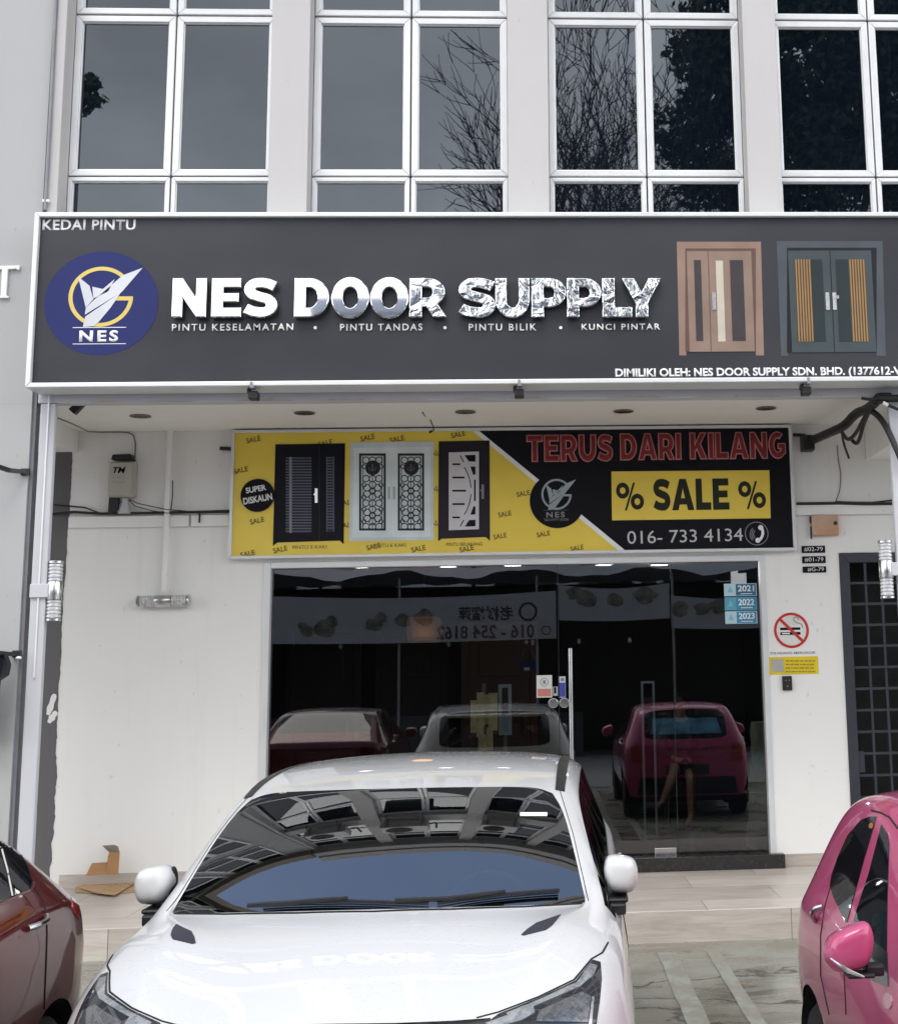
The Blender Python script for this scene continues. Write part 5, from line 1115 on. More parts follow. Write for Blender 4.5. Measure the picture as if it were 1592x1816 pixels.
P = [onZ(x, y, HW + 0.02) for x, y in ((141, 1575), (160, 1556), (180, 1551), (214, 1551), (246, 1563), (203, 1588), (170, 1584))]
g = MB(); g.prismz([(p.x, p.y) for p in P], HW + 0.018, HW + 0.024); g.build('sheet', MT['card'], t)
g = MB(); o0 = onZ(181, 1578, HW + 0.0245); du = onZ(226, 1559, HW + 0.0245) - o0; dv = onZ(205, 1585, HW + 0.0245) - o0
for i in range(5):
    for j in range(3):
        a = o0 + du * (i * 0.2 + 0.03) + dv * (0.05 + j * 0.33); u_, v_ = du * 0.09, dv * 0.12
        g.face([(q.x, q.y, HW + 0.0255) for q in (a, a + u_, a + u_ + v_, a + v_)])
g.build('printed_marks', MT['card2'], t)
t = thing('cardboard_piece', onY(196, 1553, YW - 0.2), 'bent brown cardboard piece leaning upright against the left wall', 'cardboard')
g = MB(); Yc = YW - 0.16
def pp(pts, Ys):
    f = [onY(x, y, Yc) for x, y in pts]; F = [(p.x, Yc + s_ , p.z) for p, s_ in zip(f, Ys)]
    a = [g.bm.verts.new(p) for p in F]; b = [g.bm.verts.new((p[0], p[1] + 0.006, p[2])) for p in F]; n = len(a)
    g.bm.faces.new(a); g.bm.faces.new(b[::-1])
    for i in range(n): g.bm.faces.new((a[i], b[i], b[(i + 1) % n], a[(i + 1) % n]))
pp([(156, 1552), (161, 1532), (188, 1531), (188, 1552)], [-0.06, 0.03, 0.05, 0]); g.build('flap', MT['card2'], t)
g = MB(); pp([(188, 1552), (188, 1520), (190, 1514), (207, 1514), (208, 1552)], [0, 0.05, 0.06, 0.08, 0.02]); g.build('upright', MT['card2'], t)
g = MB(); pp([(190, 1514), (181, 1500), (200, 1500), (205, 1503), (207, 1514)], [0.06, 0.0, 0.04, 0.06, 0.08]); g.build('folded_top', pm('cardboard_grey', (0.25, 0.23, 0.19), 0.85), t)

lg = bpy.data.lights.new('added_fill_light', 'POINT'); lo = bpy.data.objects.new('added_fill_light', lg); COL.objects.link(lo); lg.energy = 14; lg.color = (1, 0.95, 0.88); lg.shadow_soft_size = 0.1  # ceiling lamp added to brighten the seated person's legs
v = Vector((1.25, 14.2, RZ)); t = thing('ceiling_lamp', v, 'added ceiling lamp that brightens the seated person inside the shop', 'lamp', 'lit lamps in the shop ceiling')
g = MB(); g.lathe([(0.0, 0), (0.10, 0), (0.10, -0.02), (0.085, -0.025), (0.085, -0.01), (0.0, -0.01)], (v.x, v.y, RZ - 0.001)); g.build('trim', MT['alu'], t)
g = MB(); g.lathe([(0.0, -0.012), (0.082, -0.012), (0.07, -0.018), (0.0, -0.018)], (v.x, v.y, RZ)); g.build('bulb', MT['lamp'], t)
lo.parent = t; lo.location = (0, 0, -0.12)
# ------------------------------------------------------------------ cars
def paint(name, col, metal=0.15, rough=0.3, drops=0.0):
    m = M(name); n1 = m.noise(1.2, 3); n2 = m.noise(900, 2)
    a = tuple(c * 0.96 for c in col)
    m.set(Base_Color=m.mix(m.rng(n2, 0.35, 0.65, 0, 0.25), m.mix(n1, a, col), tuple(min(1, c * 1.15) for c in col)), Metallic=metal, Roughness=rough)
    m.b.inputs['Coat Weight'].default_value = 1.0; m.b.inputs['Coat Roughness'].default_value = 0.02; m.b.inputs['Coat IOR'].default_value = 1.42; m.b.inputs['Specular IOR Level'].default_value = 0.25
    if drops:
        vo = m.n('ShaderNodeTexVoronoi'); vo.inputs['Scale'].default_value = 55; m.link(m.co((1, 1, 0.6)), vo.inputs['Vector'])
        keep = m.rng(m.noise(3.0, 4), 0.45, 0.6, 0, 1); d = m.rng(vo.outputs['Distance'], 0.10, 0.26, 1, 0)
        mu = m.n('ShaderNodeMath', operation='MULTIPLY'); m.link(keep, mu.inputs[0]); m.link(d, mu.inputs[1])
        m.bump(mu.outputs[0], drops, 0.004, coat=True)
    return m.m
MT['lining'] = pm('cabin_lining', (0.035, 0.035, 0.037), 0.8); MT['tyre'] = pm('tyre', (0.018, 0.018, 0.019), 0.85, 0, 0.2, 30); MT['rim'] = pm('alloy_rim', (0.45, 0.45, 0.46), 0.3, 0.9)
MT['blackgloss'] = pm('gloss_black', (0.008, 0.008, 0.009), 0.12, 0, 0.1, 5, coat=0.5); MT['arch'] = pm('arch_black', (0.01, 0.01, 0.01), 0.9)
MT['screen'] = glass('windscreen_glass', (0.34, 0.40, 0.39), 2.1); MT['sideglass'] = darkglass('side_glass', (0.008, 0.008, 0.010), 1.6); MT['sideglass2'] = glass('tinted_side_glass', (0.07, 0.075, 0.08), 1.6)
MT['lampdark'] = darkglass('headlamp_dark', (0.025, 0.027, 0.03), 1.5); MT['lampgrey'] = pm('lamp_reflector', (0.50, 0.52, 0.54), 0.15, 0.7, 0.3, 40, coat=1.0); MT['tail'] = pm('tail_lamp_red', (0.30, 0.012, 0.012), 0.15, 0, 0.1, 20, coat=1)
class Car:
    def __init__(s, name, label, X, Y, rz, body_m, ST, cow, creases, windows, rear, wheels, wr, level=3):
        s.t = thing(name, (X, Y, 0), label, 'car', 'cars parked nose out in front of the shop', rz)
        s.Mx = Matrix.Translation((X, Y, 0)) @ Matrix.Rotation(rz, 4, 'Z'); s.inv = s.Mx.inverted(); s.body_m = body_m
        bm = bmesh.new(); n = 12; rows = []
        for P in ST:
            rr = [bm.verts.new(p) for p in P]; ll = [bm.verts.new((-p[0], p[1], p[2])) for p in P[:-1]]
            rows.append((rr, ll))
        cl = bm.edges.layers.float.new('crease_edge')
        NJ = len(ST)
        def mat_of(j, k):
            if cow[0] <= j < cow[1] and k >= 8: return 1
            if k == 5 and windows[0] <= j < windows[1]: return 2
            if j == rear and k >= 8: return 3
            return 0
        for j in range(NJ - 1):
            (a, al), (b, bl) = rows[j], rows[j + 1]
            for k in range(n - 1):
                f = bm.faces.new((a[k], a[k + 1], b[k + 1], b[k])); f.material_index = mat_of(j, k)
                la = lambda r, l, q: r[11] if q == 11 else l[q]
                f = bm.faces.new((la(a, al, k + 1), la(a, al, k), la(b, bl, k), la(b, bl, k + 1))); f.material_index = mat_of(j, k)
        for (rr, ll) in (rows[0], rows[-1]):
            for k in range(5):
                bm.faces.new((ll[k], rr[k], rr[k + 1], ll[k + 1]))
            bm.faces.new(rr[5:12] + ll[5:11][::-1]) if False else None
            for k in range(5, 10): bm.faces.new((ll[k], rr[k], rr[k + 1], ll[k + 1]))
            bm.faces.new((ll[10], rr[10], rr[11]))
        bm.edges.ensure_lookup_table()
        def setc(va, vb, c):
            e = bm.edges.get((va, vb))
            if e: e[cl] = max(e[cl], c)
        for (kind, i, a0, a1, c) in creases:
            for side in (0, 1):
                g_ = lambda j, k: rows[j][side][k] if k < 11 or side == 0 else rows[j][0][11]
                if kind == 'row':
                    for j in range(a0, a1): setc(g_(j, i), g_(j + 1, i), c)
                else:
                    for k in range(a0, a1): setc(g_(i, k), g_(i, k + 1), c)
        bmesh.ops.recalc_face_normals(bm, faces=bm.faces[:])
        me = bpy.data.meshes.new('b'); bm.to_mesh(me); bm.free()
        ob = bpy.data.objects.new('b', me); COL.objects.link(ob); sb = ob.modifiers.new('s', 'SUBSURF'); sb.levels = level; sb.render_levels = level
        dg = bpy.context.evaluated_depsgraph_get(); m2 = bpy.data.meshes.new_from_object(ob.evaluated_get(dg)); bpy.data.objects.remove(ob); bpy.data.meshes.remove(me)
        full = bmesh.new(); full.from_mesh(m2); bpy.data.meshes.remove(m2)
        # make sure normals point outwards
        full.normal_update()
        s.bvh = BVHTree.FromBMesh(full)
        for (wy) in wheels:      # open the wheel arches
            ra = wr + 0.065
            dele = [f for f in full.faces if f.material_index == 0 and abs(f.calc_center_median().x) > 0.5 and math.hypot(f.calc_center_median().y - wy, f.calc_center_median().z - wr) < ra]
            bmesh.ops.delete(full, geom=dele, context='FACES')
            for v in full.verts:
                if v.is_boundary and abs(v.co.x) > 0.5 and v.co.z > wr - 0.08:
                    d = math.hypot(v.co.y - wy, v.co.z - wr)
                    if 0.01 < d < ra * 1.2 : v.co.y = wy + (v.co.y - wy) * ra / d; v.co.z = wr + (v.co.z - wr) * ra / d
        s.o = {}
        for idx, nm, m_ in ((0, 'body', body_m), (1, 'windscreen', MT['screen']), (2, 'side_window', MT['sideglass2']), (3, 'rear_window', MT['sideglass'])):
            b2 = full.copy(); bmesh.ops.delete(b2, geom=[f for f in b2.faces if f.material_index != idx], context='FACES')
            sides = (0,) if idx != 2 else (1, -1)
            for sd_ in sides:
                b3 = b2.copy()
                if sd_: bmesh.ops.delete(b3, geom=[f for f in b3.faces if f.calc_center_median().x * sd_ < 0], context='FACES')
                for f in b3.faces: f.material_index = 0
                if not b3.faces: b3.free(); continue
                me = bpy.data.meshes.new(nm); b3.to_mesh(me); b3.free(); me.materials.append(m_); me.polygons.foreach_set('use_smooth', [True] * len(me.polygons))
                o = bpy.data.objects.new(nm, me); COL.objects.link(o); o.parent = s.t; s.o[nm] = o
            if idx == 0:      # dark inner skin of the cabin and under the bonnet
                b3 = b2.copy(); b3.normal_update()
                nv_ = {v: v.normal.copy() for v in b3.verts}
                for v in b3.verts: v.co -= nv_[v] * 0.018
                me = bpy.data.meshes.new('cabin_lining'); b3.to_mesh(me); b3.free(); me.materials.append(MT['lining'])
                o = bpy.data.objects.new('cabin_lining', me); COL.objects.link(o); o.parent = s.t
            b2.free()
        full.free()
        hw = max(p[0] for P in ST for p in P)
        for wy in wheels:
            for sx in (1, -1):
                xo = sx * (hw - 0.025); g = MB(); w = 0.20 * sx
                g.lathe([(wr * 0.62, 0), (wr * 0.9, 0.0), (wr, -0.03 * sx), (wr, -w + 0.03 * sx), (wr * 0.9, -w), (wr * 0.62, -w)], (xo, wy, wr), 'x', 36); wh = g.build('wheel', MT['tyre'], s.t, smooth=True, local=True)
                g = MB(); g.lathe([(0.0, -0.05 * sx), (0.05, -0.03 * sx), (wr * 0.2, -0.045 * sx), (wr * 0.5, -0.09 * sx), (wr * 0.64, -0.006 * sx), (wr * 0.66, -0.02 * sx), (wr * 0.6, -w * 0.8), (0, -w * 0.8)], (xo, wy, wr), 'x', 36)
                for q in range(5): a = q * 1.2566 + 0.3; g.bar((xo - 0.035 * sx, wy, wr), (xo - 0.02 * sx, wy + math.cos(a) * wr * 0.62, wr + math.sin(a) * wr * 0.62), 0.04, 0.05)
                g.build('rim', MT['rim'], wh, smooth=True, local=True)
                g = MB(); ra = wr + 0.063; L = []
                for q in range(25):
                    a = R(-20 + 220 * q / 24); L.append([g.bm.verts.new((xx, wy + math.cos(a) * ra, wr + math.sin(a) * ra)) for xx in (xo + 0.005 * sx, xo - 0.30 * sx)])
                for A, B in zip(L, L[1:]): g.bm.faces.new((A[0], B[0], B[1], A[1]))
                g.bm.faces.new([l[1] for l in L]); g.build('wheel_arch', MT['arch'], s.t, local=True)
        g = MB(); g.box(-hw * 0.86, hw * 0.86, ST[0][0][1] + 0.25, ST[-1][0][1] - 0.2, 0.20, 0.30); g.build('floor_pan', MT['arch'], s.t, local=True)
    # projectors
    def cast(s, o, d):
        h, nn, i, q = s.bvh.ray_cast(o, d)
        if h is None: return None
        if nn.dot(d) > 0: nn = -nn
        return h, nn
    def by_px(s, u, v): return s.cast(s.inv @ CAM, (s.inv.to_3x3() @ ray(u, v)).normalized())
    def by_top(s, u, v): return s.cast(Vector((u, v, 3)), Vector((0, 0, -1)))
    def by_side(s, sx): return lambda u, v: s.cast(Vector((3 * sx, u, v)), Vector((-sx, 0, 0)))
    def by_front(s, u, v): return s.cast(Vector((u, -6, v)), Vector((0, 1, 0)))
    def by_rear(s, u, v): return s.cast(Vector((u, 9, v)), Vector((0, -1, 0)))
    def patch(s, name, outline, proj, m_, off=0.004, size=6, thick=0.006, parent=None, mirror=False, rounding=0):
        pts = outline
        if rounding:
            for _ in range(rounding):
                q = []
                for a, b in zip(pts, pts[1:] + pts[:1]): q += [(a[0] * .8 + b[0] * .2, a[1] * .8 + b[1] * .2), (a[0] * .2 + b[0] * .8, a[1] * .2 + b[1] * .8)]
                pts = q
        bm = bmesh.new(); bm.faces.new([bm.verts.new((x, y, 0)) for x, y in pts]); bmesh.ops.triangulate(bm, faces=bm.faces[:])
        for _ in range(7):
            L = [e for e in bm.edges if e.calc_length() > size]
            if not L: break
            bmesh.ops.subdivide_edges(bm, edges=L, cuts=1); bmesh.ops.triangulate(bm, faces=[f for f in bm.faces if len(f.verts) > 3])
        lost = []; nrm = {}
        for v in bm.verts:
            h = proj(v.co.x, v.co.y)
            if h is None: lost.append(v); continue
            nrm[v] = h[1]; v.co = h[0] + h[1] * off
        bmesh.ops.delete(bm, geom=lost, context='VERTS')
        if not bm.faces: bm.free(); return None
        r = bmesh.ops.extrude_face_region(bm, geom=bm.faces[:]); nv = [q for q in r['geom'] if isinstance(q, bmesh.types.BMVert)]
        keys = [v for v in nrm if v.is_valid]
        olds = {tuple(round(c, 5) for c in v.co): nrm[v] for v in keys}
        for v in keys: v.co = v.co - nrm[v] * thick
        bmesh.ops.recalc_face_normals(bm, faces=bm.faces[:])
        outs = []
        for mir in ((False, True) if mirror else (False,)):
            g = MB(); b2 = bm.copy()
            if mir:
                for v in b2.verts: v.co.x = -v.co.x
            g.bm.free(); g.bm = b2; outs.append(g.build(name, m_, parent if (parent and not mir) else s.t, smooth=True, local=True))
        bm.free(); return outs if mirror else outs[0]
    def line(s, name, pts, proj, r=0.003, m_=None, mirror=False, off=0.0, step=6, parent=None):
        P = []
        for a, b in zip(pts, pts[1:]):
            n = max(1, int(math.hypot(b[0] - a[0], b[1] - a[1]) / step))
            for i in range(n): P.append((a[0] + (b[0] - a[0]) * i / n, a[1] + (b[1] - a[1]) * i / n))
        P.append(pts[-1]); H = [proj(*p) for p in P]; H = [h[0] + h[1] * off for h in H if h]
        if len(H) < 2: return
        g = MB()
        g.tube(H, r, 6)
        if mirror and min(abs(h.x) for h in H) > 0.05: g2 = MB(); g2.tube([(-h.x, h.y, h.z) for h in H], r, 6); g2.build(name, m_ or MT['arch'], parent or s.t, smooth=True, local=True)
        return g.build(name, m_ or MT['arch'], parent or s.t, smooth=True, local=True)
def sub_shell(name, verts, faces, m_, parent, level=2, crease=0.0, solid=0):
    me = bpy.data.meshes.new('s'); me.from_pydata(verts, [], faces); ob = bpy.data.objects.new('s', me); COL.objects.link(ob)
    if solid: q = ob.modifiers.new('so', 'SOLIDIFY'); q.thickness = solid
    q = ob.modifiers.new('s', 'SUBSURF'); q.levels = level; q.render_levels = level
    dg = bpy.context.evaluated_depsgraph_get(); m2 = bpy.data.meshes.new_from_object(ob.evaluated_get(dg)); bpy.data.objects.remove(ob); bpy.data.meshes.remove(me)
    g = MB(); g.bm.from_mesh(m2); bpy.data.meshes.remove(m2); return g.build(name, m_, parent, smooth=True, local=True)
def mirror_shell(name, c, sx, ln, w, h, m_, parent, skew=0.0):
    """folded door mirror: rounded shell, long in y, with a flatter face towards the rear"""
    prof = [(-0.5, 0.55, 0.60), (-0.32, 0.92, 0.92), (0.05, 1.0, 1.0), (0.38, 0.95, 0.9), (0.5, 0.72, 0.62)]
    V, F = [], []; n = 10
    for (t_, a, b) in prof:
        for k in range(n):
            an = 2 * math.pi * k / n; ex = 0.45
            cx_ = math.copysign(abs(math.cos(an)) ** ex, math.cos(an)) * w / 2 * a; cz_ = math.copysign(abs(math.sin(an)) ** ex, math.sin(an)) * h / 2 * b
            if math.sin(an) > 0.3: cx_ *= 0.90
            if math.sin(an) < -0.3: cx_ *= 0.80
            o_ = sx * cx_ * (1 if c[0] > 0 else -1) / (w / 2)          # 1 at the outer edge
            if skew: cz_ = cz_ * (1 - skew * 0.5 * max(0, o_)) - skew * h * 0.22 * o_
            V.append((c[0] + sx * cx_, c[1] + t_ * ln, c[2] + cz_ - 0.02 * t_))
    for i in range(len(prof) - 1):
        for k in range(n): F.append((i * n + k, i * n + (k + 1) % n, (i + 1) * n + (k + 1) % n, (i + 1) * n + k))
    F.append(tuple(range(n))[::-1]); F.append(tuple((len(prof) - 1) * n + k for k in range(n)))
    return sub_shell(name, V, F, m_, parent)
def interior(car, cow, seat_y, hw, zt):
    g = MB(); P = [(cow, 0.62), (cow, 1.0), (cow + 0.28, 1.015), (cow + 0.48, 0.985), (cow + 0.55, 0.90), (cow + 0.5, 0.62)]
    for a, b in zip(P, P[1:]): g.face([(-hw, a[0], a[1]), (hw, a[0], a[1]), (hw, b[0], b[1]), (-hw, b[0], b[1])])
    g.build('dashboard', MT['lining'], car.t, smooth=True, local=True)
    for (yy_, xs) in ((seat_y, (-0.37, 0.37)), (seat_y + 0.85, (-0.42, 0.0, 0.42))):
        for x_ in xs:
            w = 0.24 if yy_ == seat_y else 0.2
            V, F = [], []
            for (dy, z0, ww) in ((0.02, 0.45, w), (0.10, 0.75, w * 1.0), (0.18, 1.02, w * 0.85), (0.22, 1.10, w * 0.55)):
                for (ax_, ay_) in ((-1, -.5), (1, -.5), (1, .5), (-1, .5)): V.append((x_ + ax_ * ww, yy_ + dy + ay_ * 0.14, z0))
            for i in range(3):
                for k in range(4): F.append((i * 4 + k, i * 4 + (k + 1) % 4, i * 4 + 4 + (k + 1) % 4, i * 4 + 4 + k))
            F += [(3, 2, 1, 0), (12, 13, 14, 15)]
            st = sub_shell('seat', V, F, pm('seat_fabric', (0.03, 0.03, 0.032), 0.8), car.t)
            g = MB(); g.box(x_ - 0.12, x_ + 0.12, yy_ + 0.17, yy_ + 0.27, 1.13, 1.29); g.build('headrest', MT['lining'], st, bevel=0.04, local=True)
            g = MB(); g.box(x_ - w, x_ + w, yy_ - 0.5, yy_ + 0.05, 0.40, 0.56); g.build('cushion', MT['lining'], st, bevel=0.05, local=True)
    g = MB(); L = [(0.37 + 0.18 * math.cos(R(a)), cow + 0.62 + 0.06 * math.sin(R(a)), 0.93 + 0.17 * math.sin(R(a))) for a in range(0, 361, 15)]; g.tube(L, 0.016, 8, cap=False); g.build('steering_wheel', MT['blackplastic'], car.t, smooth=True, local=True)
# ---- white crossover
def full(lo, hi): return lo + hi
ST = [
 [(.60,-1.10,.24),(.66,-1.12,.38),(.68,-1.14,.55),(.66,-1.15,.68),(.62,-1.15,.78),(.58,-1.15,.82),(.52,-1.155,.845),(.47,-1.16,.855),(.42,-1.16,.86),(.28,-1.17,.865),(.14,-1.175,.868),(0,-1.18,.87)],
 [(.78,-.95,.24),(.85,-.95,.38),(.87,-.96,.55),(.85,-.97,.68),(.80,-.98,.80),(.76,-.995,.855),(.71,-1.005,.885),(.65,-1.01,.898),(.57,-1.02,.905),(.38,-1.035,.908),(.19,-1.045,.908),(0,-1.05,.908)],
 [(.84,-.80,.24),(.91,-.80,.40),(.93,-.80,.58),(.915,-.80,.72),(.87,-.80,.86),(.835,-.80,.915),(.785,-.80,.945),(.715,-.81,.96),(.62,-.82,.972),(.41,-.84,.958),(.2,-.85,.967),(0,-.85,.966)],
 [(.86,-.58,.25),(.925,-.58,.42),(.945,-.58,.62),(.935,-.58,.78),(.90,-.58,.905),(.865,-.58,.96),(.82,-.58,.993),(.745,-.58,1.015),(.65,-.58,1.036),(.43,-.60,1.014),(.21,-.61,1.024),(0,-.61,1.022)],
 [(.86,-.31,.26),(.925,-.31,.44),(.945,-.31,.65),(.94,-.31,.82),(.912,-.31,.95),(.885,-.31,1.0),(.845,-.31,1.035),(.775,-.31,1.06),(.68,-.33,1.084),(.45,-.36,1.054),(.22,-.38,1.066),(0,-.39,1.066)],
 [(.86,.05,.26),(.925,.05,.45),(.945,.05,.67),(.94,.05,.84),(.918,.05,.965),(.89,.04,1.01),(.86,.03,1.035),(.815,.025,1.055),(.781,.02,1.067),(.56,-.05,1.075),(.28,-.10,1.083),(0,-.12,1.085)],
 [(.86,.35,.26),(.925,.35,.45),(.945,.35,.675),(.94,.35,.85),(.92,.35,.975),(.888,.33,1.015),(.795,.39,1.215),(.762,.375,1.253),(.722,.335,1.277),(.505,.265,1.293),(.25,.225,1.302),(0,.215,1.304)],
 [(.86,.7,.26),(.925,.7,.45),(.945,.7,.68),(.94,.7,.86),(.922,.7,.985),(.885,.68,1.02),(.742,.77,1.385),(.706,.74,1.43),(.657,.70,1.446),(.46,.635,1.456),(.23,.60,1.462),(0,.59,1.464)],
 [(.86,1.1,.26),(.925,1.1,.45),(.945,1.0,.69),(.94,1.0,.87),(.922,1.0,1.0),(.885,1.0,1.03),(.745,1.15,1.43),(.712,1.15,1.47),(.665,1.15,1.490),(.46,1.12,1.508),(.23,1.1,1.516),(0,1.09,1.518)],
 [(.86,1.7,.26),(.925,1.7,.45),(.945,1.7,.69),(.94,1.7,.87),(.922,1.7,1.01),(.885,1.7,1.045),(.75,1.7,1.45),(.716,1.7,1.48),(.665,1.7,1.499),(.46,1.7,1.516),(.23,1.7,1.525),(0,1.7,1.528)],
 [(.86,2.35,.26),(.93,2.35,.46),(.95,2.35,.70),(.945,2.35,.89),(.925,2.35,1.03),(.885,2.35,1.07),(.755,2.35,1.425),(.712,2.35,1.455),(.655,2.35,1.478),(.45,2.35,1.499),(.22,2.35,1.508),(0,2.35,1.511)],
 [(.86,2.85,.27),(.925,2.85,.46),(.945,2.85,.70),(.94,2.85,.90),(.915,2.85,1.05),(.87,2.85,1.10),(.765,2.85,1.37),(.70,2.9,1.42),(.64,2.95,1.444),(.44,2.98,1.463),(.22,3.0,1.472),(0,3.0,1.475)],
 [(.84,3.0,.28),(.90,3.02,.45),(.92,3.02,.70),(.915,3.03,.88),(.89,3.05,1.02),(.85,3.08,1.06),(.80,3.12,1.08),(.74,3.17,1.085),(.66,3.2,1.08),(.45,3.24,1.075),(.22,3.26,1.07),(0,3.26,1.07)],
 [(.74,3.2,.30),(.80,3.24,.45),(.82,3.25,.62),(.82,3.25,.78),(.80,3.25,.90),(.77,3.26,.93),(.73,3.27,.945),(.66,3.28,.95),(.58,3.29,.95),(.40,3.3,.95),(.2,3.31,.95),(0,3.31,.95)]]
CRE = [('sta', 5, 8, 11, .9), ('row', 8, 5, 7, .9), ('sta', 7, 8, 11, .8), ('row', 5, 5, 11, .85), ('row', 6, 5, 11, .85), ('row', 8, 1, 5, .6), ('row', 4, 1, 12, .25), ('row', 3, 2, 12, .35), ('sta', 11, 8, 11, .8), ('sta', 12, 8, 11, .6), ('sta', 1, 5, 11, .4), ('sta', 13, 0, 11, .4), ('sta', 0, 0, 11, .3)]
MT['pw'] = paint('white_paint', (0.635, 0.635, 0.63), 0.0, 0.35, 0.6)
wc = Car('parked_car', 'white crossover car parked nose out in the middle bay, wet bonnet with two black vents', -0.601, 5.5, -0.035, MT['pw'], ST, (5, 7), CRE, (5, 11), 11, (-0.33, 2.33), 0.345)
interior(wc, -0.02, 1.15, 0.74, 1.4)
# bonnet vents, shut lines, wipers, lamps: drawn on the body's own surface
vent = [(924, 1659), (935, 1649), (951, 1638), (994, 1623), (990, 1629), (979, 1642), (968, 1650), (929, 1660)]
wc.patch('bonnet_vent', vent, wc.by_px, MT['grille'] if 'grille' in MT else MT['blackplastic'], 0.003, 5, 0.006, mirror=True)
wc.line('bonnet_shut_line', [(1078, 1672), (1068, 1690), (1049, 1701), (1018, 1738), (954, 1769), (883, 1796), (845, 1806)], wc.by_px, 0.0035, mirror=True)
wc.line('bonnet_rear_gap', [(-.76, .0), (-.55, -.065), (-.28, -.117), (0, -.137), (.28, -.117), (.55, -.065), (.76, .0)], wc.by_top, 0.005, step=0.03)
lampo = [(1050, 1704), (1064, 1708), (1066, 1738), (1062, 1778), (1054, 1830), (845, 1830), (884, 1800), (955, 1772), (1020, 1741)]
hl = wc.patch('headlight', lampo, wc.by_px, MT['lampdark'], 0.004, 6, 0.008, mirror=True)
for nm, P, mm_ in (('lamp_strip', [(1045, 1712), (1058, 1715), (1052, 1732), (1028, 1752), (960, 1782), (900, 1806), (898, 1800), (958, 1775), (1022, 1745)], MT['lampgrey']),
                   ('lamp_reflector', [(955, 1796), (1030, 1762), (1046, 1770), (1040, 1815), (950, 1815)], pm('lamp_grey', (0.16, 0.165, 0.17), 0.2, 0.6, 0.4, 60, coat=1.0)),
                   ('lamp_chrome', [(860, 1818), (945, 1788), (948, 1799), (925, 1812), (880, 1826)], MT['lampgrey']), ('lamp_chrome', [(1048, 1770), (1052, 1772), (1046, 1822), (1041, 1820)], MT['lampgrey'])):
    a_ = wc.patch(nm, P, wc.by_px, mm_, 0.0065, 6, 0.002, parent=hl[0] if hl else None, mirror=True)
    if a_ and hl and a_[1]: a_[1].parent = hl[1]
wc.patch('grille', [(-.50, .50), (.50, .50), (.58, .70), (.42, .80), (-.42, .80), (-.58, .70)], wc.by_front, MT['blackgloss'], 0.006, 0.06, 0.012)
wc.patch('lower_intake', [(-.5, .28), (.5, .28), (.46, .42), (-.46, .42)], wc.by_front, MT['blackplastic'], 0.006, 0.06, 0.012)
wc.patch('nose_trim', [(600, 1818), (500, 1820), (430, 1822), (420, 1845), (860, 1840), (870, 1808), (800, 1813), (700, 1817)], wc.by_px, MT['blackgloss'], 0.004, 8, 0.006)
for k, xs in enumerate(((.648, .70),)):
    wc.patch('roof_rail', [(xs[0], .71), (xs[1] - .014, .735), (xs[1] - .008, 1.0), (xs[1] - .008, 2.6), (xs[0] + .015, 2.75), (xs[0] - .002, 1.6)], wc.by_top, MT['blackplastic'], 0.005, 0.05, 0.010, mirror=True)
wc.line('pillar_seal', [(1043, 1598), (1016, 1480), (990, 1394)], wc.by_px, 0.002, mirror=True)
wsb = wc.bvh
def wiper(pts_blade, pts_arm):
    g = MB()
    def pr2(L, off): return [h[0] + h[1] * off for h in (wc.by_px(*p) for p in L) if h]
    a_ = pr2(pts_blade, 0.020); b_ = pr2(pts_arm, 0.034)
    g.tube(a_, 0.0065, 6); g.tube(b_, [0.009] * (len(b_) - 1) + [0.006], 6); g.tube(pr2(pts_blade, 0.006), 0.003, 4)
    g.build('wiper', MT['blackplastic'], wc.t, smooth=True, local=True)
wiper([(466, 1611), (540, 1607), (620, 1606), (700, 1609), (760, 1612)], [(440, 1623), (520, 1618), (560, 1611), (618, 1606)])
wiper([(775, 1612), (830, 1602), (894, 1594), (945, 1589), (990, 1586)], [(700, 1614), (790, 1611), (850, 1601), (894, 1594)])
wc.patch('toll_tag', [(922, 1442), (970, 1442), (970, 1448), (922, 1448)], wc.by_px, MT['white'], 0.003, 10, 0.002)
g = MB(); g.ellipsoid((0.0, 0.55, 1.40), (0.12, 0.03, 0.035)); g.build('rear_view_mirror', MT['blackplastic'], wc.t, smooth=True, local=True)
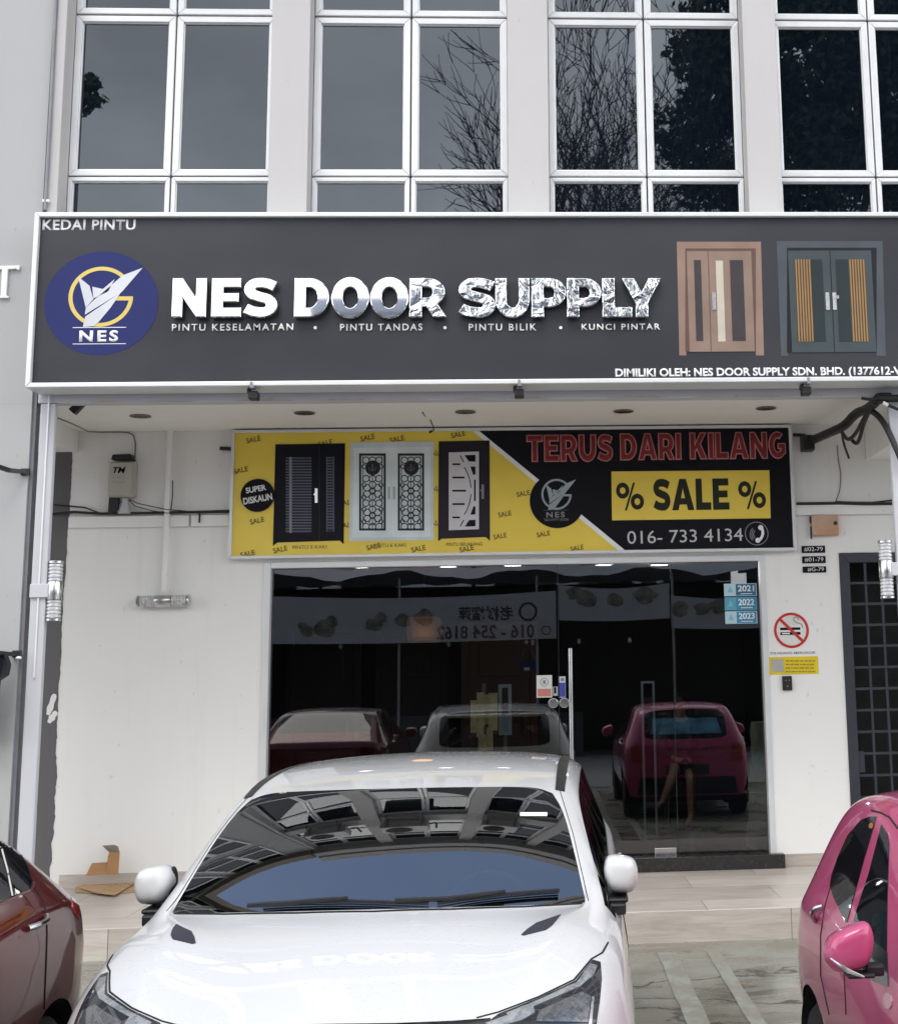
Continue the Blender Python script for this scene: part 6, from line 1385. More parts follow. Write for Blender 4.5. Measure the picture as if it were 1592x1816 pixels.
for sx in (1, -1):
    mb_ = mirror_shell('door_mirror', (sx * 0.915, 0.27, 1.14), sx, 0.22, 0.15, 0.16, MT['pw'], wc.t, 0.2)
    g = MB(); g.hexa([(sx * (.900 + a * .040), .27 + b * .09, 1.052 + c * .010) for c in (-1, 1) for b in (-1, 1) for a in (-1, 1)]); g.box(min(sx * .84, sx * .93), max(sx * .84, sx * .93), .16, .30, 1.0, 1.045); g.build('mirror_foot', MT['blackplastic'], mb_, bevel=0.012, local=True)
    g = MB(); g.ellipsoid((sx * 0.858, 0.31, 1.145), (0.010, 0.070, 0.058)); g.build('mirror_glass_rim', MT['blackplastic'], mb_, smooth=True, local=True)
    wc.line('door_gap', [(.50, 1.0), (.42, .8), (.36, .45), (.38, .30)], wc.by_side(sx), 0.003, step=0.04); wc.line('door_gap', [(1.45, 1.03), (1.42, .6), (1.4, .3)], wc.by_side(sx), 0.003, step=0.04)
    wc.patch('sill_cladding', [(-.1, .20), (2.0, .20), (2.0, .36), (-.1, .36)], wc.by_side(sx), MT['blackplastic'], 0.006, 0.1, 0.01)
    for yy_ in (1.25, 2.2): wc.patch('door_handle', [(yy_ - .09, .93), (yy_ + .09, .935), (yy_ + .09, .96), (yy_ - .09, .955)], wc.by_side(sx), MT['pw'], 0.028, 0.05, 0.02)
    wc.patch('tail_light', [(sx * .45, .99), (sx * .86, .97), (sx * .86, .90), (sx * .45, .93)], wc.by_rear, MT['tail'], 0.005, 0.05, 0.008)
wc.patch('tailgate_garnish', [(-.3, .56), (.3, .56), (.3, .70), (-.3, .70)], wc.by_rear, MT['blackplastic'], 0.005, 0.08, 0.008)
g = MB(); V = [(-.56, 2.98, 1.436), (.56, 2.98, 1.436), (.54, 3.14, 1.420), (-.54, 3.14, 1.420)]; g.hexa([(a, b, c + dz) for dz in (-0.02, 0.012) for (a, b, c) in (V[0], V[1], V[3], V[2])]); g.build('spoiler', MT['pw'], wc.t, bevel=0.008, local=True)
# ---- maroon saloon
def prof(hw, y, zb, zs, sill=.25):  # lower five rows of a station: sill to belt
    return [(hw * .91, y, sill), (hw * .975, y, sill + .18), (hw, y, zb * .68), (hw * .995, y, zb * .86), (hw * .975, y, zb)]
h = .865
ST2 = [
 [(.55,.10,.22),(.60,.07,.34),(.62,.05,.48),(.60,.04,.58),(.56,.04,.66),(.52,.04,.69),(.46,.03,.70),(.42,.03,.705),(.37,.03,.71),(.25,.02,.712),(.12,.01,.714),(0,0,.715)],
 prof(h * .92, .25, .74, 0, .22) + [(.74,.24,.78),(.69,.23,.80),(.63,.22,.81),(.55,.21,.815),(.37,.19,.82),(.18,.18,.82),(0,.17,.82)],
 prof(h, .70, .86, 0) + [(.80,.70,.895),(.75,.69,.91),(.69,.68,.92),(.60,.67,.925),(.40,.65,.927),(.2,.64,.928),(0,.63,.928)],
 prof(h, 1.25, .95, 0) + [(.82,1.25,.97),(.79,1.24,.98),(.75,1.23,.985),(.70,1.22,.988),(.50,1.13,.992),(.25,1.07,.996),(0,1.05,.998)],
 prof(h, 1.95, .985, 0) + [(.81,1.90,1.01),(.66,2.03,1.32),(.63,2.0,1.36),(.58,1.96,1.375),(.40,1.89,1.39),(.2,1.85,1.398),(0,1.84,1.40)],
 prof(h, 2.6, 1.005, 0) + [(.81,2.6,1.035),(.67,2.6,1.37),(.635,2.6,1.425),(.585,2.6,1.447),(.40,2.6,1.465),(.2,2.6,1.472),(0,2.6,1.475)],
 prof(h, 3.3, 1.03, 0) + [(.815,3.3,1.06),(.667,3.3,1.36),(.63,3.3,1.415),(.58,3.3,1.437),(.40,3.3,1.455),(.2,3.3,1.462),(0,3.3,1.465)],
 prof(h, 3.64, 1.045, 0) + [(.815,3.64,1.08),(.70,3.64,1.29),(.665,3.65,1.36),(.60,3.66,1.39),(.40,3.68,1.41),(.2,3.69,1.418),(0,3.69,1.42)],
 prof(h, 4.02, 1.03, 0) + [(.81,4.02,1.075),(.765,4.04,1.12),(.72,4.06,1.15),(.64,4.09,1.165),(.42,4.12,1.17),(.2,4.13,1.175),(0,4.14,1.175)],
 prof(h * .99, 4.20, .98, 0, .27) + [(.77,4.27,1.015),(.73,4.29,1.04),(.67,4.30,1.05),(.60,4.31,1.055),(.42,4.33,1.06),(.2,4.34,1.06),(0,4.35,1.06)],
 [(.70,4.30,.28),(.76,4.36,.42),(.785,4.40,.58),(.78,4.40,.74),(.755,4.385,.88),(.715,4.38,.94),(.665,4.38,.965),(.60,4.385,.975),(.53,4.39,.98),(.36,4.40,.98),(.18,4.41,.98),(0,4.41,.98)]]
CRE2 = [('sta', 3, 8, 11, .9), ('row', 8, 3, 4, .8), ('sta', 4, 8, 11, .7), ('row', 5, 3, 7, .5), ('row', 6, 3, 7, .5), ('row', 3, 1, 10, .5), ('row', 4, 1, 10, .3), ('sta', 7, 8, 11, .5), ('sta', 8, 8, 11, .6), ('sta', 9, 3, 11, .5), ('sta', 10, 0, 11, .4)]
MT['pr'] = paint('maroon_paint', (0.105, 0.005, 0.007), 0.3, 0.28)
mc = Car('parked_car', 'dark maroon saloon car parked at the left edge, chrome rear door handle', -2.785, 2.15, 0.0, MT['pr'], ST2, (3, 4), CRE2, (99, 99), 7, (0.9, 3.83), 0.31)
interior(mc, 1.15, 2.4, 0.66, 1.3)
w_ = mc.patch('side_window', [(-150, 1660), (-130, 1500), (-40, 1452), (14, 1477), (34, 1507), (50, 1544), (57, 1567), (54, 1576), (24, 1590), (0, 1602)], mc.by_px, MT['sideglass'], 0.003, 8, 0.006, mirror=True)
mc.line('window_divider', [(2, 1508), (12, 1545), (21, 1591)], mc.by_px, 0.006, MT['blackgloss'], True, 0.004)
mc.line('window_trim', [(-40, 1620), (0, 1604), (24, 1592), (55, 1578), (58, 1567)], mc.by_px, 0.005, MT['pr'], True, 0.005)
mc.line('door_gap', [(57, 1570), (66, 1583), (77, 1600), (82, 1625), (83, 1655), (82, 1690), (80, 1740), (78, 1790)], mc.by_px, 0.004, None, True)
mc.line('door_gap', [(-60, 1640), (-66, 1700), (-70, 1760), (-60, 1830)], mc.by_px, 0.004, None, True)
hh = [mc.by_px(*p) for p in ((48, 1648), (57, 1643), (68, 1636), (79, 1626))]
if all(hh):
    g = MB(); P = [a + n * o for (a, n), o in zip(hh, (0.004, 0.035, 0.035, 0.006))]; g.tube(smooth(P, 2), 0.013, 8); g.build('door_handle', MT['steel'], mc.t, smooth=True, local=True); g = MB(); g.tube([Vector((-p.x, p.y, p.z)) for p in smooth(P, 2)], 0.013, 8); g.build('door_handle', MT['steel'], mc.t, smooth=True, local=True)
mc.patch('tail_light', [(124, 1584), (137, 1593), (140, 1612), (139, 1632), (130, 1618), (127, 1600)], mc.by_px, MT['tail'], 0.004, 4, 0.006, mirror=True)
for sx in (1, -1): mirror_shell('door_mirror', (sx * 0.93, 1.65, 1.05), sx, 0.12, 0.19, 0.15, MT['pr'], mc.t)
mc.patch('headlight', [(.40, .60), (.62, .62), (.66, .72), (.42, .68)], mc.by_front, MT['lampdark'], 0.004, 0.05, 0.008, mirror=True)
mc.patch('grille', [(-.36, .50), (.36, .50), (.38, .62), (-.38, .62)], mc.by_front, MT['blackgloss'], 0.005, 0.06, 0.01)
mc.patch('rear_plate_recess', [(-.3, .62), (.3, .62), (.3, .76), (-.3, .76)], mc.by_rear, MT['blackplastic'], 0.005, 0.08, 0.008)
# ---- pink hatchback
h = .83
ST3 = [
 [(.55,.10,.22),(.60,.07,.34),(.62,.05,.48),(.60,.04,.60),(.56,.04,.68),(.52,.04,.72),(.46,.03,.735),(.42,.03,.74),(.37,.03,.745),(.25,.02,.747),(.12,.01,.748),(0,0,.75)],
 prof(h * .92, .25, .76, 0, .22) + [(.72,.24,.80),(.67,.23,.83),(.61,.22,.845),(.53,.21,.85),(.36,.19,.855),(.18,.18,.855),(0,.17,.855)],
 prof(h, .75, .86, 0) + [(.77,.75,.90),(.73,.74,.925),(.67,.73,.94),(.59,.72,.945),(.40,.70,.95),(.2,.69,.95),(0,.68,.95)],
 prof(h, 1.40, .93, 0) + [(.79,1.40,.965),(.765,1.39,.98),(.73,1.38,.99),(.69,1.37,.995),(.50,1.27,1.0),(.25,1.21,1.005),(0,1.19,1.005)],
 prof(h, 2.10, .94, 0) + [(.785,2.05,.975),(.655,2.28,1.33),(.62,2.22,1.375),(.57,2.14,1.39),(.40,2.07,1.405),(.2,2.03,1.413),(0,2.02,1.415)],
 prof(h, 2.60, .945, 0) + [(.785,2.60,.98),(.66,2.60,1.36),(.62,2.60,1.41),(.565,2.60,1.435),(.40,2.58,1.455),(.2,2.56,1.463),(0,2.56,1.466)],
 prof(h, 3.05, .95, 0) + [(.785,3.05,.99),(.655,3.05,1.335),(.615,3.05,1.39),(.56,3.05,1.415),(.38,3.06,1.435),(.2,3.07,1.443),(0,3.07,1.445)],
 prof(h, 3.35, .95, 0) + [(.78,3.33,1.01),(.68,3.33,1.22),(.615,3.33,1.31),(.545,3.34,1.345),(.37,3.37,1.37),(.18,3.38,1.378),(0,3.38,1.38)],
 prof(h * .97, 3.52, .90, 0, .27) + [(.745,3.52,.955),(.70,3.53,.985),(.64,3.55,1.0),(.57,3.56,1.0),(.38,3.58,.995),(.18,3.59,.99),(0,3.59,.99)],
 [(.68,3.58,.28),(.74,3.64,.42),(.755,3.66,.56),(.74,3.65,.70),(.71,3.63,.80),(.67,3.63,.84),(.62,3.63,.86),(.55,3.635,.865),(.48,3.64,.87),(.33,3.65,.87),(.16,3.66,.87),(0,3.66,.87)]]
CRE3 = [('sta', 3, 8, 11, .9), ('row', 8, 3, 4, .8), ('sta', 4, 8, 11, .7), ('row', 3, 1, 9, .3), ('row', 4, 1, 9, .25), ('sta', 7, 8, 11, .6), ('sta', 8, 8, 11, .6)]
MT['pp'] = paint('pink_paint', (0.47, 0.070, 0.170), 0.1, 0.34)
pc = Car('parked_car', 'bright pink hatchback parked at the right edge with its mirror folded out', 1.925, 2.84, 0.0, MT['pp'], ST3, (3, 4), CRE3, (99, 99), 7, (0.75, 3.12), 0.29)
interior(pc, 1.25, 2.3, 0.62, 1.3)

pc.patch('side_window', [(1554, 1449), (1543, 1449), (1527, 1455), (1503, 1483), (1487, 1518), (1475, 1553), (1472, 1572), (1477, 1588), (1499, 1636), (1502, 1637), (1512, 1600), (1534, 1520), (1552, 1460)], pc.by_px, MT['sideglass'], 0.003, 6, 0.006, mirror=True)
pc.patch('side_window', [(1563, 1463), (1559, 1480), (1541, 1550), (1521, 1610), (1514, 1634), (1540, 1660), (1566, 1692), (1573, 1690), (1574, 1600), (1577, 1500), (1574, 1480)], pc.by_px, MT['sideglass'], 0.003, 6, 0.006, mirror=True)
pc.line('roof_gutter', [(1592, 1470), (1577, 1450), (1562, 1442), (1545, 1438)], pc.by_px, 0.004, None, True)
pc.line('door_gap', [(1505, 1640), (1500, 1665), (1497, 1720), (1500, 1800)], pc.by_px, 0.0035, None, True)
pc.line('door_gap', [(1472, 1575), (1462, 1610), (1455, 1660), (1455, 1730), (1470, 1800)], pc.by_px, 0.0035, None, True)
hh = [pc.by_px(*p) for p in ((1447, 1634), (1452, 1627), (1456, 1618), (1461, 1610))]
if all(hh):
    g = MB(); P = [a + n * o for (a, n), o in zip(hh, (0.004, 0.030, 0.030, 0.006))]; g.tube(smooth(P, 2), 0.012, 8); g.build('door_handle', MT['steel'], pc.t, smooth=True, local=True); g = MB(); g.tube([Vector((-p.x, p.y, p.z)) for p in smooth(P, 2)], 0.012, 8); g.build('door_handle', MT['steel'], pc.t, smooth=True, local=True)
pc.patch('window_sail', [(1516, 1640), (1545, 1664), (1574, 1690), (1576, 1752), (1548, 1740), (1524, 1712)], pc.by_px, MT['blackgloss'], 0.0045, 6, 0.006, mirror=True)
mv = onY(1505, 1682, 4.62); lx, lz, ly = mv.x - 1.925, mv.z, 4.62 - 2.84
for sx in (-1, 1):
    mm_ = mirror_shell('door_mirror', (sx * abs(lx), ly, lz), -sx, 0.14, 0.175, 0.16, MT['pp'], pc.t, 0.6)
    g = MB(); g.hexa([(sx * (abs(lx) + a * .045 - .03), ly + b * .035, lz - .080 + c * .008) for c in (-1, 1) for b in (-1, 1) for a in (-1, 1)]); g.hexa([(sx * (abs(lx) - .08 + a * .03), ly + .02 + b * .03, lz - .070 + c * .018) for c in (-1, 1) for b in (-1, 1) for a in (-1, 1)]); g.build('mirror_foot', MT['blackplastic'], mm_, bevel=0.008, local=True)
    g = MB(); g.tube([(sx * (abs(lx) + .07), ly - .045, lz - .02), (sx * (abs(lx) + .02), ly - .068, lz - .055), (sx * (abs(lx) - .03), ly - .066, lz - .075)], [0.004, 0.008, 0.003], 8); g.build('indicator', MT['lampgrey'], mm_, smooth=True, local=True)
pc.patch('side_repeater', [(1575 + 8 * math.cos(q * .628), 1776 + 15 * math.sin(q * .628)) for q in range(10)], pc.by_px, pm('repeater_lens', (0.55, 0.25, 0.32), 0.15, coat=1.0), 0.004, 4, 0.005)
pc.patch('headlight', [(.40, .62), (.64, .66), (.68, .78), (.44, .74)], pc.by_front, MT['lampdark'], 0.004, 0.05, 0.008, mirror=True)
pc.patch('grille', [(-.34, .36), (.34, .36), (.36, .50), (-.36, .50)], pc.by_front, MT['blackgloss'], 0.005, 0.06, 0.01)
pc.patch('tail_light', [(.56, .70), (.72, .72), (.72, .92), (.60, .92)], pc.by_rear, MT['tail'], 0.005, 0.05, 0.008, mirror=True)
pc.patch('rear_blue_patch', [(-.47, 1.06), (.47, 1.06), (.42, 1.26), (-.42, 1.26)], pc.by_rear, pm('mottled_blue', (0.10, 0.34, 0.52), 0.3, 0.2, 0.5, 5, coat=0.8), 0.003, 0.06, 0.004)  # mottled blue patch laid over the rear window
pc.patch('rear_bumper_trim', [(-.66, .30), (.66, .30), (.62, .52), (-.62, .52)], pc.by_rear, MT['blackplastic'], 0.005, 0.08, 0.008)
pc.patch('rear_plate_recess', [(-.28, .55), (.28, .55), (.28, .68), (-.28, .68)], pc.by_rear, MT['blackplastic'], 0.005, 0.08, 0.008)
# ------------------------------------------------------------------ across the street, seen in the glass
random.seed(2)
m = M('leaf'); oi = m.noise(1.5, 3); m.set(Base_Color=m.ramp(oi, [(0.3, (0.022, 0.045, 0.012)), (0.7, (0.06, 0.10, 0.03))]), Roughness=0.6); MT['leaf'] = m.m
MT['bark'] = pm('bark', (0.065, 0.055, 0.045), 0.9, 0, 0.3, 5, 0.3, 12)
def branch(g, p, d, ln, r, depth, rnd, tips, curl=0.42, minr=0.013, up=0.12):
    n = 4; pts = [p.copy()]; rad = [r]; q = p.copy(); dd = d.copy()
    for i in range(n):
        dd = (dd + Vector((rnd.uniform(-1, 1), rnd.uniform(-1, 1), rnd.uniform(-0.6, 0.8))) * curl * 0.5 + Vector((0, 0, up * 0.4))).normalized()
        q = q + dd * (ln / n); pts.append(q.copy()); rad.append(r * (1 - 0.45 * (i + 1) / n))
    g.tube(pts, rad, 6 if r > 0.05 else (4 if r > 0.02 else 3), cap=False)
    if depth == 0: tips.append(q.copy()); return
    k = 2 if rnd.random() < 0.45 else 3
    for i in range(k):
        a = rnd.uniform(0, 2 * math.pi); sp = rnd.uniform(0.35, 0.75)
        o = dd.orthogonal().normalized(); w = dd.cross(o); nd = (dd + (o * math.cos(a) + w * math.sin(a)) * sp).normalized()
        st = pts[-1] if i < 2 else pts[rnd.choice((2, 3))]
        branch(g, st, nd, ln * rnd.uniform(0.62, 0.86), max(minr, rad[-1] * (0.95 if i == 0 else 0.72)), depth - 1, rnd, tips, curl, minr, up)
def bare_tree(x, y, h, seed, label, spread=0.45, nl=4):
    rnd = random.Random(seed); t = thing('bare_tree', (x, y, 0), label, 'tree', 'leafless trees across the street')
    g = MB(); th = h * 0.30; g.tube([(x, y, -0.1), (x + 0.05, y, th * 0.5), (x, y + 0.05, th)], [0.30, 0.23, 0.2], 10); g.build('trunk', MT['bark'], t, smooth=True)
    g = MB(); tips = []
    for i in range(nl):
        a = 2 * math.pi * (i + rnd.uniform(-0.2, 0.2)) / nl; d = Vector((math.cos(a) * spread, math.sin(a) * spread, 1)).normalized()
        branch(g, Vector((x, y, th * (0.9 + 0.1 * rnd.random()))), d, h * 0.215, 0.15, 6, rnd, tips)
    g.build('branches', MT['bark'], t)
bare_tree(1.3, -9.8, 14.8, 32, 'bare twiggy tree across the street, reflected in the third upper window', 0.34, 5)
bare_tree(2.9, -11.5, 15.6, 14, 'second bare twiggy tree across the street, behind the first', 0.34, 4)
bare_tree(0.25, -10.6, 17.8, 1, 'bare tree with a leaning bough across the street, reflected in the second upper window', 0.22, 3)
def leafy_tree(x, y, cz, blobs, seed, label, trunk_r=0.35, per=1150, ls=0.26):
    x, y, cz = x * 1.07, y - 2.1, cz * 1.06; blobs = [(bx * 1.07, by - 2.1, (bz - 1.95) * 1.07 + 1.95, r * 1.07) for bx, by, bz, r in blobs]
    rnd = random.Random(seed); t = thing('leafy_tree', (x, y, 0), label, 'tree', 'leafy trees across the street')
    g = MB(); g.tube([(x, y, -0.1), (x + 0.1, y, cz * 0.3), (x, y, cz * 0.6)], [trunk_r, trunk_r * 0.75, trunk_r * 0.55], 10)
    for (bx, by, bz, r) in blobs: g.tube(smooth([(x, y, cz * 0.55), ((x + bx) / 2 + rnd.uniform(-.4, .4), (y + by) / 2, cz * 0.55 + (bz - cz * 0.55) * 0.4), (bx, by, bz)], 2), [0.14] + [0.09] * 3 + [0.05] * 50, 6, cap=False) if False else g.tube([(x, y, cz * 0.55), ((x + bx) / 2 + rnd.uniform(-.4, .4), (y + by) / 2, cz * 0.55 + (bz - cz * 0.55) * 0.4), (bx, by, bz)], [0.14, 0.10, 0.04], 6, cap=False)
    g.build('trunk', MT['bark'], t, smooth=True)
    g = MB()
    for (bx, by, bz, r) in blobs:
        ncl = max(8, int(per / 12 * r * r)); 
        for c in range(ncl):
            while True:
                p = Vector((rnd.uniform(-1, 1), rnd.uniform(-1, 1), rnd.uniform(-1, 1)))
                if 0.2 < p.length < 1: break
            p = p.normalized() * (p.length ** 0.5); cc = Vector((bx, by, bz)) + Vector((p.x * r, p.y * r, p.z * r * 0.8))
            for k in range(14):
                q = cc + Vector((rnd.gauss(0, min(0.17, r * 0.45)), rnd.gauss(0, min(0.17, r * 0.45)), rnd.gauss(0, min(0.14, r * 0.4)))) ; s_ = ls * rnd.uniform(0.6, 1.2)
                u = Vector((rnd.uniform(-1, 1), rnd.uniform(-1, 1), rnd.uniform(-1, 0.6))).normalized(); w = u.orthogonal().normalized(); w = (Matrix.Rotation(rnd.uniform(0, 6.28), 3, u) @ w)
                v = u.cross(w); g.face([q - w * s_ * 0.5, q + v * s_ * 0.24, q + w * s_ * 0.5, q - v * s_ * 0.24])
    g.build('crown', MT['leaf'], t)
leafy_tree(6.6, -8.0, 14.0, [(6.6, -8, 15.2, 2.6), (4.5, -7.6, 14.6, 1.25), (5.0, -8.2, 16.6, 1.5), (7.9, -8.3, 14.2, 2.2), (6.2, -7.7, 12.9, 1.5), (4.6, -8.3, 12.6, 0.7), (8.6, -7.8, 17.2, 2.2), (6.4, -8.1, 17.9, 2.1), (3.4, -7.8, 13.5, 0.75), (3.9, -7.9, 15.6, 0.85), (9.0, -8, 12.2, 1.3), (4.4, -7.8, 18.3, 1.0), (3.85, -7.8, 12.4, 0.7)], 5, 'dense dark leafy tree across the street, reflected in the right upper windows')
leafy_tree(-13.5, -8.0, 13.5, [(-13.5, -8, 14.5, 2.3), (-12.2, -8, 15.8, 1.5), (-9.55, -7.6, 14.2, 0.24), (-9.5, -7.6, 14.55, 0.16), (-15, -8.5, 13.5, 2.0)], 6, 'leafy tree across the street at left, one tuft reflected in the first upper window')
# food stall with a banner
ST = thing('food_stall', (0, -7, 0), 'long dark food stall under a grey tarpaulin across the street', 'stall')
MT['tarp'] = pm('grey_tarp', (0.30, 0.32, 0.35), 0.6, 0, 0.12, 2)
g = MB(); nx_, ny_ = 60, 10; vs = [[g.bm.verts.new((-9 + 18 * i / nx_, -5.2 - 3.6 * j / ny_, 3.95 + 0.30 * math.sin(math.pi * j / ny_) + 0.09 * math.sin(i * 0.7) * (1 - j / ny_) + 0.03 * math.sin(i * 1.9))) for i in range(nx_ + 1)] for j in range(ny_ + 1)]
for j in range(ny_):
    for i in range(nx_): g.bm.faces.new((vs[j][i], vs[j][i + 1], vs[j + 1][i + 1], vs[j + 1][i]))
o = g.build('tarpaulin', MT['tarp'], ST, smooth=True)
for i in range(7): g = MB(); g.tube([(-8.8 + 17.6 * i / 6, -5.35, 0), (-8.8 + 17.6 * i / 6, -5.35, 3.9)], 0.03, 8); g.build('post', MT['grey'], ST)
g = MB(); g.box(-9, 9, -8.9, -8.8, 0, 3.9); g.box(-9.05, -9, -8.8, -5.6, 0, 3.6); g.box(9, 9.05, -8.8, -5.6, 0, 3.6); g.build('back_wall', pm('stall_dark', (0.012, 0.012, 0.013), 0.8), ST)
g = MB()
for i in range(5): x0 = -7.6 + i * 3.2; g.box(x0, x0 + 2.2, -7.2, -6.6, 0, 0.95)
g.build('counter', pm('stall_counter', (0.035, 0.035, 0.04), 0.6), ST)
MT['banner'] = pm('banner_cloth', (0.30, 0.315, 0.325), 0.6, 0, 0.06, 1.5); MT['bprint'] = pm('banner_print', (0.03, 0.03, 0.033), 0.6)
def banner(name, x0, x1, z0, z1, label, y=-5.15, sag=0.10):
    t = thing(name, ((x0 + x1) / 2, y, z0), label, 'banner', 'banners hung along the food stall')
    n = 30; g = MB(); P = []
    for i in range(n + 1):
        u = i / n; P.append((x0 + (x1 - x0) * u, z1 - sag * math.sin(math.pi * u) * 1.0, z0 - sag * 0.4 * math.sin(math.pi * u)))
    for (a, b) in zip(P, P[1:]): g.face([(a[0], y, a[2]), (b[0], y, b[2]), (b[0], y, b[1]), (a[0], y, a[1])])
    g.build('cloth', MT['banner'], t); return t
ym = 2 * YGL
def mx_(px, py, y): v = onY(px, py, ym - y); return v.x, v.z      # where a reflected pixel really lies
yb = -5.15
xa, za = mx_(478, 1140, yb); xb, zb = mx_(985, 1052, yb)
t = banner('stall_banner', xa - 0.3, xb, za - 0.02, zb + 0.05, 'long pale banner with lettering and a phone number, hung along the food stall')
yt = yb + 0.004
def btext(s, x0, x1, y0, y1, bold=0.01):
    a, b = mx_(x0, y1, yt), mx_(x1, y0, yt); g = MB(); text_into(g, s, a[0], b[0], a[1], b[1], yt, 0.002, bold, 0, 1.0, 0, True); return g.build('lettering', MT['bprint'], t)
btext('016 - 254 8162', 774, 947, 1107, 1134, 0.02)
btext('老树榴莲', 812, 910, 1074, 1102, 0.02)
def bring(x, y, r, t_=None, w=0.03):
    c_ = mx_(x, y, yt); g = MB(); g.ring(c_[0], c_[1], r - w, r, yt, yt + 0.002, 0, 360, 32); return g.build('round_mark', MT['bprint'], t_ or t)
bring(936, 1085, 0.20, w=0.05); bring(968, 1118, 0.10, w=0.02)
def fruit(t_, spots):
    g = MB()
    for (x, y, r) in spots: c_ = mx_(x, y, yt); g.prism([(c_[0] + r * (1 + 0.16 * math.sin(3 * q + x) + 0.1 * math.sin(5 * q)) * math.cos(q), c_[1] + r * 0.8 * (1 + 0.14 * math.sin(2 * q + x)) * math.sin(q)) for q in [2 * math.pi * k_ / 26 for k_ in range(26)]], yt + 0.0004 * spots.index((x, y, r)), yt + 0.002 + 0.0004 * spots.index((x, y, r)))
    g.build('fruit_pictures', pm('fruit_print', (0.13, 0.125, 0.10), 0.6, 0, 0.8, 5), t_)
fruit(t, [(536, 1110, 0.10), (588, 1102, 0.14), (575, 1115, 0.22), (662, 1108, 0.18), (676, 1095, 0.13), (714, 1100, 0.16), (752, 1095, 0.2), (545, 1120, 0.13)])
xa, za = mx_(991, 1100, yb); xb, zb = mx_(1186, 1034, yb); t = banner('stall_banner', xa, xb, za, zb, 'pale banner with fruit pictures, middle one of the food stall'); fruit(t, [(1018, 1052, 0.17), (1040, 1062, 0.22), (1090, 1064, 0.18), (1142, 1056, 0.22), (1158, 1056, 0.10)])
xa, za = mx_(1190, 1114, yb); xb, zb = mx_(1420, 1052, yb); t = banner('stall_banner', xa, xb, za, zb, 'pale banner with dark fruit pictures, by the end of the food stall'); fruit(t, [(1205, 1080, 0.2), (1245, 1080, 0.18), (1275, 1075, 0.2)])
xa, za = mx_(300, 1142, yb); xb, zb = mx_(455, 1058, yb); banner('stall_banner', xa - 2, xb, za, zb, 'plain pale banner at the far end of the food stall')
for i, x in enumerate((-4.2, -1.9, -0.1, 0.9, 2.0)):
    t = thing('stall_bulb', (x, -5.6, 2.45), 'small pale bulb hanging under the food stall banner', 'bulb', 'bulbs hanging along the stall')
    g = MB(); g.tube([(x, -5.6, 3.9), (x, -5.6, 2.55)], 0.006, 5); g.build('cord', MT['cable'], t); g = MB(); g.ellipsoid((x, -5.6, 2.49), (0.045, 0.045, 0.065)); g.build('glass_bulb', MT['lens'], t, smooth=True)
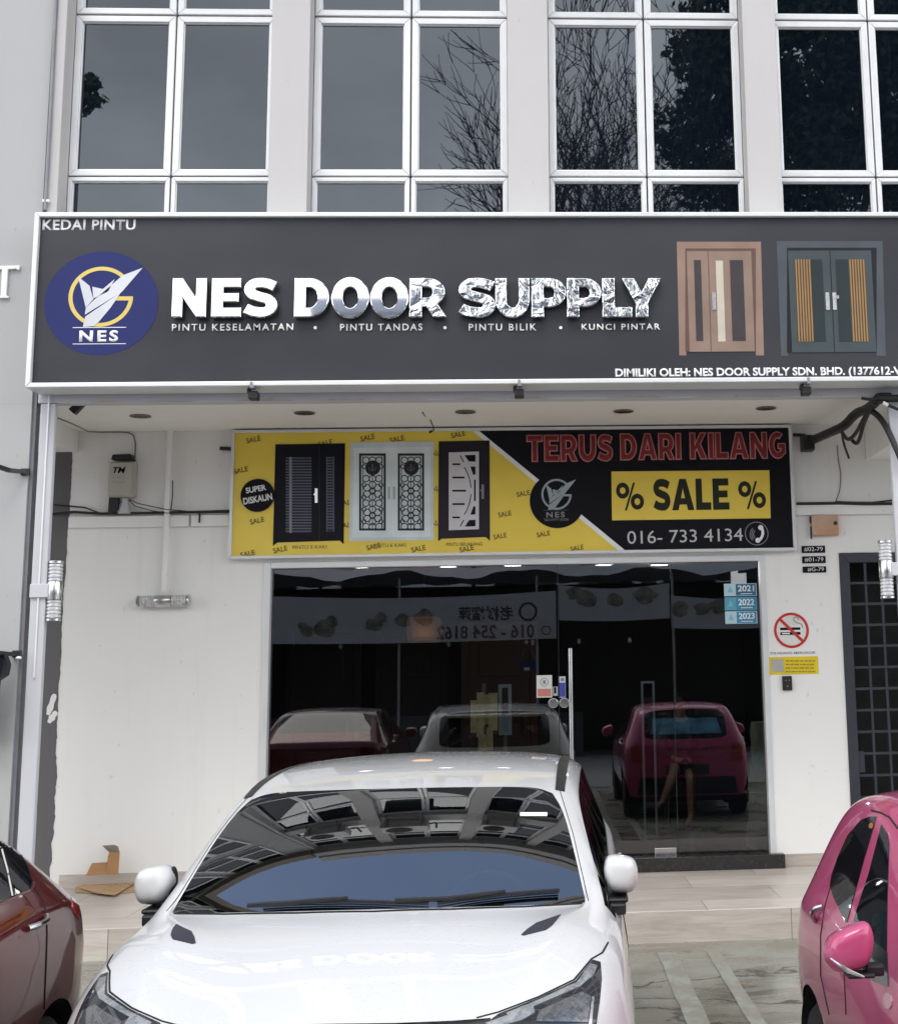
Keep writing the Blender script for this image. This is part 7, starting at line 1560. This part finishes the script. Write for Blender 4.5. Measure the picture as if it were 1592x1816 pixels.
# shophouses on the far side
ow = pm('opposite_wall', (0.46, 0.46, 0.46), 0.8, 0, 0.1, 0.3)
for k, (xa, xb, hh_, lab) in enumerate(((-70, -34, 9.0, 'low pale shophouse block at the far left across the street'), (-33.8, -10, 7.4, 'lowest pale shophouse block across the street, left of the tall one'), (-9.8, -3, 17.4, 'tallest pale shophouse block across the street, seen in the letters O'), (-2.8, 13, 16.9, 'wide pale block of flats across the street right of the tallest one'), (13.2, 40, 8.4, 'low pale shophouse block at the far right across the street'), (40.2, 70, 10.2, 'last pale shophouse block at the far right across the street'))):
    OB = thing('opposite_shophouse', ((xa + xb) / 2, -40, 0), lab, 'building', 'shophouse row across the street')
    g = MB(); g.box(xa, xb, -50, -40, 0, hh_); g.build('wall', ow, OB)
    z = 4.6
    while z + 2.2 < hh_:
        x = xa + 0.8
        while x + 2.6 < xb:
            g = MB(); g.box(x, x + 2.6, -39.99, -39.93, z, z + 1.6); w_ = g.build('window', MT['grey'], OB); g = MB(); g.box(x + 0.08, x + 2.52, -39.929, -39.90, z + 0.08, z + 1.52); g.build('pane', MT['black'], w_); x += 3.9
        z += 3.3
    g = MB(); g.box(xa + 0.3, xb - 0.3, -39.99, -39.9, 0, 3.4); g.build('dark_arcade', MT['black'], OB)
    g = MB(); g.box(xa, xb, -40.4, -39.6, hh_ + 0.01, hh_ + 0.7); g.build('parapet', MT['grey'], OB)
# air conditioners above the signboard (seen in the windscreen)
proto = None
for k, (x, z) in enumerate(((-2.75, 8.05), (-1.30, 8.1), (0.55, 8.05))):
    lab = ['left', 'middle', 'right'][k] + ' air conditioner unit on the wall above the upper windows'
    if proto is None:
        c0 = Vector((x, YF, z)); t = proto = thing('air_conditioner', c0, lab, 'air conditioner', 'air conditioners above the upper windows')
        ya, yb_ = YF - 0.42, YF - 0.09
        g = MB(); g.box(x - 0.42, x + 0.42, ya, yb_, z, z + 0.6); g.build('case', pm('ac_white', (0.55, 0.55, 0.53), 0.5), t, bevel=0.015)
        g = MB(); 
        for r in (0.24, 0.19, 0.14, 0.09): g.ring(x - 0.1, z + 0.3, r - 0.012, r, ya - 0.02, ya - 0.001, 0, 360, 28)
        for q in range(8): g.bar((x - 0.1, ya - 0.012, z + 0.3), (x - 0.1 + 0.24 * math.cos(q * .785), ya - 0.012, z + 0.3 + 0.24 * math.sin(q * .785)), 0.008, 0.008)
        g.build('fan_grille', MT['blackplastic'], t)
        g = MB(); g.disc(x - 0.1, z + 0.3, 0.245, ya - 0.003, ya + 0.01, 28); g.build('fan_opening', MT['black'], t)
        for s_ in (-0.3, 0.3): g = MB(); g.box(x + s_ - 0.02, x + s_ + 0.02, ya, YF + 0.05, z - 0.05, z - 0.003); g.bar((x + s_, ya + 0.05, z - 0.05), (x + s_, YF + 0.03, z - 0.35), 0.03, 0.03); g.build('bracket', MT['grey'], t)
        g = MB(); g.tube([(x + 0.40, ya + 0.2, z + 0.2), (x + 0.52, ya + 0.25, z + 0.15), (x + 0.55, YF - 0.02, z + 0.4), (x + 0.55, YF - 0.02, z + 0.9)], 0.025, 8); g.build('pipe', MT['cable'], t, smooth=True)
    else:
        c = copy_tree(proto, None, (x, YF, z)); c['label'] = lab
